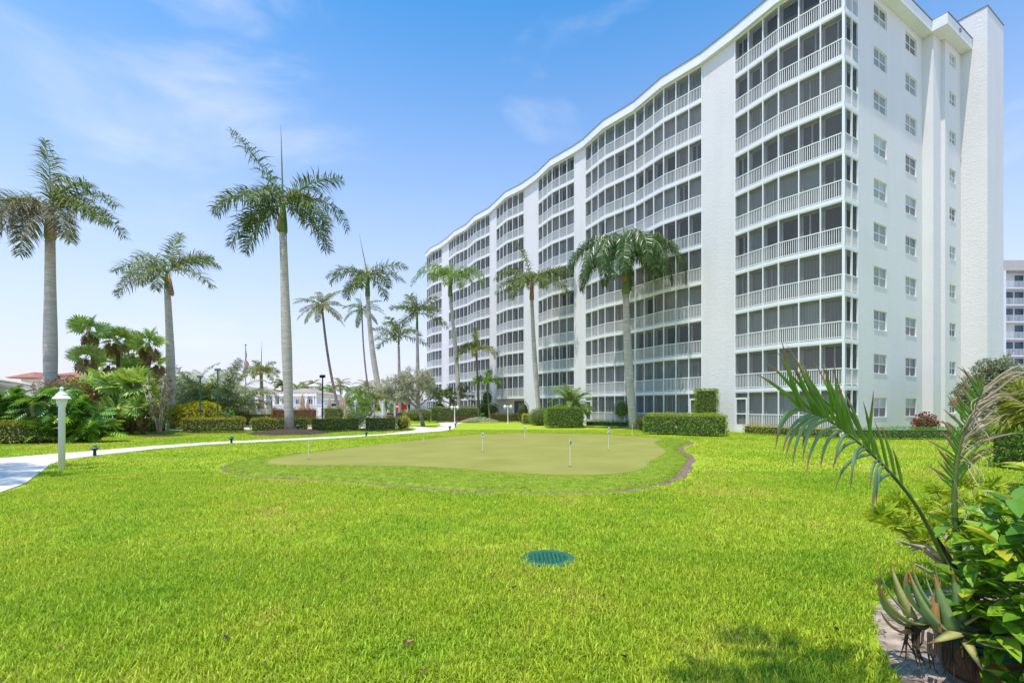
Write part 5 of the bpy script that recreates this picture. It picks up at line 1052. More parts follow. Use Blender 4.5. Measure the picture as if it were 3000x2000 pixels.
def flood(label, px, Y, top, heads=2):
    p = at(px, Y); h = hz(top, Y); rt = empty('floodlight_post', p, label, 'floodlight', 'floodlight posts by the pool hedges')
    mb = MB(); mb.lathe([(.055, 0), (.05, h - .12)], 8); mb.build('post', M_GRNM if px < 900 else M_GRND, rt)
    for s in (-1, 1):
        mb = MB(); mb.obox((s * .095, -.02, h - .05), (.085, 0, 0), (0, .09, .04), (0, -.03, .075)); mb.build('lamp_head', M_GRYM if px < 900 else M_BLACK, rt)
    mb = MB(); mb.box(-.14, .14, -.06, .06, .62, .80); mb.build('control_box', M_GRYM, rt)
flood('shorter green floodlight post in the yellow croton', 587, 36.5, 1100); flood('taller green floodlight post with twin heads at the yellow croton', 638, 36, 1080); flood('dark floodlight post rising out of the clipped hedge', 945, 34.9, 1100)
p_ = at(1041, 43); rt = empty('lantern_post', p_, 'white cylinder lantern post above the rounded bright shrub', 'lamp post'); h = hz(1174, 43)
mb = MB(); mb.lathe([(.06, 0), (.06, h - .3)], 10); mb.build('post', M_LAMPW, rt); mb = MB(); mb.lathe([(.12, h - .3), (.14, h - .05), (.10, h)], 12); mb.build('lantern', M_LENS, rt)
# golf pins
M_PIN = plain('pin_white', (.80, .80, .78), .4, .03, 9); M_BADGE = plain('pin_badge_dark', (.045, .03, .028), .5, .1, 30); M_SIGN = plain('pin_sign_grey', (.74, .72, .70), .45, .05, 20)
def golf_pin(label, px, base, top, sign=True, ang=0):
    p = gp(px, base); p.z = .071; p2 = at(px, p.y * .97, .071); h = (base - top) * p.y / F_PX; rt = empty('golf_pin', p, label, 'golf pin', 'putting green pins', R(ang))
    mb = MB(); mb.lathe([(.009, 0), (.009, h)], 8); mb.build('rod', M_PIN, rt)
    mb = MB(); K = 20
    mb.prism([(.054 * math.cos(6.2832 * i / K), .054 * math.sin(6.2832 * i / K)) for i in range(K)], .0006, .004); mb.build('cup', M_HOLE_SHADE, rt)
    if sign:
        mb = MB(); hz_ = .20; pts = []
        for i in range(28):
            a = 6.2832 * i / 28; x_, z_ = .060 * math.cos(a), .070 * math.sin(a); x_ *= 1 if z_ > 0 else 1 - .55 * (-z_ / .070) ** 1.5; z_ = z_ * (1.0 if z_ > 0 else 1.35)
            if z_ > .05: z_ = .05 + (z_ - .05) * .5 + .02
            pts.append((x_, z_ + h - .10))
        i0 = len(mb.v); mb.v += [(x_, -.014, z_) for x_, z_ in pts] + [(x_, -.022, z_) for x_, z_ in pts]; n_ = len(pts)
        mb.f += [tuple(range(n_)), tuple(range(n_, 2 * n_))[::-1]] + [(i, (i + 1) % n_, n_ + (i + 1) % n_, n_ + i) for i in range(n_)]; mb.m += [0] * (n_ + 2)
        s_ = mb.build('sign', M_SIGN, rt)
        mb = MB(); n_ = 18; mb.v += [(0.034 * math.cos(6.2832 * i / n_), -.0245, h - .10 + .034 * math.sin(6.2832 * i / n_)) for i in range(n_)]; mb.f.append(tuple(range(n_))[::-1]); mb.m.append(0); mb.build('badge', M_BADGE, s_)
        mb = MB(); mb.box(-.006, .006, -.0275, -.0262, h - .125, h - .075); mb.build('numeral', M_PIN, s_)
for a in [('thin white pin without a visible sign at the tapered end of the green', 904, 1350, 1288, False), ('thin white pin at the side of the green facing the path', 1242, 1302, 1256, False), ('golf pin with round badge facing the lawn in the middle of the green', 1414, 1329.5, 1271, True, 0), ('small far golf pin in front of the big rounded hedge', 1537.5, 1290.6, 1252, True, 0),
          ('golf pin with tilted badge closest to the grassy collar and drain', 1670, 1373, 1293, True, 50), ('golf pin left of the dark hedge with a second pin behind it', 1783, 1322, 1266, True, 30), ('golf pin at the back edge of the green behind another pin', 1783.5, 1296, 1254, True, 15), ('tilted looking pin near the foot of the heavy crowned royal palm', 1852, 1283.5, 1246, True, 60)]:
    golf_pin(*a)
# catch basin grate
rt = empty('drain_grate', (DRAIN.x, DRAIN.y, 0), 'round green slotted drain grate set in the lawn', 'drain')
M_DRN = plain('drain_green_plastic', (.024, .130, .072), .7, .18, 14, .1, 60, spec=.2); M_DRN2 = plain('drain_green_lid', (.021, .118, .066), .7, .2, 14, .1, 60, spec=.2)
mb = MB(); mb.lathe([(.295, -.02), (.295, .018), (.29, .022), (.222, .022), (.220, .010)], 40); mb.m = [0] * len(mb.m); mb.f.pop(); mb.m.pop(); mb.build('rim', M_DRN, rt)
mb = MB(); mb.lathe([(.28, -.1), (.28, -.03)], 30); mb.build('basin', M_HOLE_SHADE, rt)
def slot_rows():
    o = []
    for i in range(-4, 5):
        x = i * .046; half = math.sqrt(max(0, .198 ** 2 - x * x)); n_ = int(half / .026)
        for j in range(-n_, n_ + 1): o.append((x, j * .026))
    return o
SL = slot_rows(); mb = MB(); gx = sorted({round(x, 4) for x, _ in SL}); xs = [-.218]
for x in gx: xs += [x - .0135, x + .0135]
xs.append(.218)
for i in range(len(xs) - 1):                                  # ribs between the slot columns, then bridges across each column
    x0, x1 = xs[i], xs[i + 1]; xm = max(abs(x0), abs(x1)) if i % 2 == 0 else abs((x0 + x1) / 2)
    if i % 2 == 0:
        h0, h1 = math.sqrt(max(0, .218 ** 2 - x0 * x0)), math.sqrt(max(0, .218 ** 2 - x1 * x1)); mb.prism([(x0, -h0), (x1, -h1), (x1, h1), (x0, h0)], .014, .019)
    else:
        x = (x0 + x1) / 2; ys = sorted(y for xx, y in SL if abs(xx - x) < 1e-3); H = math.sqrt(.218 ** 2 - x * x); prev = -H
        for y in ys: mb.box(x0, x1, prev, y - .0075, .014, .0188); prev = y + .0075
        mb.box(x0, x1, prev, H, .014, .0188)
mb.build('slotted_lid', M_DRN2, rt)
mb = MB(); K = 48
for i in range(K):
    a0 = 6.2832 * i / K; r0_, r1_ = .30, .33 + .05 * rnd.random(); a1 = 6.2832 * (i + 1) / K; mb.face([(r0_ * math.cos(a0), r0_ * math.sin(a0), .006), (r0_ * math.cos(a1), r0_ * math.sin(a1), .006), (r1_ * math.cos(a1), r1_ * math.sin(a1), .005), (r1_ * math.cos(a0), r1_ * math.sin(a0), .005)][::-1])
mb.build('soil_ring', M_SOIL, rt)
# yellow cord on the lawn and brown fallen leaves
mb = MB(); pts = []
for i in range(14):
    u = i / 13; q = gp(287 + 143 * u, 1397.5 - 9 * u + 1.0 * math.sin(5 * u)); pts.append((q.x, q.y, .055))
mb.tube(pts, .007, 5); tag(mb.build('garden_line', plain('yellow_cord', (.55, .58, .03), .5)), 'thin yellow cord lying on the lawn right of the white post lamp', 'cord')
FL = [plain('fallen_leaf_%d' % i, c, .7, .3, 20) for i, c in enumerate([(.15, .075, .03), (.30, .18, .09), (.09, .055, .03)])]
mb = MB(); K = 10
row = [[(.10 * i / 5 - .05, s * .028 * math.sin(math.pi * (.08 + .84 * i / 5)), .018 * math.cos(i * .9) + abs(s) * .014) for i in range(6)] for s in (-1, 0, 1)]
for a, b_ in ((0, 1), (1, 2)):
    for i in range(5): mb.face([row[a][i], row[a][i + 1], row[b_][i + 1], row[b_][i]])
FLM = [mb.mesh('fallen_leaf', m_) for m_ in FL]
for px, py in [(1043, 1583), (1008, 1560), (1001, 1705), (1088, 1772), (1200, 1898), (1188, 1905), (1242, 1990), (770, 1965), (665, 1888), (180, 1910), (1822, 1708), (2160, 1886), (1506, 1734), (2317, 1493), (2450, 1860), (1768, 1760), (1780, 1940), (1830, 1942), (1445, 1700), (610, 1475), (2130, 1600), (865, 1546)]:
    q = gp(px, py); o = link(rnd.choice(FLM), 'fallen_leaf', None, (q.x, q.y, .05), (rnd.uniform(-.3, .3), rnd.uniform(-.3, .3), rnd.uniform(0, 6)), rnd.uniform(.4, .75)); tag(o, 'curled brown fallen leaf lying on the open lawn', 'leaf', 'fallen leaves on the lawn')

# ================================================================== pool side
M_TAN = plain('tan_canvas', (.50, .37, .25), .85, .15, 6, .2, 30); M_NAVY = plain('navy_canvas', (.02, .03, .07), .8, .1, 6); M_WOODP = plain('tan_wood', (.50, .36, .17), .7, .2, 8)
def closed_umbrella(label, px, Y, top, mat=M_TAN, wide=1.0):
    h = hz(top, Y); rt = empty('closed_umbrella', at(px, Y), label, 'umbrella', 'closed tan umbrellas by the pool'); mb = MB(); mb.lathe([(.25, 0), (.25, .06), (.03, .1), (.025, h)], 10); mb.build('pole', M_LAMPW, rt)
    mb = MB(); K = 16; prof = [(.03, h - .02), (.10, h - .25), (.20, h - .9), (.17, h - 1.15), (.26, h - 1.6), (.30, h - 2.0)]
    for r_, z_ in prof: mb.v += [((r_ * wide * (1 + .22 * (-1) ** i)) * math.cos(6.2832 * i / K), (r_ * wide * (1 + .22 * (-1) ** i)) * math.sin(6.2832 * i / K), z_ - (.05 if i % 4 == 0 and z_ < h - 1.8 else 0)) for i in range(K)]
    for j in range(len(prof) - 1):
        for i in range(K): mb.f.append((j * K + i, (j + 1) * K + i, (j + 1) * K + (i + 1) % K, j * K + (i + 1) % K)); mb.m.append(0)
    mb.f.append(tuple(range(K))); mb.m.append(0); mb.build('canopy', mat, rt)
for px, Y, top, w, lb in [(668, 55, 1155, 1.0, 'closed tan umbrella in front of the clubhouse porch'), (765, 50, 1155, 1.35, 'closed tan umbrella with a wide canopy beside the foxtail palm trunk'), (886, 49, 1153, 1.0, 'tall closed tan umbrella above the long copper red hedge'), (902, 56, 1165, .9, 'smaller closed tan umbrella over the end of the copper red hedge'), (965, 54, 1163, 1.0, 'closed tan umbrella above the pale green box hedge'), (1000, 50, 1161, 1.0, 'closed tan umbrella at the foot of the thin curving trunk'), (1008, 48, 1161, 1.0, 'closed tan umbrella beside its twin, right of the thin curving trunk')]:
    closed_umbrella(lb, px, Y, top, M_TAN, w)
closed_umbrella('closed navy blue umbrella beyond the white pool fence', 689, 66, 1176, M_NAVY, .8); bpy.data.objects['closed_umbrella.007']['group'] = 'closed navy umbrella'
# white pool fence
rt = empty('pool_fence', at(740, 46), 'white metal pool fence with slim bars in front of the lounge chairs', 'fence'); a, b_ = at(672, 46) - at(740, 46), at(808, 46) - at(740, 46); mb = MB(); mb.bar(a, b_, 1.46, 1.52, .05); mb.bar(a, b_, .3, .34, .04); mb.build('rail', M_WHITE, rt)
mb = MB()
for i in range(46): q = a.lerp(b_, i / 45); mb.box(q.x - .012, q.x + .012, q.y - .012, q.y + .012, 0, 1.5)
mb.build('bars', M_WHITE, rt)
for i in range(6): q = a.lerp(b_, i / 5); mb = MB(); mb.box(q.x - .035, q.x + .035, q.y - .035, q.y + .035, 0, 1.58); mb.build('post', M_WHITE, rt)
def lounge(label, px, Y, ang):
    rt = empty('lounge_chair', at(px, Y), label, 'lounge chair', 'white lounge chairs by the pool', R(ang)); mb = MB(); mb.obox((0, 0, .4), (.95, 0, 0), (0, .3, 0), (0, 0, .025)); mb.build('seat', M_WHITE, rt)
    mb = MB(); mb.obox((-1.0, 0, .80), (.25, 0, -.42), (0, .3, 0), (.02, 0, .012)); mb.build('backrest', M_WHITE, rt)
    for sx_ in (-.75, .75):
        for sy_ in (-.26, .26): mb = MB(); mb.box(sx_ - .025, sx_ + .025, sy_ - .025, sy_ + .025, 0, .38); mb.build('leg', M_WHITE, rt)
lounge('white lounge chair by the pool fence nearest the flagpole', 735, 48, 20); lounge('white lounge chair in the middle of the pool fence', 752, 49, 10); lounge('white lounge chair at the copper red hedge', 787, 49, -10)
# flagpole with a hanging flag
Yf = 52; h = hz(1010, Yf); rt = empty('flagpole', at(719.5, Yf), 'grey flagpole with a golden ball beside the foxtail palm', 'flagpole'); mb = MB(); mb.lathe([(.07, 0), (.05, h * .6), (.04, h - .08)], 10); mb.build('pole', M_GRYM, rt)
mb = MB(); mb.lathe([(.02, h - .08), (.09, h - .05), (.11, h), (.09, h + .06), (.02, h + .09)], 10); mb.build('finial', M_GRYM, rt)
M_FR, M_FW, M_FB = plain('flag_red', (.42, .03, .045), .8), plain('flag_white', (.70, .68, .66), .8), plain('flag_blue', (.03, .045, .15), .8)
mb = MB(); zt_, nst, nu = hz(1022, Yf), 13, 12; drop = 3.0
def flag_pt(u, v):                                            # u along the fly, v from the top stripe down: the cloth hangs in folds
    x_ = .05 + .30 * u * (1 if v > .2 else .8) + .05 * math.sin(9 * u + 2 * v) - .45 * v * u; y_ = -.06 - .22 * math.sin(11 * u + 1.5 * v) * u; z_ = zt_ - 1.35 * v - 1.7 * (u ** 1.1); return (x_ - .12 * v, y_, z_)
for j in range(nst):
    for i in range(nu):
        u0, u1, v0, v1 = i / nu, (i + 1) / nu, j / nst, (j + 1) / nst; mi = 2 if (j < 7 and u1 <= .42) else (0 if j % 2 == 0 else 1)
        mb.face([flag_pt(u0, v0), flag_pt(u1, v0), flag_pt(u1, v1), flag_pt(u0, v1)], mi)
for sj in range(6):
    for si in range(5):
        u, v = .05 + si * .075, .04 + sj * .082; q = Vector(flag_pt(u, v)) + Vector((0, -.012, 0)); mb.face([q + Vector((-.025, 0, 0)), q + Vector((0, 0, -.025)), q + Vector((.025, 0, 0)), q + Vector((0, 0, .025))], 1)
o = mb.build('flag', [M_FR, M_FW, M_FB], None, True, at(719.5, Yf)); tag(o, 'limp red white and blue flag with stars and stripes hanging on the flagpole', 'flag')
# white pool wall with vent blocks
Yw = 58; rt = empty('pool_wall', at(880, Yw), 'low white pool wall with square vent openings behind the copper red hedge', 'wall'); x0, x1 = at(806, Yw).x - at(880, Yw).x, at(958, Yw).x - at(880, Yw).x; hw = hz(1186, Yw)
mb = MB(); mb.box(x0, x1, 0, .3, 0, hw); mb.build('wall', M_FASCIA, rt); mb = MB(); mb.box(x0 - .05, x1 + .05, -.06, .36, hw + .003, hw + .10); mb.build('coping', M_WHITE, rt)
for i in range(4):
    for j in range(4): mb = MB(); xx = at(941, Yw).x - at(880, Yw).x + i * .28; zz = .62 + j * .26; mb.box(xx, xx + .18, -.02, .0, zz, zz + .14); mb.build('vent', M_HOLE_SHADE, rt)
# pilings / posts
for px, Y, top, w_, mt, lb in [(1096, 44, 1175, .09, M_WOODP, 'tan wooden post beside the gnarled pale trunk'), (1122.5, 45, 1173, .13, M_LAMPW, 'thick white post under the silver tree'), (1156.5, 43, 1172, .09, M_LAMPW, 'slim white post at the end of the clipped hedge')]:
    h = hz(top, Y); mb = MB(); mb.lathe([(w_, 0), (w_, h - .08), (w_ * 1.3, h - .06), (w_ * 1.3, h - .02), (w_ * .4, h)], 12); tag(mb.build('mooring_post', mt, None, False, at(px, Y)), lb, 'post')
# white low fence board left of the pilings, brown planter wall, blue cart
mb = MB(); a, b_ = at(1084, 50), at(1121, 50); mb.bar(a, b_, 0, hz(1207, 50), .06)
for i in range(14): q = a.lerp(b_, i / 13); mb.box(q.x - .03, q.x + .03, q.y - .06, q.y - .035, 0, hz(1206, 50))
tag(mb.build('board_fence', plain('weathered_white_board', (.55, .57, .56), .8, .15, 6)), 'pale board fence behind the gnarled pale trunk', 'fence')
rt = empty('planter_wall', at(1152, 52), 'low brown timber planter wall under the silver tree', 'planter')
for j in range(4): mb = MB(); mb.box(-.8, .9, 0, .25, .28 * j + .01, .28 * j + .27); mb.build('timber', plain('brown_timber', (.16, .085, .05), .8, .3, 5), rt)
mb = MB(); mb.prism([(-.35, -.25), (.35, -.25), (.3, .25), (-.3, .25)], .45, 1.0); mb.tube([(-.3, -.2, 0), (-.3, -.2, .46)], .03, 6); mb.tube([(.3, -.2, 0), (.3, -.2, .46)], .03, 6); tag(mb.build('blue_cart', plain('blue_plastic', (.06, .09, .26), .4), None, False, at(1161, 44)), 'small blue bin next to the slim white post', 'bin')
# motor yacht
Yb = 80; rt = empty('motor_yacht', at(990, Yb), 'white motor yacht behind the closed tan umbrellas', 'boat'); M_HULL = plain('boat_gelcoat', (.80, .80, .79), .2, .03, 3); M_TINT = glass_mat('boat_glass', (.02, .022, .026), .08)
mb = MB(); secs = [(-3.4, .9, .5), (-1.0, 1.1, .2), (1.6, .9, .2), (3.2, .35, .6), (4.0, .03, 1.2)]; 
for x_, w_, kz in secs: mb.v += [(x_, -w_, 1.55 + .12 * max(0, x_)), (x_, -w_ * .6, kz), (x_, w_ * .6, kz), (x_, w_, 1.55 + .12 * max(0, x_))]
for i in range(4):
    for j in range(4): mb.f.append((i * 4 + j, (i + 1) * 4 + j, (i + 1) * 4 + (j + 1) % 4, i * 4 + (j + 1) % 4)); mb.m.append(0)
mb.f += [(0, 1, 2, 3), (19, 18, 17, 16)]; mb.m += [0, 0]; mb.build('hull', M_HULL, rt)
mb = MB(); mb.v += [(-2.4, -.8, 1.6), (1.8, -.7, 1.75), (1.0, -.6, 2.5), (-2.2, -.7, 2.5), (-2.4, .8, 1.6), (1.8, .7, 1.75), (1.0, .6, 2.5), (-2.2, .7, 2.5)]; mb.f += [(0, 1, 2, 3), (5, 4, 7, 6), (1, 5, 6, 2), (4, 0, 3, 7), (3, 2, 6, 7)]; mb.m += [0] * 5; cb = mb.build('cabin', M_HULL, rt)
mb = MB(); mb.v += [(-2.0, -.80, 1.85), (1.2, -.74, 1.95), (.75, -.67, 2.35), (-1.9, -.74, 2.35)]; mb.f.append((0, 1, 2, 3)); mb.m.append(0); mb.build('window', M_TINT, cb)
mb = MB(); mb.box(-2.3, 1.0, -.9, .9, 3.0, 3.1)
for x_ in (-2.1, -.6, .8):
    for y_ in (-.7, .7): mb.tube([(x_ + .2, y_, 2.5), (x_, y_, 3.0)], .03, 5)
mb.build('hardtop', M_HULL, rt)
Yb = 75; rt = empty('red_boat', at(1172, Yb), 'red hulled boat half hidden behind the silver tree', 'boat'); mb = MB(); secs = [(-.75, .7, .9), (0, .8, .8), (.6, .5, .9), (1.1, .05, 1.4)]
for x_, w_, kz in secs: mb.v += [(x_, -w_, 2.25), (x_, -w_ * .6, kz), (x_, w_ * .6, kz), (x_, w_, 2.25)]
for i in range(3):
    for j in range(4): mb.f.append((i * 4 + j, (i + 1) * 4 + j, (i + 1) * 4 + (j + 1) % 4, i * 4 + (j + 1) % 4)); mb.m.append(0)
mb.f += [(0, 1, 2, 3), (15, 14, 13, 12)]; mb.m += [0, 0]; mb.build('hull', plain('red_gelcoat', (.50, .03, .03), .25, .05), rt); mb = MB(); mb.box(-.6, -.1, -.85, -.80, 1.75, 1.95); mb.build('stripe', M_HULL, rt); mb = MB(); mb.box(-.7, .4, -.5, .5, 2.26, 2.5); mb.build('console', M_TINT, rt)
mb = MB(); mb.box(-.7, .7, -.5, .5, .2, .9); mb.build('lift_cradle', plain('cradle_brown', (.10, .06, .045), .7), rt)
# ================================================================== houses
M_TILE_T = plain('tan_roof_tile', (.34, .275, .225), .85, .12, 3); M_TILE_R = plain('terracotta_tile', (.34, .145, .095), .85, .25, 3); M_TILE_W = plain('white_flat_tile', (.62, .58, .52), .85, .12, 3); M_HWALL = plain('house_white_wall', (.74, .74, .72), .8, .05, 1.5); M_CREAM = plain('house_cream_wall', (.66, .62, .55), .8, .06, 1.5); M_HWIN = glass_mat('house_glass', (.05, .055, .06), .1)
def hip(mb, x0, x1, y0, y1, z0, h, ov=.6, m=0):
    x0 -= ov; x1 += ov; y0 -= ov; y1 += ov; d = min(x1 - x0, y1 - y0) / 2
    if x1 - x0 >= y1 - y0: a, b_ = (x0 + d, (y0 + y1) / 2, z0 + h), (x1 - d, (y0 + y1) / 2, z0 + h); mb.face([(x0, y0, z0), (x1, y0, z0), b_, a], m); mb.face([(x1, y1, z0), (x0, y1, z0), a, b_], m); mb.face([(x0, y1, z0), (x0, y0, z0), a], m); mb.face([(x1, y0, z0), (x1, y1, z0), b_], m)
    else: a, b_ = ((x0 + x1) / 2, y0 + d, z0 + h), ((x0 + x1) / 2, y1 - d, z0 + h); mb.face([(x0, y1, z0), (x0, y0, z0), a, b_], m); mb.face([(x1, y0, z0), (x1, y1, z0), b_, a], m); mb.face([(x0, y0, z0), (x1, y0, z0), a], m); mb.face([(x1, y1, z0), (x0, y1, z0), b_], m)
    mb.face([(x0, y0, z0 - .02), (x0, y1, z0 - .02), (x1, y1, z0 - .02), (x1, y0, z0 - .02)], m)
def tile_rows(mb, x0, x1, y0, z0, h, dep, ov=.6, step=.5, m=0):       # ribs of barrel tile on the slope facing the lawn
    x0 -= ov; x1 += ov; n_ = int((x1 - x0) / step); d = dep / 2 + ov
    for i in range(n_ + 1):
        x = x0 + i * step; k = min(1, min(x - x0, x1 - x) / d)
        if k > .05: mb.tube([(x, y0 - ov, z0 + .04), (x, y0 - ov + d * k, z0 + .04 + h * k)], .09, 4, m, False)
def house_window(rt, x, z, w, h, y, bars=True):
    mb = MB(); mb.box(x, x + w, y - .06, y - .02, z, z + h); o = mb.build('window', M_HWIN, rt)
    mb = MB(); e = .08
    for a in ((x - e, x, z - e, z + h + e), (x + w, x + w + e, z - e, z + h + e), (x, x + w, z - e, z), (x, x + w, z + h, z + h + e)) + (((x, x + w, z + h * .5 - .04, z + h * .5 + .04), (x + w / 2 - .04, x + w / 2 + .04, z, z + h)) if bars else ()): mb.box(a[0], a[1], y - .10 - (.004 if a[1] - a[0] < .1 else 0), y - .03, a[2], a[3])
    mb.build('frame', M_WHITE, o)
# clubhouse
Yc = 86; org = at(780, Yc); rt = empty('clubhouse', org, 'low white house with tan hip roof and columned porch across the pool', 'house'); X_ = lambda px, Y=Yc: at(px, Y).x - org.x
ze = hz(1153, Yc)
mb = MB(); mb.box(X_(640), X_(805), 2.2, 12, 0, ze - .1); mb.box(X_(803), X_(925), .3, 11.98, 0, ze - .101); wl = mb.build('wall', M_HWALL, rt)
mb = MB(); mb.box(X_(632), X_(812), -.2, 12.6, ze - .45, ze - .005); mb.box(X_(797), X_(932), -.7, 12.2, ze - .44, ze - .004); mb.build('eave', M_WHITE, rt)
mb = MB(); hip(mb, X_(632), X_(812), .3, 12, ze, 1.1 + .3, .5); hip(mb, X_(798), X_(931), -.2, 11.6, ze + .003, 1.15, .5); hip(mb, X_(648), X_(700), .5, 12, ze + .005, 1.5, .3); tile_rows(mb, X_(798), X_(931), -.2, ze, 1.15, 11.8, .5, .8); tile_rows(mb, X_(632), X_(812), .3, ze, 1.4, 11.7, .5, .8); mb.build('roof', M_TILE_T, rt)
for px in (646, 674, 703, 722, 752, 775, 804): mb = MB(); mb.box(X_(px) - .28, X_(px) + .28, -.1, .4, 0, ze - .46); mb.build('column', M_WHITE, rt)
for px in (806, 826, 893, 901, 923, 928): mb = MB(); mb.box(X_(px) - .2, X_(px) + .2, -.6, -.2, 0, ze - .46); mb.build('column', M_WHITE, rt)
for px, w_, y_, z_, h_, br in [(655, .9, 2.2, .8, 2.2, 1), (682, 1.0, 2.2, .8, 2.2, 1), (737, .9, 2.2, .1, 3.0, 0), (736 + 4, .8, 2.2, .1, 3.0, 0), (777, .8, 2.2, .1, 3.0, 0), (787, .5, 2.2, .9, 2.2, 1), (797, .3, 2.2, .9, 2.2, 1), (811, .7, .3, .7, 2.6, 1), (830, .5, .3, .7, 2.6, 1), (865, .5, .3, .7, 2.4, 1), (881, .3, .3, .7, 2.4, 1), (910.5, .8, .3, .4, 2.8, 1), (903, .3, .3, .4, 2.8, 0)]: house_window(rt, X_(px), z_, w_, h_, y_, br)
mb = MB(); cx_ = X_(917, 96); mb.box(cx_ - .65, cx_ + .65, 10, 11.3, ze, hz(1143, 96)); mb.build('cupola_base', M_WHITE, rt)
mb = MB(); zc_ = hz(1143, 96)
for sx_ in (-.58, 0, .58):
    for sy_ in (10.07, 11.23): mb.box(cx_ + sx_ - .09, cx_ + sx_ + .09, sy_ - .07, sy_ + .07, zc_, zc_ + .75)
mb.box(cx_ - .85, cx_ + .85, 9.8, 11.5, zc_ + .75, zc_ + .88); hip(mb, cx_ - .9, cx_ + .9, 9.75, 11.55, zc_ + .885, .55, .1); mb.build('cupola', M_WHITE, rt)
# white roofed house
Yc = 118; org = at(992, Yc); rt = empty('white_house', org, 'white house with pale grey hip roof behind the motor yacht', 'house'); mb = MB(); x0, x1 = at(955, Yc).x - org.x, at(1033, Yc).x - org.x; ze = hz(1163, Yc); mb.box(x0, x1, 0, 9, 0, ze); mb.build('wall', M_HWALL, rt); mb = MB(); hip(mb, x0, x1, 0, 9, ze + .02, 1.7, .6); mb.build('roof', plain('grey_roof_tile', (.52, .52, .52), .8, .1, 3), rt); house_window(rt, x0 + 1.2, .8, 1.4, 1.5, 0); house_window(rt, x0 + 4.2, .8, 1.0, 1.5, 0)
# outbuilding by the far corner of the tower block
Yc = 92; org = at(1170, Yc); rt = empty('white_outbuilding', org, 'white flat roofed outbuilding behind the red boat', 'building'); x0, x1 = at(1134, Yc).x - org.x, at(1252, Yc).x - org.x; mb = MB(); mb.box(x0, x1, 0, 5, 0, hz(1177, Yc)); mb.build('wall', M_HWALL, rt); mb = MB(); mb.box(x0 - .2, x1 + .2, -.3, 5.2, hz(1177, Yc) + .004, hz(1174, Yc)); mb.build('roof', M_WHITE, rt)
for i in range(4): house_window(rt, x0 + .6 + 1.7 * i, .9, .5, 1.5, 0, False)
# left houses
rt = empty('neighbour_house', (-37.9, 37.8, 0), 'house with weathered white tile roof and deep eave beyond the split leaf shrub', 'house', None, -R(54.4)); ze = 3.4
mb = MB(); mb.box(.8, 24, -10, -.8, 0, ze - .25); mb.build('wall', plain('beige_wall', (.46, .42, .36), .85, .06, 2), rt); mb = MB(); mb.box(0, 25, -11, 0, ze - .24, ze - .01); mb.build('eave', M_WHITE, rt)
mb = MB(); hip(mb, 0, 25, -11, 0, ze, 1.9, .12)
for i in range(50): x = .2 + i * .5; k = min(1, x / 5.5); mb.tube([(x, .1, ze + .03), (x, .1 - 5.6 * k, ze + .03 + 1.9 * k)], .07, 4, 0, False)
mb.build('roof', M_TILE_W, rt)
Yc = 88; org = at(150, Yc); rt = empty('terracotta_house', org, 'two storey cream house with terracotta tile roofs behind the split leaf shrub', 'house'); X_ = lambda px: at(px, Yc).x - org.x; z1_ = hz(1107, Yc); z2_ = hz(1112, Yc)
mb = MB(); mb.box(X_(45), X_(130), 1, 10, 0, z1_ - .1); mb.box(X_(85), X_(165), 3, 14, 0, hz(1098, Yc)); mb.box(X_(165), X_(282), 2, 12, 0, z2_ - .1); mb.build('wall', M_CREAM, rt)
mb = MB(); hip(mb, X_(18), X_(100), 0, 10, z1_, 1.3, .4); tile_rows(mb, X_(18), X_(100), 0, z1_, 1.3, 10, .4, .55); hip(mb, X_(70), X_(180), 3, 14, hz(1098, Yc), 1.0, .5); tile_rows(mb, X_(70), X_(180), 3, hz(1098, Yc), 1.0, 11, .5, .55); hip(mb, X_(165), X_(262), 1, 12, z2_, 1.7, .4); tile_rows(mb, X_(165), X_(262), 1, z2_, 1.7, 11, .4, .55); hip(mb, X_(220), X_(292), .4, 12.2, hz(1113, Yc), 1.5, .4); tile_rows(mb, X_(220), X_(292), .4, hz(1113, Yc), 1.5, 11.8, .4, .55); hip(mb, X_(112), X_(131), 2.2, 3, hz(1104, Yc), .4, .2); mb.build('roof', M_TILE_R, rt)
for px, w_, z_, h_, y_ in [(120, .8, hz(1119, Yc), 1.0, 3), (178, 1.0, hz(1128, Yc), 1.0, 2), (208, 1.6, hz(1131, Yc), 1.0, 2), (222, .9, hz(1131, Yc), 1.0, 2)]: house_window(rt, X_(px), z_, w_, h_, y_)
for px in (251, 270): mb = MB(); mb.box(X_(px) - .2, X_(px) + .2, .5, .9, 0, hz(1115, Yc)); mb.build('column', M_CREAM, rt)
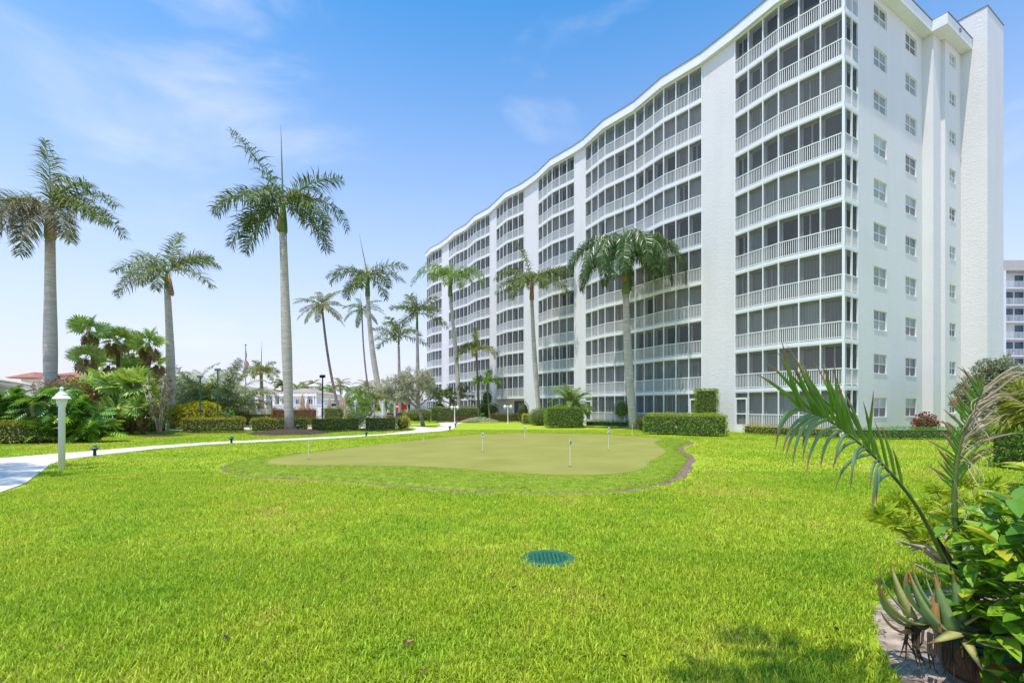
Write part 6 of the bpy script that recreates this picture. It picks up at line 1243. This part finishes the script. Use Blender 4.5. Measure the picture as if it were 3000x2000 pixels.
# neighbouring tower at the right edge
Yc = 76; org = at(2965, Yc); rt = empty('neighbour_tower', org, 'distant white apartment tower with blue windows beyond the stair tower', 'building'); H_ = hz(762, Yc); fl = 2.7
mb = MB(); mb.box(-4.5, 16, 1.6, 14, 0, H_ - 1.6); mb.build('wall', plain('tower_white', (.76, .76, .74), .8, .04, 1), rt); mb = MB(); mb.box(-4.5, 16, 0, 14.2, H_ - 1.62, H_); mb.build('parapet', plain('tower_taupe', (.50, .46, .42), .8, .05, 1), rt)
M_BLUEW = glass_mat('blue_window', (.05, .10, .15), .08)
for x_ in (-2.6, -1.75, 4.4, 11.6): mb = MB(); mb.box(x_, x_ + .75, -.05, 1.6, 0, H_ - 1.64); mb.build('fin_wall', M_HWALL, rt)
for k in range(8):
    zf = H_ - 1.62 - fl * (k + 1); mb = MB(); mb.box(-4.5, 16, .05, 1.6, zf - .18, zf); bl = mb.build('balcony', M_HWALL, rt)
    mb = MB(); mb.box(-4.5, 16, .08, .13, zf + .95, zf + 1.0)
    for i in range(100): x_ = -4.4 + i * .2; mb.box(x_, x_ + .05, .09, .12, zf, zf + .95)
    mb.build('railing', M_WHITE, bl)
    for j, x_ in enumerate((-4.0, .4 if k % 3 else -.9, 2.1, 6.0, 8.4)):
        mb = MB(); mb.box(x_, x_ + 1.35, 1.52, 1.58, zf + .1, zf + 2.3); w_ = mb.build('window', M_BLUEW, rt)
# a belt of far trees closes the gaps at the horizon
V, F, P = [], [], None
n = 60000; X = rng.uniform(-330, 60, n); Yv = rng.uniform(150, 215, n); hh = 4.2 + 1.3 * np.sin(X * .09) + 1.1 * np.sin(X * .23 + 1) + .8 * np.sin(X * .51)
P = np.stack([X, Yv, rng.uniform(0, 1, n) ** .6 * hh], 1); V, F = leaves(P, rdir(n), rdir(n), rng.uniform(.6, 1.3, n), rng.uniform(.4, .8, n)); tag(link(np_mesh('tree_belt', V, F, leaf_mat('far_foliage', [(.035, .07, .02), (.06, .10, .035), (.09, .13, .05)], .6, .2)), 'tree_belt'), 'low belt of distant trees on the horizon', 'trees', kind='stuff')
# ================================================================== potted plants and bush in the right foreground
def W3(px, py, Y): return at3(px, py, Y)
# clay pot
pc = Vector((2.99, 3.02, 0)); rt = empty('clay_pot', pc, 'large brown clay pot with a green band, half hidden under the leaves', 'pot')
mb = MB(); mb.lathe([(.19, .0), (.22, .05), (.245, .20), (.25, .29), (.237, .33), (.215, .335), (.205, .30), (.05, .29)], 28); mb.build('bowl', plain('brown_clay', (.16, .085, .045), .75, .35, 5, .3, 40), rt, True)
mb = MB(); mb.lathe([(.250, .215), (.255, .24), (.256, .29), (.252, .305)], 28); mb.f.pop(); mb.m.pop(); mb.f.pop(-1) if False else None; mb.build('glaze_band', plain('green_glaze', (.03, .11, .085), .4, .4, 6), rt, True)
# aloe
M_ALOE = [plain('aloe_green', (.27, .38, .15), .45, .25, 5), plain('aloe_olive', (.38, .36, .12), .5, .3, 5), plain('aloe_rust', (.46, .25, .09), .5, .3, 5)]
ac = Vector((2.74, 3.02, .32)); rt = empty('aloe_plant', ac, 'aloe with thick curved rust tipped leaves spilling out of the clay pot', 'aloe')
def aloe_leaf(L_, e0, curl, w_):
    mb = MB(); K = 9; x_, z_, e = 0, 0, R(e0); P = []
    for i in range(K + 1):
        P.append((x_, z_, e)); x_ += L_ / K * math.cos(e); z_ += L_ / K * math.sin(e); e += R(curl) / K
    for i, (x_, z_, e) in enumerate(P):
        u = i / K; w2 = w_ * (1 - u ** 1.4) * (1 + .3 * (1 - u)) + .002; th = w2 * .35
        n_ = (-math.sin(e), math.cos(e)); mb.v += [(x_, -w2, z_), (x_ - n_[0] * th, 0, z_ - n_[1] * th), (x_, w2, z_), (x_ + n_[0] * th * .2, 0, z_ + n_[1] * th * .2)]
    for i in range(K):
        for j in range(4): mb.f.append((i * 4 + j, i * 4 + (j + 1) % 4, (i + 1) * 4 + (j + 1) % 4, (i + 1) * 4 + j)); mb.m.append(1 if i > K - 3 else 0)
    return mb
ra = random.Random(5)
for az, L_, e0, cu, dx, mt in [(200, .50, -12, 105, -.05, 1), (192, .44, 0, 100, -.10, 0), (185, .40, 18, 80, -.04, 0), (172, .40, 40, 50, 0, 0), (205, .36, 45, 45, -.08, 0), (160, .34, 55, 30, .04, 0), (225, .34, 62, 25, -.02, 0), (240, .30, 70, 15, .06, 0), (150, .36, 35, 60, -.12, 0), (188, .30, 70, 20, -.16, 1), (178, .26, 78, 25, -.1, 2), (262, .34, -5, 40, .05, 1), (235, .52, -8, 14, .12, 1), (212, .56, 2, 8, .14, 1), (330, .42, 42, 10, .04, 1), (140, .30, 60, 20, .08, 0), (100, .30, 50, 20, 0, 0), (205, .42, -20, 85, -.08, 2)]:
    o = aloe_leaf(L_, e0, cu, .034 * ra.uniform(.85, 1.15)).build('leaf', [M_ALOE[mt], M_ALOE[2]], rt, True, (dx, ra.uniform(-.08, .08), ra.uniform(-.02, .05))); o.scale = (1.2, 1.2, 1.2); o.rotation_euler = (ra.uniform(-.25, .25), 0, R(az))
mb = MB()
for i in range(30):
    a = ra.uniform(2.2, 5.4); q = Vector((.16 * math.cos(a) + .08 - .12, .16 * math.sin(a), .0)); l_ = ra.uniform(.10, .26); mb.tube([q, q + Vector((-.03, -.03, -l_ * .5)), q + Vector((ra.uniform(-.06, .06), ra.uniform(-.05, .02), -l_))], [.009, .006, .002], 5)
mb.build('roots', plain('dark_root', (.05, .032, .02), .9, .5, 10), rt)
# potted palm: two living fronds made of separate leaflets, one of them drying
M_FG = [plain('frond_green', (.15, .30, .028), .35, .25, 4, spec=.6), plain('frond_blue_green', (.19, .31, .12), .35, .2, 4, spec=.6), plain('frond_dry', (.42, .32, .22), .7, .25, 6), plain('frond_rust', (.32, .19, .085), .6, .3, 6)]
for m_ in M_FG[:2]: add_translucent(m_, .3)
M_RG = plain('frond_rachis_green', (.10, .145, .03), .45, .3, 6); M_RD = plain('frond_stem_dark', (.06, .045, .028), .7, .4, 8)
pb = Vector((3.03, 3.22, .30)); PP = empty('potted_palm', pb, 'tall young palm with one arching green frond and one drying frond', 'palm')
def leaflet_strip(P0_, D, Ln, wd, bend, mats, tip=.3, K=6, kinks=0):
    """a strap leaf from P0_ along D, bending towards 'bend'; the last part of the blade is dry"""
    mb = MB(); p = Vector(P0_); d = Vector(D).normalized(); rows = []
    for i in range(K + 1):
        u = i / K; s_ = d.cross(Vector((0, 1, 0)) if abs(d.y) < .9 else Vector((1, 0, 0))).normalized(); w2 = wd * (.45 + .55 * math.sin(math.pi * min(1, .15 + u * .75))) * (1 - u ** 4) + .0006
        rows.append((p - s_ * w2, p + d.cross(s_) * w2 * .35, p + s_ * w2)); p = p + d * (Ln / K); d = (d + Vector(bend) * (u * 1.2 + .15) / K + Vector((random.gauss(0, kinks), random.gauss(0, kinks), random.gauss(0, kinks)))).normalized()
    for i in range(K):
        m_ = 1 if i / K >= 1 - tip else 0
        for j in (0, 1): mb.face([rows[i][j], rows[i][j + 1], rows[i + 1][j + 1], rows[i + 1][j]], m_)
    return mb.mesh('leaflet', mats, True)
random.seed(3)
def poly_at(pts, u):
    K = len(pts) - 1; i = min(int(u * K), K - 1); f = u * K - i; a, b_, c_, d_ = (pts[max(0, min(K, i + k))] for k in (-1, 0, 1, 2)); q = .5 * ((2 * b_) + (c_ - a) * f + (2 * a - 5 * b_ + 4 * c_ - d_) * f * f + (3 * b_ - a - 3 * c_ + d_) * f ** 3); return q
def stem(pts, r0, r1, mat, name='frond', n=18):
    mb = MB(); c = [poly_at(pts, i / n) - pb for i in range(n + 1)]; mb.tube(c, [r0 + (r1 - r0) * i / n for i in range(n + 1)], 7); return mb.build(name, mat, PP, True)
def tangent(pts, u): return (poly_at(pts, min(1, u + .02)) - poly_at(pts, max(0, u - .02))).normalized()
A1 = [W3(2838, 1800, 3.20), W3(2765, 1640, 3.14), W3(2690, 1488, 3.08), W3(2600, 1375, 3.03), W3(2520, 1300, 3.0), W3(2450, 1245, 2.97), W3(2385, 1212, 2.95), W3(2330, 1195, 2.93)]
F1 = stem(A1, .015, .004, M_RG)
for i in range(40):
    u = .36 + .64 * i / 39; P = poly_at(A1, u); T = tangent(A1, u)
    for s in (-1, 1):
        if s > 0: D = T * (.55 + .5 * u) + Vector((.10, 0, .95 - .25 * u)) + Vector((random.uniform(-.3, .3), random.uniform(-.5, .2), random.uniform(-.2, .15))); bend = (-.15, 0, -.15 if u < .85 else -.5); Ln = (.36 if u < .5 else .48 if u < .85 else .46) * random.uniform(.75, 1.1); mt = [M_FG[0], M_FG[3]]
        else: D = T * (.35) + Vector((-.25, random.uniform(-.45, -.15), -.25)); bend = (.10, .15, -4.5); Ln = .46 * random.uniform(.6, 1.1); mt = [M_FG[1], M_FG[3]]
        if random.random() < (.32 if s > 0 else .5): continue
        link(leaflet_strip(P - pb, D, Ln, .0115, bend, mt, .28, 8, .03), 'leaflet', F1)
A2 = [W3(2845, 1790, 3.22), W3(2815, 1650, 3.2), W3(2797, 1500, 3.2), W3(2800, 1380, 3.2), W3(2815, 1290, 3.2), W3(2845, 1210, 3.2), W3(2880, 1140, 3.2)]
F2 = stem(A2, .024, .005, M_RG)
for i in range(30):
    u = .42 + .58 * i / 29; P = poly_at(A2, u); T = tangent(A2, u)
    for s in (-1, 1):
        dry = (s > 0 and u > .55) or random.random() < .35
        if s < 0: D = T * .7 + Vector((-.85, random.uniform(-.3, .3), .1)); bend = (-.1, 0, random.uniform(-.6, .3)); Ln = .20 * random.uniform(.6, 1.3)
        else: D = T * .9 + Vector((.75, random.uniform(-.35, .3), .25)); bend = (.6, 0, random.uniform(-2.4, -.9)); Ln = .36 * random.uniform(.7, 1.2)
        mt = [M_FG[2], M_FG[2]] if (dry and s > 0) else ([M_FG[0], M_FG[3]])
        link(leaflet_strip(P - pb, D, Ln, .008 if dry else .011, bend, mt, .5, 9, .10 if dry else .03), 'leaflet', F2)
for pts, r0, r1 in ([[W3(2850, 1790, 3.22), W3(2790, 1650, 3.18), W3(2720, 1545, 3.15)], .022, .012], [[W3(2856, 1800, 3.26), W3(2850, 1700, 3.3), W3(2812, 1620, 3.34)], .014, .006], [[W3(2842, 1800, 3.2), W3(2800, 1700, 3.14), W3(2772, 1600, 3.1)], .012, .006], [[W3(2860, 1800, 3.25), W3(2880, 1650, 3.3), W3(2870, 1560, 3.3)], .010, .004]): stem(pts, r0, r1, M_RD, 'cut_stem', 8)
# curly dry fibres hanging from the drying frond
mb = MB()
for i in range(26):
    q = poly_at(A2, random.uniform(.35, .95)) - pb; pts = [q]
    d = Vector((random.uniform(-.5, 1.0), random.uniform(-.3, .3), random.uniform(-.2, .4)))
    for k in range(7): d = (d + Vector((random.gauss(0, .5), random.gauss(0, .3), -.35))).normalized(); pts.append(pts[-1] + d * .035)
    mb.tube(pts, [.0025] * 7 + [.001], 4, 0, False)
mb.build('dry_fibres', M_FG[2], PP)
# narrow leaved succulent shrub behind
sb_ = W3(2800, 1690, 4.5); sb_.z = 0; rt = empty('rosette_shrub', sb_, 'open shrub with pale twisted branches and lime yellow leaf rosettes', 'shrub')
M_ROS = leaf_mat('rosette_leaf', [(.16, .33, .02), (.30, .45, .028), (.50, .56, .04), (.60, .60, .07)], .45, .3)
M_PALEB = trunk_mat('pale_twig', (.27, .22, .175), (.50, .43, .36), 4, 4)
ROS = []
for s_ in range(3):
    r_ = np.random.default_rng(80 + s_); n = 46; th = r_.uniform(0, 6.2832, n); el = np.arcsin(r_.uniform(-.15, .95, n)); D = np.stack([np.cos(th) * np.cos(el), np.sin(th) * np.cos(el), np.sin(el)], 1); V, F = leaves(D * .01, D, unit(np.cross(D, [0.1, .2, 1.0]) + np.array([0, 0, .6])), r_.uniform(.055, .095, n), np.full(n, .019), .05, .15); ROS.append(np_mesh('rosette', V, F, M_ROS))
mb = MB(); tgt = [(2585, 1505, 4.4), (2650, 1472, 4.5), (2615, 1478, 4.55), (2640, 1530, 4.4), (2690, 1525, 4.5), (2672, 1545, 4.3), (2720, 1585, 4.2), (2735, 1500, 4.7), (2765, 1480, 4.8), (2790, 1450, 4.8), (2830, 1470, 4.6), (2845, 1500, 4.5), (2770, 1540, 4.4), (2820, 1545, 4.4), (2860, 1540, 4.5), (2745, 1440, 4.9), (2880, 1480, 4.7), (2800, 1415, 5.0), (2850, 1420, 4.9), (2700, 1480, 4.9), (2900, 1430, 4.8), (2735, 1545, 4.3), (2790, 1510, 4.3), (2610, 1530, 4.3), (2840, 1590, 4.2), (2690, 1565, 4.6)]
hubs = [W3(2750, 1620, 4.35), W3(2720, 1600, 4.4), W3(2800, 1600, 4.5), W3(2680, 1590, 4.4), W3(2840, 1600, 4.5)]; root = W3(2805, 1690, 4.45)
for hb in hubs: mb.tube([sb_ - sb_ + Vector((0, 0, .02)), (root - sb_) * .7 + Vector((.0, 0, .05)), hb - sb_], [.030, .026, .018], 6)
for t_ in tgt:
    q = W3(*t_); hb = min(hubs, key=lambda h_: (h_ - q).length); m1 = hb.lerp(q, .4) + Vector((random.uniform(-.06, .06), random.uniform(-.06, .06), random.uniform(-.07, .02))); m2 = hb.lerp(q, .75) + Vector((random.uniform(-.04, .04), 0, random.uniform(-.05, .03)))
    mb.tube([hb - sb_, m1 - sb_, m2 - sb_, q - sb_], [.016, .013, .010, .006], 5, 0, False)
    for k in range(2): o = link(random.choice(ROS), 'rosette', rt, q - sb_ + Vector((random.uniform(-.05, .05), random.uniform(-.05, .05), random.uniform(-.03, .03))), (random.uniform(-.5, .5), random.uniform(-.5, .5), random.uniform(0, 6)), random.uniform(1.25, 1.8))
for pts in ([W3(2770, 1640, 4.3), W3(2700, 1600, 4.2), W3(2650, 1592, 4.15), W3(2628, 1578, 4.15)], [W3(2745, 1690, 4.1), W3(2715, 1670, 4.0), W3(2682, 1652, 3.95)], [W3(2730, 1610, 4.4), W3(2660, 1560, 4.4), W3(2632, 1545, 4.4)], [W3(2700, 1600, 4.2), W3(2672, 1612, 4.2)]):
    mb.tube([q - sb_ for q in pts], [.020] + [.015] * (len(pts) - 2) + [.008], 6)
mb.build('branches', M_PALEB, rt, True)
# big leaved bush
M_BL = [plain('bush_leaf_%s' % nm, c, .28, .22, 5, spec=.6) for nm, c in (('deep', (.085, .23, .018)), ('green', (.14, .32, .024)), ('lime', (.28, .45, .03)), ('yellow', (.55, .54, .04)))]
for m_ in M_BL: add_translucent(m_, .3)
def big_leaf(mat, curl, fold):
    mb = MB(); K = 7; Lf = .145; rows = []
    for i in range(K + 1):
        u = i / K; w_ = .030 * math.sin(math.pi * min(1, u ** .75)) ** .8 + .001; z_ = curl * u * u * Lf; rows.append([(Lf * u, s * w_, z_ + abs(s) * w_ * fold) for s in (-1, -.5, 0, .5, 1)])
    for i in range(K):
        for j in range(4): mb.face([rows[i][j], rows[i + 1][j], rows[i + 1][j + 1], rows[i][j + 1]])
    mb.tube([(-.03, 0, -.004), (0, 0, 0), (Lf * .7, 0, curl * .49 * Lf - .002)], [.0022, .002, .0008], 4)
    return mb.mesh('leaf', mat, True)
BLM = [[big_leaf(m_, c_, f_) for c_, f_ in ((-.25, .35), (-.1, .5), (-.45, .25))] for m_ in M_BL]
bb = Vector((3.52, 2.85, 0)); rt = empty('broad_leaf_bush', bb, 'bush with large glossy bright green and lime leaves in the right foreground', 'shrub')
rb = random.Random(9); mb = MB(); twigs = []
for i in range(95):
    a = rb.uniform(0, 6.2832); zc_ = .12 + 1.12 * rb.random() ** .8; wd = .78 * math.sqrt(max(.06, 1 - ((zc_ - .55) / .85) ** 2)); q = Vector((wd * math.cos(a), wd * .72 * math.sin(a), zc_)) * rb.uniform(.86, 1.03)
    if q.y > .35 and rb.random() < .7: continue
    mb.tube([(0, 0, .05), Vector((0, 0, .05)).lerp(q, .55) + Vector((0, 0, .08)), q], [.014, .008, .004], 5, 0, False); twigs.append((q, Vector((q.x, q.y, .35)).normalized()))
mb.build('branches', M_TWIG, rt)
cnt = 0
for q, d in twigs:
    for j in range(5):
        if cnt >= 300: break
        az = math.atan2(d.y, d.x) + j * 2.4; el = rb.uniform(-.3, .75); tone = rb.choices(range(4), (4, 6, 5, 2.2) if q.z > .5 else (6, 6, 3, .8))[0]
        o = link(rb.choice(BLM[tone]), 'leaf', rt, q + Vector((rb.uniform(-.03, .03), rb.uniform(-.03, .03), rb.uniform(-.05, .03))), (rb.uniform(-.4, .4), -el, az), rb.uniform(1.0, 1.5)); cnt += 1
# the leaves deeper in the bush, joined
lm = big_leaf(M_BL[0], -.25, .35); nv = len(lm.vertices); LV = np.zeros(nv * 3); lm.vertices.foreach_get('co', LV); LV = LV.reshape(-1, 3); LT = []
for pg in lm.polygons:
    vv = list(pg.vertices)
    for k in range(1, len(vv) - 1): LT.append((vv[0], vv[k], vv[k + 1]))
LT = np.array(LT); parts = []
for k in range(900):
    d = Vector((rb.gauss(0, 1), rb.gauss(0, 1), rb.gauss(0, 1))).normalized(); rr_ = rb.uniform(.55, .98); q = Vector((d.x * .80 * rr_, d.y * .56 * rr_, .60 + d.z * .62 * rr_))
    if q.z < .05: continue
    mt_ = (Matrix.Rotation(math.atan2(d.y, d.x) + rb.uniform(-1.2, 1.2), 3, 'Z') @ Matrix.Rotation(-rb.uniform(-.4, .8), 3, 'Y') @ Matrix.Rotation(rb.uniform(-.5, .5), 3, 'X')) * rb.uniform(.9, 1.4)
    parts.append((LV @ np.array(mt_).T + np.array(q), LT, 0))
V, F, M = join_np(parts)
o = link(np_mesh('inner_leaves', V, F, leaf_mat('inner_bush_leaf', [(.08, .21, .018), (.13, .30, .022), (.22, .42, .03), (.36, .48, .035)], .35, .35), None, True), 'inner_leaves', rt); tag(o, kind='stuff')
# straw and chips on the bare soil
n = 2600; a = rng.uniform(0, 1, n); P = np.stack([rng.uniform(2.2, 4.6, n), rng.uniform(2.3, 4.4, n), np.full(n, .012)], 1); k = inside(SOILP, P[:, 0], P[:, 1]); P = P[k]; n = len(P); D = rdir(n); D[:, 2] *= .15
V, F = leaves(P, D, np.tile([0., 0, 1], (n, 1)), rng.uniform(.02, .07, n), rng.uniform(.004, .02, n), .05); tag(link(np_mesh('soil_litter', V, F, leaf_mat('litter', [(.30, .22, .14), (.42, .36, .28), (.12, .085, .06), (.22, .12, .06)], .8, 0)), 'soil_litter'), 'straw and chips scattered on the bare soil by the pot', 'litter', kind='stuff')
